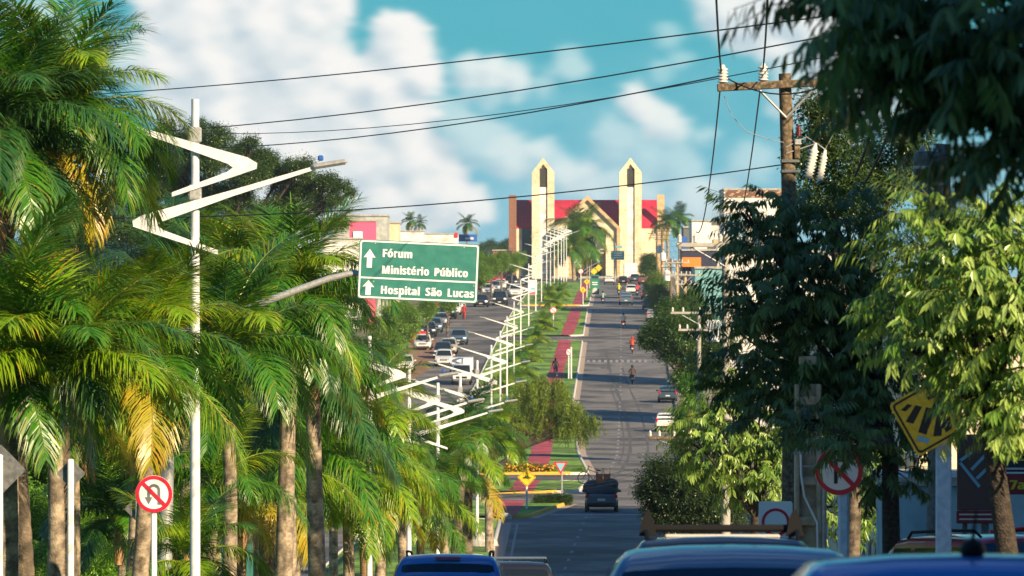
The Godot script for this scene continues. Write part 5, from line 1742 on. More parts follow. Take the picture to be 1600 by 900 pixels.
# blobs: [x, y, radius] in photograph pixels at distance d (+ optional depth shift in metres, height ratio)
func tree(called: String, label: String, x: float, d: float, blobs: Array, kind: String, variants: int, size: float, density: float, lo: Color, hi: Color, opt := {}) -> Node3D:
	var base := px_ground(x, d, 0.1)
	var o := thing(called, label, "shrub" if called in ["shrub", "hedge"] else "tree", base, 0.0, opt.get("group", ""))
	var r := RandomNumberGenerator.new()
	r.seed = int(x * 11 + d * 5 + blobs[0][1])
	var k := d / F
	var fork: Vector3 = (px(opt.fork[0], opt.fork[1], d) - base) if opt.has("fork") else Vector3(0, maxf(0.4, (px(blobs[0][0], blobs[0][1], d) - base).y * 0.55), 0)
	var tr: float = opt.get("trunk", 0.12)
	var bark: Material = opt.get("bark", M.bark_grey)
	if tr > 0.0:
		var mid := fork * 0.5 + Vector3(r.randf_range(-0.2, 0.2), 0, 0) * tr * 3
		part(MB.new().tube([Vector3(0, -0.1, 0), Vector3(0, 0.15, 0), mid, fork], [tr * 1.5, tr * 1.15, tr, tr * 0.85], 10), "trunk", bark, o)
	var spots := [[], [], [], []]
	var limbs := MB.new()
	for q in blobs:
		var c := px(q[0], q[1], d) - base
		c.z += q[3] if q.size() > 3 else r.randf_range(-0.5, 0.5) * q[2] * k
		var rad: float = q[2] * k
		var tall: float = q[4] if q.size() > 4 else 0.9
		if tr > 0.0:
			var mid: Vector3 = fork.lerp(c, 0.5) + Vector3(r.randf_range(-0.15, 0.15), 0.12, r.randf_range(-0.15, 0.15)) * rad
			limbs.tube([fork, mid, c], [tr * 0.55, tr * 0.35, tr * 0.12], 6, false)
			for e in 5:
				var a := Vector3(r.randfn(), r.randfn() * 0.8, r.randfn()).normalized() * rad * 0.85
				limbs.tube([mid.lerp(c, 0.6), c + a * 0.5, c + a], [tr * 0.16, tr * 0.1, tr * 0.04], 4, false)
		var unit: float = {"oval": 0.30, "spray": 0.42, "strand": 0.40}[kind] * size
		var n := int(density * pow(rad / unit, 2.0)) + 8
		for i in n:
			var dir := Vector3(r.randfn(), r.randfn(), r.randfn()).normalized()
			var f := pow(r.randf(), 0.4)
			var lump := 1.0 + 0.16 * sin(dir.x * 5.0 + q[0]) * sin(dir.y * 6.0 + q[1]) + 0.10 * sin(dir.z * 9.0 + dir.x * 4.0)
			var p := c + dir * Vector3(rad, rad * tall, rad) * (0.30 + 0.70 * f) * lump
			var out := dir
			if kind == "strand":
				out = Vector3(r.randfn(), 0.01, r.randfn()).normalized()
			var tw := Basis.looking_at(-(out + Vector3(r.randf_range(-0.5, 0.5), r.randf_range(-0.2, 0.5), r.randf_range(-0.5, 0.5))).normalized(), Vector3.UP) if absf(out.y) < 0.95 else Basis(Vector3.UP, r.randf() * TAU)
			if kind == "oval":
				var h := Vector3(out.x, 0, out.z)
				if h.length() < 0.2:
					h = Vector3(r.randfn(), 0, r.randfn())
				tw = Basis.looking_at(-(h.normalized() + Vector3(r.randf_range(-0.6, 0.6), r.randf_range(-0.35, 0.35) + out.y * 0.5, r.randf_range(-0.6, 0.6))).normalized(), Vector3.UP)
			var sc := size * r.randf_range(0.75, 1.3)
			spots[r.randi() % variants].append([Transform3D(tw.scaled(Vector3.ONE * sc), p), lo.lerp(hi, clampf(r.randf() + (0.25 if r.randf() < 0.2 else 0.0), 0, 1))])
	if tr > 0.0:
		part(limbs, "limbs", bark, o)
	for v in variants:
		if spots[v].is_empty():
			continue
		var mm := MultiMesh.new()
		mm.transform_format = MultiMesh.TRANSFORM_3D
		mm.use_colors = true
		mm.mesh = twigs["%s%d" % [kind, v]]
		mm.instance_count = spots[v].size()
		for i in spots[v].size():
			mm.set_instance_transform(i, spots[v][i][0])
			mm.set_instance_color(i, spots[v][i][1])
		var mi := MultiMeshInstance3D.new()
		mi.name = "crown"
		mi.multimesh = mm
		mi.material_override = M.leaf
		mi.set_meta("kind", "stuff")
		o.add_child(mi, true)
	return o


func build_trees() -> void:
	make_twigs()
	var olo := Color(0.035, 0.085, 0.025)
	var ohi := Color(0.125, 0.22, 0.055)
	var sunlit_lo := Color(0.14, 0.29, 0.035)  # sun glare on the leaves is put into this lighter pair
	var sunlit_hi := Color(0.42, 0.56, 0.15)
	var dk: Material = M.bark_dark
	# three street trees on the right with drooping oval leaves
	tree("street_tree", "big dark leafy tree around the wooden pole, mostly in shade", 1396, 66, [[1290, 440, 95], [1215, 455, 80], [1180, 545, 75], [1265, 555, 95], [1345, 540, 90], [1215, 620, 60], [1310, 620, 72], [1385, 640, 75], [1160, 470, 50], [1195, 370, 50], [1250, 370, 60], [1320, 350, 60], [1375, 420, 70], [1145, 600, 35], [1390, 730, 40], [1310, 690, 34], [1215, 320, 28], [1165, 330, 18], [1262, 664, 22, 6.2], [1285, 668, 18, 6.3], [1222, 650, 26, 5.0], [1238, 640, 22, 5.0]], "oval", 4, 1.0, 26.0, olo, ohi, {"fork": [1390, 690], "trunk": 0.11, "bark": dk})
	tree("street_tree", "sunlit bright leafy tree at the right edge with a leaning trunk", 1600, 50, [[1455, 400, 75], [1520, 430, 100], [1590, 470, 110], [1430, 470, 60], [1470, 330, 45], [1545, 350, 60], [1600, 370, 70], [1490, 515, 68], [1560, 570, 85], [1620, 600, 90], [1548, 625, 45], [1590, 660, 60], [1425, 540, 42]], "oval", 4, 1.0, 28.0, sunlit_lo, sunlit_hi, {"fork": [1545, 655], "trunk": 0.1, "bark": dk})
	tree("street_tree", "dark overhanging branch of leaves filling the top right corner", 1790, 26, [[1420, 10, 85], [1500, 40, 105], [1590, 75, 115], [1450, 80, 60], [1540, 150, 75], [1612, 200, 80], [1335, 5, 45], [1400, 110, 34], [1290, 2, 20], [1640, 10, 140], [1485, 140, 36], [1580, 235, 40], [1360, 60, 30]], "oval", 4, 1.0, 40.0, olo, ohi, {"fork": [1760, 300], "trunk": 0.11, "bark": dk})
	tree("street_tree", "sparse feathery tree behind the wooden pole's right side", 1330, 112, [[1295, 190, 40], [1265, 240, 34], [1330, 250, 50], [1290, 310, 45], [1350, 320, 55], [1395, 270, 45], [1270, 165, 24], [1420, 210, 40]], "spray", 3, 0.42, 9.0, Color(0.03, 0.07, 0.02), Color(0.10, 0.17, 0.04), {"trunk": 0.13})
	tree("street_tree", "light green leafy tree left of the concrete pole", 1180, 128, [[1150, 650, 55], [1195, 690, 55], [1120, 700, 50], [1165, 740, 55], [1210, 755, 45], [1110, 660, 35], [1155, 605, 22], [1090, 690, 30], [1225, 700, 40], [1190, 625, 30], [1240, 650, 40], [1330, 740, 50], [1370, 790, 50], [1290, 800, 50]], "oval", 4, 1.5, 22.0, Color(0.10, 0.22, 0.03), Color(0.34, 0.48, 0.11), {"trunk": 0.11, "bark": dk})
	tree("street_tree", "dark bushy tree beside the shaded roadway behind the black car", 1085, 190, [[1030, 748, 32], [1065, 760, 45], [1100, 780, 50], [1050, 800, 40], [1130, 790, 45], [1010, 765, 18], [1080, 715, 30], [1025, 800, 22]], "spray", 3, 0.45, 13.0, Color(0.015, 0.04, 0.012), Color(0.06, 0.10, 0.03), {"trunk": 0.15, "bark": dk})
	tree("street_tree", "bright green slender tree by the parked white car", 1078, 335, [[1072, 650, 20], [1082, 625, 18], [1065, 670, 16], [1092, 645, 18], [1075, 600, 14]], "spray", 3, 0.6, 14.0, Color(0.05, 0.16, 0.012), Color(0.12, 0.30, 0.02), {"trunk": 0.13})
	tree("street_tree", "spreading dark green tree over the right kerb near the red rider", 1082, 400, [[1030, 522, 26], [1062, 515, 34], [1012, 530, 15], [1085, 545, 36], [1050, 545, 24], [1105, 575, 34], [1075, 590, 26], [1120, 540, 30]], "spray", 3, 0.75, 14.0, Color(0.03, 0.085, 0.012), Color(0.09, 0.17, 0.025), {"trunk": 0.2})
	tree("street_tree", "leafy tree below the wooden pole pair, partly hidden", 1075, 440, [[1050, 490, 24], [1075, 480, 24], [1095, 500, 24], [1035, 500, 14]], "spray", 3, 0.8, 14.0, Color(0.03, 0.09, 0.012), Color(0.10, 0.19, 0.025), {"trunk": 0.2})
	tree("street_tree", "rounded light green tree, lowest of three before the uphill poles", 1030, 700, [[1030, 460, 16], [1022, 470, 12], [1040, 468, 14], [1036, 482, 14]], "spray", 3, 0.9, 15.0, Color(0.09, 0.19, 0.02), Color(0.19, 0.30, 0.045), {"trunk": 0.15})
	tree("street_tree", "rounded light green tree, middle of three before the uphill poles", 1026, 780, [[1025, 438, 14], [1017, 446, 10], [1034, 444, 10]], "spray", 3, 0.9, 15.0, Color(0.09, 0.19, 0.02), Color(0.20, 0.31, 0.045), {"trunk": 0.15})
	tree("street_tree", "dense dark green tree before the church's right corner", 1014, 930, [[1014, 407, 13], [1008, 420, 10], [1020, 420, 10]], "spray", 3, 0.95, 16.0, Color(0.03, 0.08, 0.012), Color(0.08, 0.16, 0.025), {"trunk": 0.2})
	tree("street_tree", "yellow-green tree behind the tan pole with two crossarms", 1085, 520, [[1082, 462, 16], [1090, 478, 14]], "spray", 3, 0.8, 14.0, Color(0.08, 0.17, 0.02), Color(0.18, 0.28, 0.04), {"trunk": 0.15})
	# the weeping tree on the median
	tree("weeping_tree", "weeping tree with hanging strands on the median before the road", 782, 388, [[830, 620, 26], [862, 612, 28], [812, 640, 20], [850, 645, 26], [885, 635, 26], [905, 650, 20], [928, 655, 13], [880, 662, 18], [908, 672, 12], [798, 625, 20], [790, 650, 12], [845, 596, 16], [820, 600, 18], [872, 600, 14], [835, 660, 14]], "strand", 2, 0.9, 13.0, Color(0.035, 0.08, 0.008), Color(0.24, 0.33, 0.03), {"fork": [815, 700], "trunk": 0.24, "bark": dk})  # low leaf tone darkened, so shading contrast sits in the colour
	# big dark tree at upper left and others beyond the left carriageway
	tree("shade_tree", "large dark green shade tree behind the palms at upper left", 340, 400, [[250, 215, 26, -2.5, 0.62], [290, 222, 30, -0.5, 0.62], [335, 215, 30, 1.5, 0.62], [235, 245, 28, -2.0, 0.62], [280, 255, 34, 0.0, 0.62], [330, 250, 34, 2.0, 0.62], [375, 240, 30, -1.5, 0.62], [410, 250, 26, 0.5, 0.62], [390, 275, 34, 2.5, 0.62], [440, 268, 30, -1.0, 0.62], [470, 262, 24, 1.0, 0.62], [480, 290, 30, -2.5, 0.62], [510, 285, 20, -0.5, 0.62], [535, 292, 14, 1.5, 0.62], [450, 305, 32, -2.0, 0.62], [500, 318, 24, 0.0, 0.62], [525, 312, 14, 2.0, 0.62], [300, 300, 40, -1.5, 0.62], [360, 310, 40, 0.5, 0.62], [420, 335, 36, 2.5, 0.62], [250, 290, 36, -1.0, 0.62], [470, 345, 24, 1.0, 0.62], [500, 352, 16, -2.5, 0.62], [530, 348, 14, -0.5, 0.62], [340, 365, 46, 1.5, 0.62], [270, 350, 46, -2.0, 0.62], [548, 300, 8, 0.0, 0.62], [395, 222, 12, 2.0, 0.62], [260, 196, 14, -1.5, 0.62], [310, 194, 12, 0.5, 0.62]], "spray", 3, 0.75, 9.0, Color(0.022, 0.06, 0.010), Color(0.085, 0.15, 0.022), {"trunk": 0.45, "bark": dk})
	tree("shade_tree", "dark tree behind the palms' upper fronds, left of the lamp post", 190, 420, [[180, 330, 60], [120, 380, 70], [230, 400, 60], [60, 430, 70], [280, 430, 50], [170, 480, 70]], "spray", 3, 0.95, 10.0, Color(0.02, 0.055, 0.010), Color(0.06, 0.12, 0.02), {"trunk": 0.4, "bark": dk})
	var round_ := [[626, 497, 590, 30, "round clipped green tree above the yellow motorcycle box"], [600, 530, 540, 26, "round clipped bushy tree at the palms' right edge"], [612, 545, 560, 18, "low round bush by the parked white car below"], [768, 412, 830, 13, "round green tree beside the green sign's right edge"], [752, 425, 800, 14, "round green tree touching the green sign's corner"], [784, 405, 870, 13, "round green tree left of the far cars"], [800, 408, 900, 12, "round green tree above the row of far cars"], [812, 402, 930, 10, "small round tree left of the church tower's foot"], [745, 405, 860, 14, "dark rounded tree just right of the green sign"], [700, 470, 660, 12, "small green tree below the green sign by the red bins"], [668, 480, 640, 13, "leafy tree below the green sign"]]
	for q in round_:
		tree("round_tree", q[4], q[0], q[2], [[q[0], q[1], q[3]], [q[0] - q[3] * 0.5, q[1] + q[3] * 0.35, q[3] * 0.6], [q[0] + q[3] * 0.5, q[1] + q[3] * 0.3, q[3] * 0.6], [q[0] + q[3] * 0.1, q[1] + q[3] * 0.8, q[3] * 0.6]], "spray", 3, 0.8, 15.0, Color(0.07, 0.17, 0.015), Color(0.20, 0.34, 0.03), {"trunk": 0.14, "group": "rounded street trees on the left"})
	# tree line on the skyline
	for i in 9:
		var x := 748.0 + i * 9.5
		tree("skyline_tree", "dark skyline tree between the blue fascia and the church, %s from the left" % ["first", "second", "third", "fourth", "fifth", "sixth", "seventh", "eighth", "ninth"][i], x, 1130.0 + i * 6, [[x, 392 - (i % 3) * 5, 9], [x + 5, 402, 8]], "spray", 3, 1.2, 12.0, Color(0.02, 0.06, 0.02), Color(0.06, 0.12, 0.03), {"trunk": 0.2, "group": "dark trees along the skyline left of the church"})
	# undergrowth behind and under the palms
	var low := [[20, 800, 135, 60], [95, 830, 138, 50], [165, 700, 142, 60], [175, 790, 140, 55], [60, 690, 145, 55], [240, 840, 140, 50], [215, 700, 148, 50], [10, 880, 130, 55], [130, 880, 128, 45], [100, 740, 146, 50], [290, 790, 160, 45]]
	var where := ["at the left edge, low", "right of the yellow-shafted palm, low", "left of the no U-turn sign, high", "left of the no U-turn sign, middle height", "at the left edge, high", "under the no U-turn sign", "above the no U-turn sign", "in the bottom left corner", "at the bottom beside the pale ringed trunk", "behind the pale ringed trunk", "right of the tall lamp post"]
	for q in low:
		tree("shrub", "leafy green thicket shrub " + where[low.find(q)], q[0], q[2], [[q[0], q[1], q[3]], [q[0] - 30, q[1] + 35, q[3] * 0.75], [q[0] + 30, q[1] + 35, q[3] * 0.75], [q[0], q[1] + 80, q[3] * 0.8]], "spray", 3, 0.36, 9.0, Color(0.07, 0.20, 0.015), Color(0.22, 0.42, 0.03), {"trunk": 0.06, "group": "shrubs in the thicket behind the left palms"})
	# flowering hedge and small hedges at the junction
	tree("hedge", "flowering hedge with orange blossoms along the junction's yellow kerb", 830, 379, [[796, 735, 9], [808, 735, 9], [820, 734, 10], [832, 735, 10], [844, 736, 9], [856, 737, 8], [864, 739, 6]], "spray", 3, 0.42, 16.0, Color(0.06, 0.14, 0.012), Color(0.30, 0.28, 0.02), {"trunk": 0.0})
	tree("hedge", "low bright green hedge at the median's painted nose", 907, 380, [[898, 739, 6], [908, 739, 7], [917, 741, 5]], "spray", 3, 0.4, 16.0, Color(0.08, 0.20, 0.015), Color(0.20, 0.34, 0.03), {"trunk": 0.0})
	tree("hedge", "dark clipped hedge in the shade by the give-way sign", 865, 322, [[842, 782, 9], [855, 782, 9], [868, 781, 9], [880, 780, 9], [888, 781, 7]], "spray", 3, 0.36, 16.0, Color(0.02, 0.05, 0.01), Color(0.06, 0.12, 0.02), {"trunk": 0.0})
	# blossoms
	var r := RandomNumberGenerator.new()
	r.seed = 3
	var mm := MultiMesh.new()
	mm.transform_format = MultiMesh.TRANSFORM_3D
	mm.use_colors = true
	var fb := MB.new()
	fb.inked = true
	for k in 5:
		var a := TAU * k / 5.0
		leaf_at(fb, Vector3.ZERO, Vector3(cos(a), 0.5, sin(a)).normalized(), Vector3.UP, 0.09, 0.07, Color.WHITE)
	mm.mesh = fb.mesh(false)
	mm.instance_count = 170
	for i in 170:
		var p := px(788 + r.randf() * 80, 738 - r.randf() * 13, 378.4 - r.randf() * 0.5)
		mm.set_instance_transform(i, Transform3D(Basis(Vector3(r.randfn(), r.randfn(), r.randfn()).normalized(), r.randf() * 3.0), p))
		mm.set_instance_color(i, Color(0.75, 0.30, 0.02) if r.randf() < 0.6 else Color(0.80, 0.62, 0.04))
	var mi := MultiMeshInstance3D.new()
	mi.name = "blossoms"
	mi.multimesh = mm
	mi.material_override = M.leaf
	add_child(mi)
	tag(mi, "orange and yellow blossoms scattered over the flowering hedge", "flowers", "", "stuff")


# ---------------------------------------------------------------- cars
var kits := {}


func car_kit(kind: String) -> Array:
	if kits.has(kind):
		return kits[kind]
	var spec: Dictionary = {
		"hatch": {"L": 3.95, "W": 1.70, "H": 1.50, "belt": [[0, 0.86], [0.06, 0.94], [0.5, 0.94], [0.70, 0.93], [0.88, 0.83], [0.97, 0.70], [1, 0.56]], "gh": [[0.015, 0.0], [0.05, 0.45], [0.09, 0.86], [0.13, 0.97], [0.2, 1.0], [0.38, 1.0], [0.5, 0.96], [0.545, 0.90], [0.72, 0.0]], "side": [[0.10, 0.30, 0.15, 0.31], [0.33, 0.60, 0.34, 0.52]]},
		"sedan": {"L": 4.4, "W": 1.74, "H": 1.47, "belt": [[0, 0.84], [0.03, 0.96], [0.16, 0.99], [0.5, 0.93], [0.72, 0.91], [0.88, 0.81], [0.97, 0.69], [1, 0.55]], "gh": [[0.13, 0.0], [0.24, 0.78], [0.28, 0.93], [0.33, 0.99], [0.42, 1.0], [0.5, 0.97], [0.56, 0.90], [0.73, 0.0]], "side": [[0.22, 0.38, 0.29, 0.39], [0.41, 0.63, 0.42, 0.55]]},
		"suv": {"L": 4.5, "W": 1.84, "H": 1.72, "belt": [[0, 0.92], [0.03, 1.06], [0.5, 1.05], [0.70, 1.04], [0.86, 0.98], [0.96, 0.88], [1, 0.68]], "gh": [[0.01, 0.0], [0.03, 0.45], [0.055, 0.86], [0.08, 0.97], [0.16, 1.0], [0.35, 1.0], [0.5, 0.96], [0.55, 0.90], [0.70, 0.0]], "side": [[0.07, 0.20, 0.10, 0.21], [0.23, 0.38, 0.235, 0.385], [0.41, 0.61, 0.415, 0.54]]},
		"pickup": {"L": 4.5, "W": 1.70, "H": 1.62, "belt": [[0, 0.86], [0.02, 0.93], [0.41, 0.93], [0.5, 0.95], [0.72, 0.94], [0.88, 0.85], [0.97, 0.72], [1, 0.56]], "gh": [[0.40, 0.0], [0.415, 0.5], [0.43, 0.92], [0.46, 1.0], [0.52, 1.0], [0.58, 0.93], [0.74, 0.0]], "side": [[0.44, 0.64, 0.45, 0.58]]},
	}[kind]
	var L: float = spec.L
	var W: float = spec.W
	var H: float = spec.H
	var belt := func(t: float) -> float:
		return lin(t, spec.belt.map(func(q): return q[0]), spec.belt.map(func(q): return q[1]))
	var out := []
	var rows := []
	for t in [0.0, 0.012, 0.035, 0.08, 0.16, 0.28, 0.4, 0.5, 0.62, 0.74, 0.84, 0.92, 0.965, 0.988, 1.0]:
		var wf: float = lin(t, [0, 0.012, 0.04, 0.15, 0.5, 0.84, 0.93, 0.975, 1], [0.84, 0.91, 0.95, 0.985, 1.0, 0.985, 0.93, 0.82, 0.66])
		var w := W / 2 * wf
		var yb: float = lin(t, [0, 0.03, 0.1, 0.5, 0.9, 0.97, 1], [0.40, 0.30, 0.24, 0.21, 0.22, 0.26, 0.36])
		var yt: float = belt.call(t)
		var z: float = (t - 0.5) * L
		var half := [Vector3(0, yb, z), Vector3(w * 0.84, yb, z), Vector3(w * 0.97, yb + 0.07, z), Vector3(w, lerpf(yb, yt, 0.45), z), Vector3(w * 0.992, lerpf(yb, yt, 0.72), z), Vector3(w * 0.955, yt - 0.05, z), Vector3(w * 0.89, yt - 0.008, z), Vector3(w * 0.5, yt + 0.016, z), Vector3(0, yt + 0.022, z)]
		var row := half.duplicate()
		for i in range(half.size() - 2, 0, -1):
			row.append(half[i] * Vector3(-1, 1, 1))
		rows.append(row)
	out.append(["body", MB.new().loft(rows, true, true).mesh(), "paint", -1])
	var ring := func(t: float, h: float) -> Array:
		var yb: float = belt.call(t)
		var yt := yb + (H - yb) * h
		var wb := W / 2 * 0.93
		var wt := W / 2 * lerpf(0.93, 0.72, h)
		var z: float = (t - 0.5) * L
		var half := [Vector3(wb, yb - 0.04, z), Vector3(lerpf(wb, wt, 0.5), lerpf(yb, yt, 0.5), z), Vector3(lerpf(wb, wt, 0.88), lerpf(yb, yt, 0.86), z), Vector3(wt - 0.035, lerpf(yb, yt, 0.965), z), Vector3(wt * 0.86, yt - 0.004, z), Vector3(wt * 0.45, yt + 0.016 * h, z), Vector3(0, yt + 0.022 * h, z)]
		var row := half.duplicate()
		for i in range(half.size() - 2, -1, -1):
			row.append(half[i] * Vector3(-1, 1, 1))
		return row
	var gr := []
	for q in spec.gh:
		gr.append(ring.call(q[0], q[1]))
	out.append(["cabin", MB.new().loft(gr).mesh(), "paint", -1])
	# panes: front and rear follow the cabin's own surface, a few millimetres outside it
	var pane := func(i: int, j: int, f0: float, f1: float, push: Vector3) -> ArrayMesh:
		var a: Array = gr[i]
		var b: Array = gr[j]
		var rr := []
		for f in [f0, lerpf(f0, f1, 0.33), lerpf(f0, f1, 0.67), f1]:
			var row := []
			for k in range(3, 10):
				var p: Vector3 = a[k].lerp(b[k], f)
				row.append(p * Vector3(0.95, 1, 1) + push)
			rr.append(row)
		return MB.new().loft(rr).mesh()
	var n: int = gr.size()
	out.append(["windscreen", pane.call(n - 2, n - 1, 0.06, 0.94, Vector3(0, 0.010, 0.010)), "glass_dark", -1])
	if kind == "pickup":
		out.append(["rear_window", pane.call(1, 2, 0.0, 0.95, Vector3(0, 0.006, -0.012)), "glass_dark", -1])
	else:
		out.append(["rear_window", pane.call(0, 2 if kind != "sedan" else 1, 0.14, 0.92, Vector3(0, 0.012, -0.014)), "glass_dark", -1])
	for q in spec.side:
		for s in [-1.0, 1.0]:
			var pts := []
			for e in [[q[0], 0.10], [q[1], 0.10], [q[3], 0.84], [q[2], 0.84]]:
				var yb: float = belt.call(e[0])
				var wb := W / 2 * 0.93
				pts.append(Vector3(s * (lerpf(wb, W / 2 * 0.745, e[1]) + 0.012), lerpf(yb, H - 0.03, e[1]), (e[0] - 0.5) * L))
			var b := MB.new()
			b.quad(pts[0], pts[1], pts[2], pts[3])
			out.append(["side_window", b.mesh(), "glass_dark", -1])
	for z in [0.185, 0.815]:
		for s in [-1.0, 1.0]:
			var r := 0.31 if kind != "suv" else 0.35
			var at := Vector3(s * (W / 2 - 0.10), r, (z - 0.5) * L)
			var turn := Basis(Vector3.BACK, -s * PI / 2)
			var w := out.size()
			out.append(["wheel", MB.new().lathe([[r * 0.6, -0.10], [r * 0.95, -0.10], [r, -0.07], [r, 0.07], [r * 0.95, 0.105], [r * 0.64, 0.11]], 18, at, turn).mesh(), "tyre", -1])
			out.append(["rim", MB.new().lathe([[r * 0.64, 0.10], [r * 0.58, 0.08], [r * 0.2, 0.085], [0.0, 0.095]], 12, at, turn).mesh(), "rim", w])
	for s in [-1.0, 1.0]:
		out.append(["headlight", MB.new().cbox(Vector3(s * W * 0.345, 0.69 if kind != "suv" else 0.82, L / 2 - 0.16), Vector3(0.36, 0.17, 0.26), 0.05, Basis(Vector3.UP, s * 0.38)).mesh(), "lamp_clear", -1])
		var high := kind in ["hatch", "suv"]
		out.append(["tail_light", MB.new().cbox(Vector3(s * W * 0.425, 0.92 if high else 0.84, -L / 2 + 0.10), Vector3(0.22 if not high else 0.17, 0.2 if not high else 0.34, 0.2), 0.04).mesh(), "lamp_red", -1])
		out.append(["mirror", MB.new().cbox(Vector3(s * (W / 2 + 0.07), 1.02, 0.16 * L), Vector3(0.2, 0.13, 0.1), 0.035).mesh(), "paint", -1])
	out.append(["grille", MB.new().cbox(Vector3(0, 0.62, L / 2 - 0.03), Vector3(W * 0.42, 0.13, 0.06), 0.02).mesh(), "black_plastic", -1])
	out.append(["front_bumper", MB.new().cbox(Vector3(0, 0.38, L / 2 - 0.10), Vector3(W * 0.74, 0.16, 0.2), 0.05).mesh(), "black_plastic", -1])
	out.append(["rear_bumper", MB.new().cbox(Vector3(0, 0.42, -L / 2 + 0.02), Vector3(W * 0.84, 0.17, 0.12), 0.04).mesh(), "black_plastic", -1])
	out.append(["number_plate", MB.new().cbox(Vector3(0, 0.46, L / 2 + 0.005), Vector3(0.4, 0.12, 0.02), 0.005).mesh(), "plate_grey", -1])
	out.append(["number_plate", MB.new().cbox(Vector3(0, 0.66, -L / 2 - 0.012), Vector3(0.4, 0.12, 0.02), 0.005).mesh(), "plate_grey", -1])
	if kind == "suv":
		for s in [-1.0, 1.0]:
			out.append(["roof_rail", MB.new().tube([Vector3(s * 0.58, H - 0.03, -1.75), Vector3(s * 0.59, H + 0.05, -1.6), Vector3(s * 0.6, H + 0.06, -0.4), Vector3(s * 0.59, H + 0.05, 0.2), Vector3(s * 0.58, H - 0.02, 0.35)], [0.016, 0.018, 0.018, 0.018, 0.016], 8).mesh(), "black_plastic", -1])
	if kind == "pickup":
		var bed := MB.new()
		bed.box(Vector3(0, 0.72, -L / 2 + 0.95), Vector3(W * 0.86, 0.06, 1.75))
		out.append(["bed_floor", bed.mesh(), "black_plastic", -1])
		for s in [-1.0, 1.0]:
			out.append(["bed_rail", MB.new().cbox(Vector3(s * W * 0.44, 0.98, -L / 2 + 0.95), Vector3(0.08, 0.08, 1.8), 0.02).mesh(), "black_plastic", -1])
	kits[kind] = out
	return out


func car(label: String, kind: String, coat: Material, at: Vector3, away: bool, group := "", k := 1.0, yaw := 0.0) -> Node3D:
	var called: String = {"hatch": "hatchback_car", "sedan": "saloon_car", "suv": "off_road_car", "pickup": "pickup_truck"}[kind]
	var o := thing(called, label, "car" if kind != "pickup" else "pickup truck", at, 0.0, group)
	var d := -at.z
	var way := Vector3(LEAN, tan(slope(d)), -1.0) * (1.0 if away else -1.0)
	o.basis = (Basis(Vector3.UP, yaw) * Basis.looking_at(way, Vector3.UP, true)).scaled_local(Vector3.ONE * k)
	var made := []
	for q in car_kit(kind):
		made.append(show_mesh(q[1], q[0], coat if q[2] == "paint" else M[q[2]], o if q[3] < 0 else made[q[3]]))
	return o


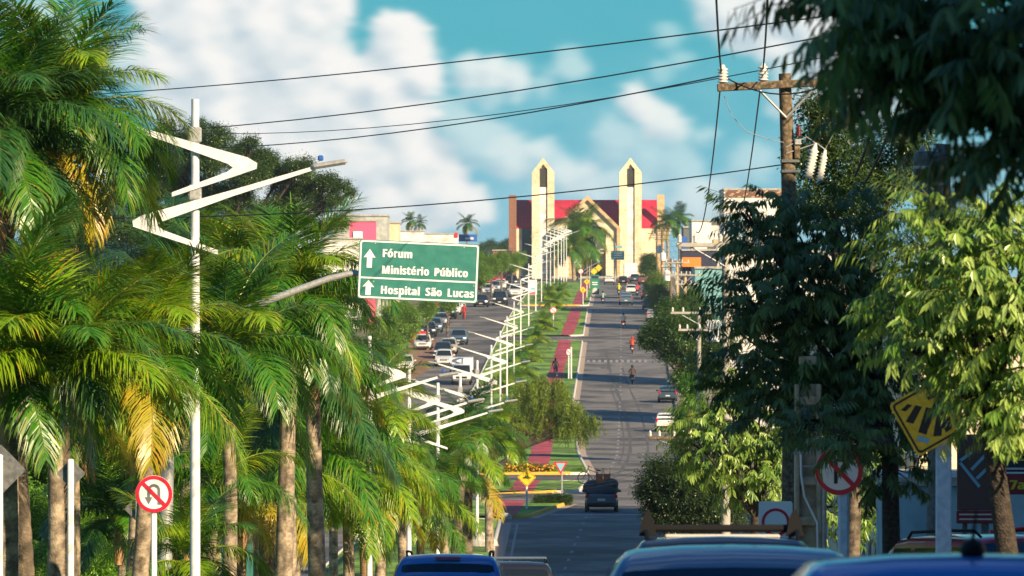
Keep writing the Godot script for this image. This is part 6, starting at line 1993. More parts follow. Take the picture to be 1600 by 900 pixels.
func build_vehicles() -> void:
	var white := paint("paint_white", tone(0.62, 0.62, 0.60), 0.0)
	var silver := paint("paint_silver", tone(0.40, 0.41, 0.42), 0.5)
	var grey := paint("paint_grey", tone(0.16, 0.18, 0.20), 0.4)
	var black := paint("paint_black", tone(0.012, 0.012, 0.014), 0.1)
	var blue := paint("paint_blue", tone(0.015, 0.15, 0.42), 0.3)
	var slate := paint("paint_slate", tone(0.09, 0.15, 0.21), 0.3)
	var steel := paint("paint_steel", tone(0.045, 0.085, 0.13), 0.4)
	var red := paint("paint_red", tone(0.42, 0.012, 0.02), 0.1)
	var brown := paint("paint_brown", tone(0.16, 0.06, 0.04), 0.2)
	var beige := paint("paint_beige", tone(0.50, 0.44, 0.36), 0.2)
	# near cars, seen from behind over their roofs
	var o := car("bright blue car roof with an antenna at the bottom right", "hatch", blue, at_u(1.30, 22.6), true, "", 1.0, 0.0)
	part(MB.new().tube([Vector3(-0.02, 1.52, -1.35), Vector3(-0.02, 1.57, -1.38), Vector3(-0.03, 1.68, -1.44)], [0.014, 0.008, 0.004], 8), "antenna", M.black_plastic, o)
	part(MB.new().ball(Vector3(-0.02, 1.535, -1.36), Vector3(0.05, 0.04, 0.07), 6, 12), "antenna_base", M.black_plastic, o)
	o = car("slate blue-grey car, roof and rear window in front of the black off-roader", "sedan", slate, at_u(0.66, 34.0), true, "", 1.05)
	o = car("black off-road car with a roof rack and finned bar ends", "suv", black, at_u(0.80, 46.0), true)
	for z in [-1.15]:
		part(MB.new().cbox(Vector3(0, 1.80, z), Vector3(1.22, 0.06, 0.08), 0.02), "crossbar", M.tyre, o)
		for s in [-1.0, 1.0]:
			part(MB.new().prism([Vector2(-0.07, 0.0), Vector2(0.07, 0.0), Vector2(0.05, 0.12), Vector2(0.015, 0.20), Vector2(-0.01, 0.21), Vector2(-0.045, 0.12)], 0.16, Transform3D(Basis(Vector3.UP, 0.0), Vector3(s * 0.58, 1.74, z))), "bar_end", M.tyre, o)
	part(MB.new().cbox(Vector3(0, 1.735, -1.55), Vector3(0.9, 0.03, 0.1), 0.01), "pale_roof_trim", M.letter_pale, o)
	o = car("blue car with a red high brake light at bottom centre", "suv", blue, px_ground(706, 80.0), true, "", 0.98)
	part(MB.new().cbox(Vector3(0, 1.675, -2.02), Vector3(0.36, 0.03, 0.05), 0.008), "brake_light", M.lamp_red, o)
	o = car("dark car with silver roof bars peeping over the bottom edge", "suv", black, px_ground(803, 104.0), true)
	for z in [-1.3, -0.2]:
		part(MB.new().cbox(Vector3(0, 1.80, z), Vector3(1.2, 0.05, 0.07), 0.015), "crossbar", M.chrome, o)
	o = car("red car parked by the pale blue wall at the right edge", "suv", red, px_ground(1592, 64.0, 0.15), false, "", 1.0, 0.35)
	part(MB.new().tube([Vector3(-0.4, 1.76, 0.2), Vector3(0.1, 1.8, 0.2), Vector3(0.5, 1.76, 0.2)], [0.02, 0.02, 0.02], 6), "roof_bar", M.sign_red, o)
	# the loaded pickup
	var pk := car("loaded dark pickup truck carrying a bicycle and orange chairs", "pickup", steel, px_ground(940, 314.0), true, "", 1.06)
	for s in [[Vector3(-0.25, 1.15, -1.3), Vector3(0.62, 0.42, 0.7)], [Vector3(-0.5, 1.45, -1.5), Vector3(0.32, 0.3, 0.4)], [Vector3(0.5, 1.25, -1.1), Vector3(0.4, 0.4, 0.5)], [Vector3(0.35, 1.0, -1.5), Vector3(0.42, 0.28, 0.5)], [Vector3(0.1, 1.2, -1.0), Vector3(0.6, 0.36, 0.5)], [Vector3(-0.35, 1.35, -0.9), Vector3(0.3, 0.25, 0.35)]]:
		part(MB.new().ball(s[0], s[1], 7, 10, Basis(Vector3.UP, s[0].x * 3)), "bundle", M.tarpaulin, pk)
	var ch := thing("chair", "stacked orange plastic chairs upside down on the pickup's load", "chair", pk.position, 0.0)
	ch.basis = pk.basis
	ch.position += pk.basis.y * 0.28
	for s in [-0.18, 0.22]:
		part(MB.new().cbox(Vector3(s - 0.1, 1.62, -1.3), Vector3(0.36, 0.05, 0.4), 0.015, Basis(Vector3.RIGHT, 0.3)), "seat", M.chair_orange, ch)
		part(MB.new().cbox(Vector3(s - 0.1, 1.45, -1.48), Vector3(0.36, 0.4, 0.04), 0.015), "backrest", M.chair_orange, ch)
		for e in [[-0.14, -0.14], [0.14, -0.14], [-0.14, 0.14], [0.14, 0.14]]:
			part(MB.new().tube([Vector3(s - 0.1 + e[0], 1.62, -1.3 + e[1]), Vector3(s - 0.1 + e[0] * 1.2, 1.98, -1.3 + e[1] * 1.2)], [0.02, 0.014], 6), "leg", M.chair_orange, ch)
	bicycle("bicycle lying on top of the pickup's load", pk.position + pk.basis * Vector3(0.55, 1.35, -1.2), pk.basis * Basis(Vector3.BACK, 0.5) * Basis(Vector3.UP, 1.2) * Basis(Vector3.RIGHT, 0.3))
	# parked and moving on the right carriageway
	for q in [
		["white hatchback parked at the right kerb under the bright slender tree", "hatch", white, 1040, 470, true],
		["dark car parked just ahead of the white hatchback", "hatch", steel, 1043, 530, true],
		["grey-blue off-roader driving uphill past the yellow kerb", "suv", slate, 978, 796, true],
		["white saloon ahead of the grey-blue off-roader", "sedan", white, 986, 872, true],
		["black saloon near the church in the right carriageway", "sedan", black, 974, 975, true],
		["small white car with a spare wheel near the church door", "hatch", white, 952, 985, true],
		["dark blue car nearest the church on the right", "sedan", steel, 992, 1005, true],
		["brown pickup parked by the church's right corner", "pickup", brown, 1005, 975, true],
		["silver car parked at the right kerb below the light green trees", "hatch", silver, 1020, 722, true],
		["blue car parked just uphill of the silver one", "hatch", blue, 1014, 772, true],
		["dark car parked third uphill of the silver one", "hatch", black, 1011, 830, true],
	]:
		car(q[0], q[1], q[2], px_ground(q[3], q[4]), q[5], "cars on the right carriageway", 1.04)
	# left carriageway, facing us
	for q in [
		["white saloon parked at the kerb beside the red bin below the green sign", "sedan", white, 661, 642],
		["dark car parked just behind the white kerbside saloon", "hatch", black, 669, 676],
		["blue-grey hatchback parked third behind the white saloon", "hatch", slate, 679, 688],
		["pale grey car parked fourth behind the white saloon", "sedan", silver, 689, 706],
		["dark blue car parked fifth behind the white saloon", "hatch", steel, 685, 724],
		["black off-roader parked beside the red bin under the green sign", "suv", black, 700, 732],
		["white car parked beyond the black off-roader", "hatch", white, 709, 748],
		["white saloon parked farther beyond the black off-roader", "sedan", white, 716, 765],
		["silver-blue saloon driving down the left carriageway", "sedan", slate, 717, 655],
		["pale beige car driving down behind the white hatchback", "sedan", beige, 701, 632],
		["dark car close behind the white hatchback", "hatch", black, 692, 622],
		["white hatchback leading the row coming downhill", "hatch", white, 694, 604],
		["white hatchback parked at the left kerb near the yellow box", "hatch", white, 633, 592],
		["black car with lit headlights right of the green sign", "sedan", black, 752, 786],
		["dark off-roader with lit headlights coming down beside the lamps", "suv", black, 781, 794],
		["white car parked by the red bins right of the green sign", "hatch", white, 762, 868],
		["silver car parked behind the white one by the red bins", "hatch", silver, 773, 900],
		["pale car third in the far left parked row", "sedan", white, 782, 922],
		["black car in the far left parked row before the church tower", "suv", black, 799, 950],
		["dark blue car in the far left parked row nearest the tower", "sedan", steel, 818, 962],
		["white off-roader driving down the left carriageway far up", "suv", white, 806, 850],
	]:
		var c := car(q[0], q[1], q[2], px_ground(q[3], q[4]), false, "cars on the left carriageway", 1.16)
		if "headlights" in q[0]:
			for s in [-1.0, 1.0]:
				part(MB.new().ball(Vector3(s * 0.6, 0.72 if q[1] != "suv" else 0.84, 2.16), Vector3(0.13, 0.08, 0.06), 6, 10), "lit_headlight", glow("headlight_glow", 1.0, 0.85, 0.6, 3.0), c)
	# white delivery truck
	var d := 566.0
	var tk := thing("delivery_truck", "white box truck facing us, lowest in the left carriageway", "truck", px_ground(722, d))
	tk.basis = Basis.looking_at(-Vector3(LEAN, tan(slope(d)), -1.0), Vector3.UP, true)
	var rows := []
	for q in [[-0.2, 0.45, 1.1, 2.05, 0.98], [0.9, 0.45, 1.1, 2.0, 0.98], [1.45, 0.45, 1.12, 1.55, 0.97], [1.75, 0.45, 1.05, 1.2, 0.96], [2.3, 0.45, 0.9, 1.05, 0.92], [2.55, 0.5, 0.75, 0.85, 0.82]]:
		rows.append([Vector3(q[4], q[1], q[0]), Vector3(q[4], q[2], q[0]), Vector3(q[4] * 0.86, q[3], q[0]), Vector3(-q[4] * 0.86, q[3], q[0]), Vector3(-q[4], q[2], q[0]), Vector3(-q[4], q[1], q[0])])
	part(MB.new().loft(rows, true, true), "cab", white, tk)
	part(MB.new().cbox(Vector3(0, 1.72, -1.6), Vector3(2.1, 1.7, 2.8), 0.04), "box_body", M.post_white, tk)
	part(MB.new().loft([[Vector3(0.80, 1.93, 1.02), Vector3(-0.80, 1.93, 1.02)], [Vector3(0.83, 1.56, 1.49), Vector3(-0.83, 1.56, 1.49)], [Vector3(0.85, 1.24, 1.77), Vector3(-0.85, 1.24, 1.77)]]), "windscreen", M.glass_dark, tk)
	part(MB.new().cbox(Vector3(0, 0.78, 2.53), Vector3(1.1, 0.2, 0.08), 0.02), "grille", M.black_plastic, tk)
	part(MB.new().cbox(Vector3(0, 0.52, 2.5), Vector3(1.7, 0.22, 0.2), 0.04), "bumper", M.sign_back, tk)
	for s in [-1.0, 1.0]:
		part(MB.new().cbox(Vector3(s * 0.74, 0.84, 2.42), Vector3(0.26, 0.2, 0.2), 0.05), "headlight", M.lamp_clear, tk)
		part(MB.new().cbox(Vector3(s * 1.12, 1.35, 1.4), Vector3(0.16, 0.3, 0.1), 0.03), "mirror", M.black_plastic, tk)
		for z in [1.7, -2.0]:
			part(MB.new().lathe([[0.2, -0.1], [0.36, -0.1], [0.38, 0.0], [0.36, 0.1], [0.2, 0.1]], 16, Vector3(s * 0.86, 0.38, z), Basis(Vector3.BACK, PI / 2)), "wheel", M.tyre, tk)
	# white box van far by the church
	var vn := thing("delivery_truck", "pale box truck standing before the church's right tower", "truck", px_ground(985, 1030.0))
	part(MB.new().cbox(Vector3(0, 1.9, 0), Vector3(2.4, 2.6, 4.5), 0.05), "box_body", M.post_white, vn)
	part(MB.new().cbox(Vector3(0, 0.5, 0), Vector3(2.2, 0.3, 5.0), 0.05), "chassis", M.black_plastic, vn)
	for s in [-1.0, 1.0]:
		part(MB.new().lathe([[0.2, -0.12], [0.42, -0.12], [0.44, 0.0], [0.42, 0.12], [0.2, 0.12]], 14, Vector3(s * 0.95, 0.44, 1.6), Basis(Vector3.BACK, PI / 2)), "wheel", M.tyre, vn)
		part(MB.new().cbox(Vector3(s * 0.95, 0.75, 2.27), Vector3(0.2, 0.14, 0.05), 0.02), "tail_light", M.lamp_red, vn)


func glow(called: String, r: float, g: float, b: float, k: float) -> StandardMaterial3D:
	if M.has(called):
		return M[called]
	var m := plain(called, tone(0.8, 0.8, 0.75), 0.2)
	m.emission_enabled = true
	m.emission = tone(r, g, b)
	m.emission_energy_multiplier = k
	return m


# ---------------------------------------------------------------- two-wheelers
func ring_tube(at: Vector3, r: float, thick: float, n := 20) -> MB:
	var pts := []
	var rr := []
	for k in n + 1:
		var a := TAU * k / n
		pts.append(at + Vector3(0, cos(a) * r, sin(a) * r))
		rr.append(thick)
	return MB.new().tube(pts, rr, 6, false)


func motorcycle(label: String, at: Vector3, basis_: Basis, coat: Material) -> Node3D:
	var o := thing("motorcycle", label, "motorcycle", at, 0.0, "motorcycles")
	o.basis = basis_
	for z in [-0.62, 0.62]:
		var w := part(ring_tube(Vector3(0, 0.29, z), 0.25, 0.05), "wheel", M.tyre, o)
		part(MB.new().lathe([[0.2, -0.015], [0.04, -0.05], [0.04, 0.05], [0.2, 0.015]], 12, Vector3(0, 0.29, z), Basis(Vector3.BACK, PI / 2)), "rim", M.rim, w)
	part(MB.new().prism([Vector2(-0.75, 0.68), Vector2(-0.55, 0.80), Vector2(0.05, 0.72), Vector2(0.15, 0.92), Vector2(0.42, 0.96), Vector2(0.48, 0.72), Vector2(0.28, 0.36), Vector2(-0.25, 0.30), Vector2(-0.40, 0.55)], 0.24, Transform3D(Basis(Vector3.UP, -PI / 2), Vector3.ZERO)), "body", coat, o)
	part(MB.new().cbox(Vector3(0, 0.83, -0.30), Vector3(0.26, 0.10, 0.68), 0.04), "seat", M.black_plastic, o)
	part(MB.new().tube([Vector3(-0.34, 1.03, 0.36), Vector3(-0.15, 1.02, 0.44), Vector3(0.15, 1.02, 0.44), Vector3(0.34, 1.03, 0.36)], [0.018, 0.018, 0.018, 0.018], 6), "handlebar", M.black_plastic, o)
	part(MB.new().tube([Vector3(0, 0.96, 0.44), Vector3(0, 0.29, 0.62)], [0.05, 0.04], 8), "fork", M.chrome, o)
	part(MB.new().cbox(Vector3(0, 0.72, -0.80), Vector3(0.16, 0.10, 0.08), 0.03), "tail_light", M.lamp_red, o)
	part(MB.new().cbox(Vector3(0, 0.55, -0.84), Vector3(0.18, 0.14, 0.02), 0.005), "number_plate", M.plate_grey, o)
	part(MB.new().cbox(Vector3(0, 0.92, 0.56), Vector3(0.18, 0.16, 0.1), 0.04), "headlight", M.lamp_clear, o)
	part(MB.new().tube([Vector3(0.15, 0.34, 0.1), Vector3(0.17, 0.36, -0.4), Vector3(0.17, 0.45, -0.75)], [0.035, 0.045, 0.045], 8), "exhaust", M.chrome, o)
	return o


func bicycle(label: String, at: Vector3, basis_: Basis) -> Node3D:
	var o := thing("bicycle", label, "bicycle", at)
	o.basis = basis_
	for z in [-0.5, 0.5]:
		var w := part(ring_tube(Vector3(0, 0.33, z), 0.31, 0.022, 24), "wheel", M.tyre, o)
		for k in 6:
			var a := PI * k / 6.0
			part(MB.new().tube([Vector3(0, 0.33 + cos(a) * 0.3, z + sin(a) * 0.3), Vector3(0, 0.33 - cos(a) * 0.3, z - sin(a) * 0.3)], [0.004, 0.004], 3, false), "spoke", M.chrome, w)
	var fr := MB.new()
	for q in [[Vector3(0, 0.33, -0.5), Vector3(0, 0.30, -0.06)], [Vector3(0, 0.30, -0.06), Vector3(0, 0.80, -0.22)], [Vector3(0, 0.33, -0.5), Vector3(0, 0.72, -0.19)], [Vector3(0, 0.72, -0.19), Vector3(0, 0.80, 0.36)], [Vector3(0, 0.30, -0.06), Vector3(0, 0.70, 0.38)], [Vector3(0, 0.88, 0.35), Vector3(0, 0.33, 0.5)]]:
		fr.tube([q[0], q[1]], [0.02, 0.02], 6)
	part(fr, "frame", M.board_blue, o)
	part(MB.new().cbox(Vector3(0, 0.86, -0.24), Vector3(0.15, 0.06, 0.25), 0.025), "saddle", M.black_plastic, o)
	part(MB.new().tube([Vector3(-0.27, 0.98, 0.26), Vector3(-0.1, 0.97, 0.36), Vector3(0.1, 0.97, 0.36), Vector3(0.27, 0.98, 0.26)], [0.014, 0.014, 0.014, 0.014], 6), "handlebar", M.black_plastic, o)
	part(MB.new().tube([Vector3(0, 0.97, 0.36), Vector3(0, 0.86, 0.36)], [0.014, 0.014], 6), "stem", M.black_plastic, o)
	return o


# ---------------------------------------------------------------- people
# bones: [from, to, radius, radius, tone]; the distances to the tapered bones are joined smoothly and meshed as surface nets
func flesh(bones: Array, cell: float) -> Array:
	var lo := Vector3.ONE * 1e9
	var hi := -lo
	for b in bones:
		var r := maxf(b[2], b[3]) + cell * 2.5
		lo = lo.min(b[0] - Vector3.ONE * r).min(b[1] - Vector3.ONE * r)
		hi = hi.max(b[0] + Vector3.ONE * r).max(b[1] + Vector3.ONE * r)
	var n := Vector3i(((hi - lo) / cell).ceil()) + Vector3i.ONE
	var f := PackedFloat32Array()
	f.resize(n.x * n.y * n.z)
	f.fill(1.0)
	var best := PackedInt32Array()
	best.resize(f.size())
	var near := PackedFloat32Array()
	near.resize(f.size())
	near.fill(9.0)
	var k := 0.045
	for bi in bones.size():
		var b: Array = bones[bi]
		var a: Vector3 = b[0]
		var ab: Vector3 = b[1] - b[0]
		var len2 := maxf(ab.length_squared(), 1e-9)
		var m: float = maxf(b[2], b[3]) + k + cell * 2.0
		var s0 := Vector3i(((b[0].min(b[1]) - Vector3.ONE * m - lo) / cell).floor()).max(Vector3i.ZERO)
		var s1 := Vector3i(((b[0].max(b[1]) + Vector3.ONE * m - lo) / cell).ceil()).min(n - Vector3i.ONE)
		for z in range(s0.z, s1.z + 1):
			for y in range(s0.y, s1.y + 1):
				for x in range(s0.x, s1.x + 1):
					var p := lo + Vector3(x, y, z) * cell
					var t := clampf((p - a).dot(ab) / len2, 0.0, 1.0)
					var dd := p.distance_to(a + ab * t) - lerpf(b[2], b[3], t)
					var i := (z * n.y + y) * n.x + x
					var h := clampf(0.5 + 0.5 * (f[i] - dd) / k, 0.0, 1.0)
					f[i] = lerpf(f[i], dd, h) - k * h * (1.0 - h)
					if dd < near[i]:
						near[i] = dd
						best[i] = bi
	var idx := {}
	var v := PackedVector3Array()
	var who := PackedInt32Array()
	var ix := PackedInt32Array()
	var corner := [Vector3i(0, 0, 0), Vector3i(1, 0, 0), Vector3i(0, 1, 0), Vector3i(1, 1, 0), Vector3i(0, 0, 1), Vector3i(1, 0, 1), Vector3i(0, 1, 1), Vector3i(1, 1, 1)]
	var edges := [[0, 1], [2, 3], [4, 5], [6, 7], [0, 2], [1, 3], [4, 6], [5, 7], [0, 4], [1, 5], [2, 6], [3, 7]]
	for z in n.z - 1:
		for y in n.y - 1:
			for x in n.x - 1:
				var i := (z * n.y + y) * n.x + x
				if absf(f[i]) > cell * 2.2:
					continue
				var g := []
				var mask := 0
				for c in 8:
					var q: Vector3i = corner[c]
					var s := f[((z + q.z) * n.y + y + q.y) * n.x + x + q.x]
					g.append(s)
					if s < 0.0:
						mask |= 1 << c
				if mask == 0 or mask == 255:
					continue
				var sum := Vector3.ZERO
				var cnt := 0
				for e in edges:
					var a: float = g[e[0]]
					var b: float = g[e[1]]
					if (a < 0.0) != (b < 0.0):
						sum += Vector3(corner[e[0]]).lerp(Vector3(corner[e[1]]), a / (a - b))
						cnt += 1
				idx[i] = v.size()
				v.append(lo + (Vector3(x, y, z) + sum / cnt) * cell)
				who.append(best[i])
	var step := [1, n.x, n.x * n.y]
	for i in idx:
		for axis in 3:
			var a := f[i]
			var b: float = f[i + step[axis]]
			if (a < 0.0) == (b < 0.0):
				continue
			var s1: int = step[(axis + 1) % 3]
			var s2: int = step[(axis + 2) % 3]
			if not (idx.has(i - s1) and idx.has(i - s2) and idx.has(i - s1 - s2)):
				continue
			var q := [idx[i], idx[i - s1], idx[i - s1 - s2], idx[i - s2]]
			if a < 0.0:
				ix.append_array([q[0], q[2], q[1], q[0], q[3], q[2]])
			else:
				ix.append_array([q[0], q[1], q[2], q[0], q[2], q[3]])
	return [v, ix, who]


func limbs_of(pose: String) -> Array:
	var b := []
	var V := func(x: float, y: float, z: float) -> Vector3: return Vector3(x, y, z)
	# tones: 0 skin, 1 shirt, 2 trousers, 3 hair or helmet, 4 shoes, 5 face
	match pose:
		"ride":
			b = [[V.call(0, 0.92, -0.16), V.call(0, 1.12, -0.10), 0.145, 0.13, 1], [V.call(0, 1.12, -0.10), V.call(0, 1.34, -0.02), 0.13, 0.15, 1], [V.call(-0.15, 1.37, -0.02), V.call(0.15, 1.37, -0.02), 0.075, 0.075, 1], [V.call(0, 1.40, 0), V.call(0, 1.50, 0.02), 0.055, 0.05, 0], [V.call(0, 1.60, 0.02), V.call(0, 1.66, 0.01), 0.125, 0.12, 3], [V.call(0, 1.54, 0.07), V.call(0, 1.57, 0.09), 0.075, 0.06, 5]]
			for s in [-1.0, 1.0]:
				b.append_array([[V.call(s * 0.19, 1.37, 0), V.call(s * 0.31, 1.14, 0.12), 0.062, 0.048, 1], [V.call(s * 0.31, 1.14, 0.12), V.call(s * 0.30, 1.06, 0.34), 0.045, 0.034, 0], [V.call(s * 0.30, 1.06, 0.34), V.call(s * 0.29, 1.05, 0.42), 0.035, 0.03, 0], [V.call(s * 0.10, 0.90, -0.12), V.call(s * 0.20, 0.78, 0.28), 0.10, 0.07, 2], [V.call(s * 0.20, 0.78, 0.28), V.call(s * 0.18, 0.38, 0.06), 0.065, 0.042, 2], [V.call(s * 0.18, 0.36, 0.04), V.call(s * 0.18, 0.33, 0.22), 0.045, 0.035, 4]])
		"cycle":
			b = [[V.call(0, 0.96, -0.24), V.call(0, 1.18, -0.12), 0.135, 0.12, 1], [V.call(0, 1.18, -0.12), V.call(0, 1.38, 0.0), 0.12, 0.145, 1], [V.call(-0.15, 1.40, 0), V.call(0.15, 1.40, 0), 0.07, 0.07, 1], [V.call(0, 1.44, 0.02), V.call(0, 1.54, 0.06), 0.052, 0.048, 0], [V.call(0, 1.63, 0.06), V.call(0, 1.66, 0.04), 0.098, 0.10, 3], [V.call(0, 1.60, 0.12), V.call(0, 1.62, 0.13), 0.062, 0.05, 5], [V.call(0, 1.22, -0.26), V.call(0, 1.36, -0.22), 0.12, 0.11, 4]]
			for s in [-1.0, 1.0]:
				b.append_array([[V.call(s * 0.18, 1.39, 0), V.call(s * 0.26, 1.16, 0.12), 0.058, 0.045, 1], [V.call(s * 0.26, 1.16, 0.12), V.call(s * 0.25, 1.02, 0.28), 0.042, 0.032, 0], [V.call(s * 0.10, 0.93, -0.22), V.call(s * 0.12, 0.72 + s * 0.12, 0.16), 0.10, 0.07, 2], [V.call(s * 0.12, 0.72 + s * 0.12, 0.16), V.call(s * 0.11, 0.30 + s * 0.12, -0.04), 0.065, 0.042, 2], [V.call(s * 0.11, 0.28 + s * 0.12, -0.05), V.call(s * 0.11, 0.26 + s * 0.12, 0.12), 0.045, 0.035, 4]])
		"walk":
			b = [[V.call(0, 0.98, 0), V.call(0, 1.18, 0), 0.14, 0.125, 1], [V.call(0, 1.18, 0), V.call(0, 1.38, 0), 0.125, 0.145, 1], [V.call(-0.15, 1.41, 0), V.call(0.15, 1.41, 0), 0.07, 0.07, 1], [V.call(0, 1.44, 0), V.call(0, 1.55, 0.01), 0.053, 0.05, 0], [V.call(0, 1.60, 0.02), V.call(0, 1.66, 0.01), 0.088, 0.095, 0], [V.call(0, 1.66, -0.02), V.call(0, 1.70, -0.01), 0.095, 0.085, 3], [V.call(0, 1.60, 0.09), V.call(0, 1.59, 0.10), 0.03, 0.025, 5]]
			for s in [-1.0, 1.0]:
				b.append_array([[V.call(s * 0.19, 1.40, 0), V.call(s * 0.25, 1.13, -0.04 * s), 0.06, 0.048, 1], [V.call(s * 0.25, 1.13, -0.04 * s), V.call(s * 0.25, 0.90, -0.10 * s + 0.05), 0.044, 0.033, 0], [V.call(s * 0.25, 0.88, -0.10 * s + 0.05), V.call(s * 0.24, 0.78, -0.10 * s + 0.07), 0.036, 0.024, 0], [V.call(s * 0.095, 0.94, 0), V.call(s * 0.10, 0.52, s * 0.14), 0.105, 0.07, 2], [V.call(s * 0.10, 0.52, s * 0.14), V.call(s * 0.10, 0.10, s * 0.16 - 0.08), 0.068, 0.045, 2], [V.call(s * 0.10, 0.055, s * 0.16 - 0.09), V.call(s * 0.11, 0.04, s * 0.16 + 0.08), 0.048, 0.036, 4]])
	return b


var bodies := {}


func person(label: String, pose: String, at: Vector3, basis_: Basis, tones: Array) -> Node3D:
	if not bodies.has(pose):
		var bones := limbs_of(pose)
		bodies[pose] = [flesh(bones, 0.03), bones]
	var made: Array = bodies[pose][0]
	var bones: Array = bodies[pose][1]
	var b := MB.new()
	b.inked = true
	b.v = made[0]
	b.ix = made[1]
	for w in made[2]:
		b.c.append(tones[bones[w][4]])
	var o := show_mesh(b.mesh(), numbered("person"), M.cloth, self)
	o.position = at
	o.basis = basis_
	tag(o, label, "person", "people on the street")
	return o


func build_people() -> void:
	var m := plain("cloth", Color.WHITE, 0.8)
	m.vertex_color_use_as_albedo = true
	var skin := Color(0.22, 0.11, 0.07)
	var dark := Color(0.02, 0.02, 0.025)
	var denim := Color(0.03, 0.05, 0.10)
	var helmets := {"black": Color(0.012, 0.012, 0.014), "white": Color(0.6, 0.6, 0.58), "red": Color(0.4, 0.02, 0.02)}
	var shirts := {"dark": Color(0.06, 0.03, 0.025), "orange-red": Color(0.52, 0.06, 0.02), "white": Color(0.62, 0.60, 0.55), "pale green": Color(0.22, 0.34, 0.30), "yellow": Color(0.55, 0.50, 0.03), "red": Color(0.48, 0.02, 0.04)}
	var reds := paint("bike_red", tone(0.35, 0.01, 0.015), 0.1)
	var blk := paint("bike_black", tone(0.02, 0.02, 0.022), 0.1)
	var blu := paint("bike_blue", tone(0.02, 0.05, 0.20), 0.1)
	for q in [
		[988, 566, "dark", "black", blk, "nearest rider, below the pale crossing"],
		[988, 632, "orange-red", "red", reds, "second rider uphill, beside the spreading tree"],
		[974, 699, "white", "black", reds, "alone in mid road under the yellow kerb"],
		[942, 800, "pale green", "black", blk, "beside the yellow kerb at the lawn's edge"],
		[967, 862, "yellow", "yellow", blk, "left of the white saloon"],
		[996, 858, "red", "red", blk, "right of the white saloon"],
		[980, 948, "dark", "white", blk, "next to the black saloon near the church"],
		[1009, 838, "red", "white", reds, "at the right kerb beside the parked cars"],
	]:
		var d: float = q[1]
		var way := Basis.looking_at(Vector3(LEAN, tan(slope(d)), -1.0), Vector3.UP, true).scaled_local(Vector3.ONE * 1.08)
		motorcycle("motorcycle ridden uphill, %s" % q[5], px_ground(q[0], d), way, q[4])
		person("motorcyclist in a %s shirt, %s" % [q[2], q[5]], "ride", px_ground(q[0], d), way, [skin, shirts[q[2]], denim, helmets.get(q[3], Color(0.5, 0.45, 0.03)), dark, skin])
	# parked motorcycle at the left kerb
	var d := 628.0
	motorcycle("blue motorcycle parked by the yellow box on the left footway", px_ground(627, d), Basis(Vector3.UP, 0.9).scaled(Vector3.ONE * 1.1), blu)
	# cyclist on the red path
	d = 576.0
	var way := Basis.looking_at(Vector3(LEAN, tan(slope(d)), -1.0), Vector3.UP, true).scaled_local(Vector3.ONE * 1.15)
	bicycle("bicycle ridden away along the red path", px_ground(868, d, 0.155), way)
	person("cyclist in dark clothes with a pale bag on the red path", "cycle", px_ground(868, d, 0.155), way, [skin, Color(0.05, 0.04, 0.035), Color(0.04, 0.06, 0.12), dark, Color(0.30, 0.28, 0.22), skin])
	person("pedestrian in red shirt and shorts beside the parked cars", "walk", px_ground(725, 728.0), Basis(Vector3.UP, PI).scaled(Vector3.ONE * 1.15), [skin, Color(0.35, 0.02, 0.03), Color(0.34, 0.02, 0.03), dark, skin, skin])
	person("pedestrian in a white shirt and black trousers behind the shaggy palms", "walk", px_ground(366, 262.0), Basis(Vector3.UP, PI - 0.3), [skin, Color(0.6, 0.6, 0.6), Color(0.012, 0.012, 0.014), dark, dark, skin])


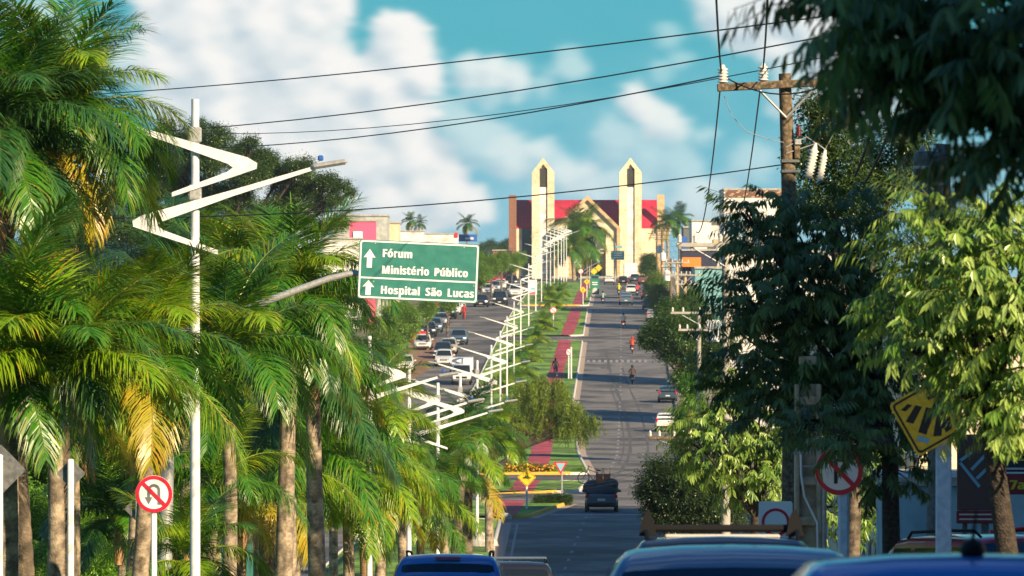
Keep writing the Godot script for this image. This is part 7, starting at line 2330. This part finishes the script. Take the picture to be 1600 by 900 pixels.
# ---------------------------------------------------------------- bins, stones, clouds
func build_small_things() -> void:
	for q in [[651, 655, 2.4, "red rubbish skip behind the white kerbside saloon"], [680, 740, 2.4, "red rubbish skip left of the black off-roader"], [693, 772, 2.2, "red rubbish skip at the green sign's lower edge"], [755, 905, 2.6, "red rubbish skip right of the green sign, nearest"], [765, 930, 2.4, "red rubbish skip right of the green sign, middle"], [784, 955, 2.6, "red rubbish skip right of the green sign, farthest"]]:
		var o := thing("rubbish_skip", q[3], "skip", px_ground(q[0], q[1], 0.15), 0.1, "red rubbish skips on the left footway")
		var w: float = q[2]
		var b := MB.new()
		var rows := []
		for e in [[0.0, 0.82, 0.7], [1.25, 1.0, 1.0]]:
			rows.append([Vector3(-w / 2 * e[1], e[0], -0.8 * e[2]), Vector3(w / 2 * e[1], e[0], -0.8 * e[2]), Vector3(w / 2 * e[1], e[0], 0.8 * e[2]), Vector3(-w / 2 * e[1], e[0], 0.8 * e[2])])
		b.loft(rows, true, false)
		part(b, "bin_wall", M.bin_red, o)
		part(MB.new().box(Vector3(0, 0.03, 0), Vector3(w * 0.8, 0.05, 1.1)), "floor", M.bin_red, o)
		for s in [-1.0, 1.0]:
			part(MB.new().cbox(Vector3(0, 1.25, s * 0.8), Vector3(w * 1.02, 0.1, 0.1), 0.02), "rim", M.bin_red, o)
			part(MB.new().tube([Vector3(s * w * 0.47, 0.9, 0.5), Vector3(s * w * 0.5, 0.9, -0.5)], [0.05, 0.05], 8), "lifting_bar", M.black_plastic, o)
	var yb := thing("delivery_box", "yellow delivery box by the parked blue motorcycle", "box", px_ground(614, 618.0, 0.15))
	part(MB.new().cbox(Vector3(0, 0.75, 0), Vector3(0.95, 1.3, 0.8), 0.06), "box_body", M.box_yellow, yb)
	part(MB.new().cbox(Vector3(0, 1.44, 0), Vector3(1.0, 0.1, 0.85), 0.03), "lid", M.box_yellow, yb)
	var yc := thing("delivery_box", "yellow block on the verge beside the blue car", "box", px_ground(632, 132.0, 0.15))
	part(MB.new().cbox(Vector3(0, 0.7, 0), Vector3(0.36, 1.4, 0.3), 0.03), "box_body", M.box_yellow, yc)
	part(MB.new().cbox(Vector3(0, 1.42, 0), Vector3(0.4, 0.06, 0.34), 0.02), "lid", M.box_yellow, yc)
	# boulders on the lawn
	var n := FastNoiseLite.new()
	n.seed = 5
	n.frequency = 1.1
	for q in [[754, 268, 0.62, "larger pale boulder on the lawn under the palms"], [742, 248, 0.55, "lower pale boulder on the lawn under the palms"], [790, 300, 0.28, "small pale stone at the lawn's edge"]]:
		var b := MB.new()
		b.ball(Vector3.ZERO, Vector3.ONE, 14, 20)
		for i in b.v.size():
			var p := b.v[i]
			p *= 1.0 + 0.35 * n.get_noise_3dv(p * 1.3 + Vector3(q[0], 0, 0)) + 0.12 * n.get_noise_3dv(p * 4.0)
			p.y = maxf(p.y, -0.35)
			b.v[i] = p * Vector3(1.15, 0.75, 0.9) * q[2]
		var o := solo(b, "boulder", M.boulder, q[3], "boulder", "pale boulders on the lawn")
		o.position = px_ground(q[0], q[1], 0.14 + q[2] * 0.22)
	# netting fence on the left
	var f := thing("fence", "dark green netting fence behind the young palm", "fence", px_ground(318, 240.0))
	for k in 4:
		part(MB.new().cbox(Vector3(-1.6 + k * 1.4, 1.6 + k * 0.1, -k * 3.0), Vector3(0.08, 3.4, 0.08), 0.02), "post", M.black_plastic, f)
	for k in 3:
		var a := Vector3(-1.6 + k * 1.4, 0.6 + k * 0.1, -k * 3.0)
		var c := a + Vector3(1.4, 0.1, -3.0)
		var b := MB.new()
		b.loft([[a, c], [a + Vector3(0.05, 1.3, 0.03), c + Vector3(-0.04, 1.3, 0.02)], [a + Vector3(0, 2.5, 0), c + Vector3(0, 2.5, 0)]])
		part(b, "netting", M.fence_green, f)
	for q in [[356, 268.0, "short white bollard near the walking pedestrian"], [306, 250.0, "short white bollard left of the green fence"]]:
		var o := thing("bollard", q[2], "bollard", px_ground(q[0], q[1]), 0.0, "white bollards on the left")
		part(MB.new().tube([Vector3.ZERO, Vector3(0, 0.95, 0)], [0.07, 0.07], 10), "shaft", M.post_white, o)
		part(MB.new().ball(Vector3(0, 0.95, 0), Vector3(0.075, 0.04, 0.075), 5, 10), "cap", M.post_white, o)
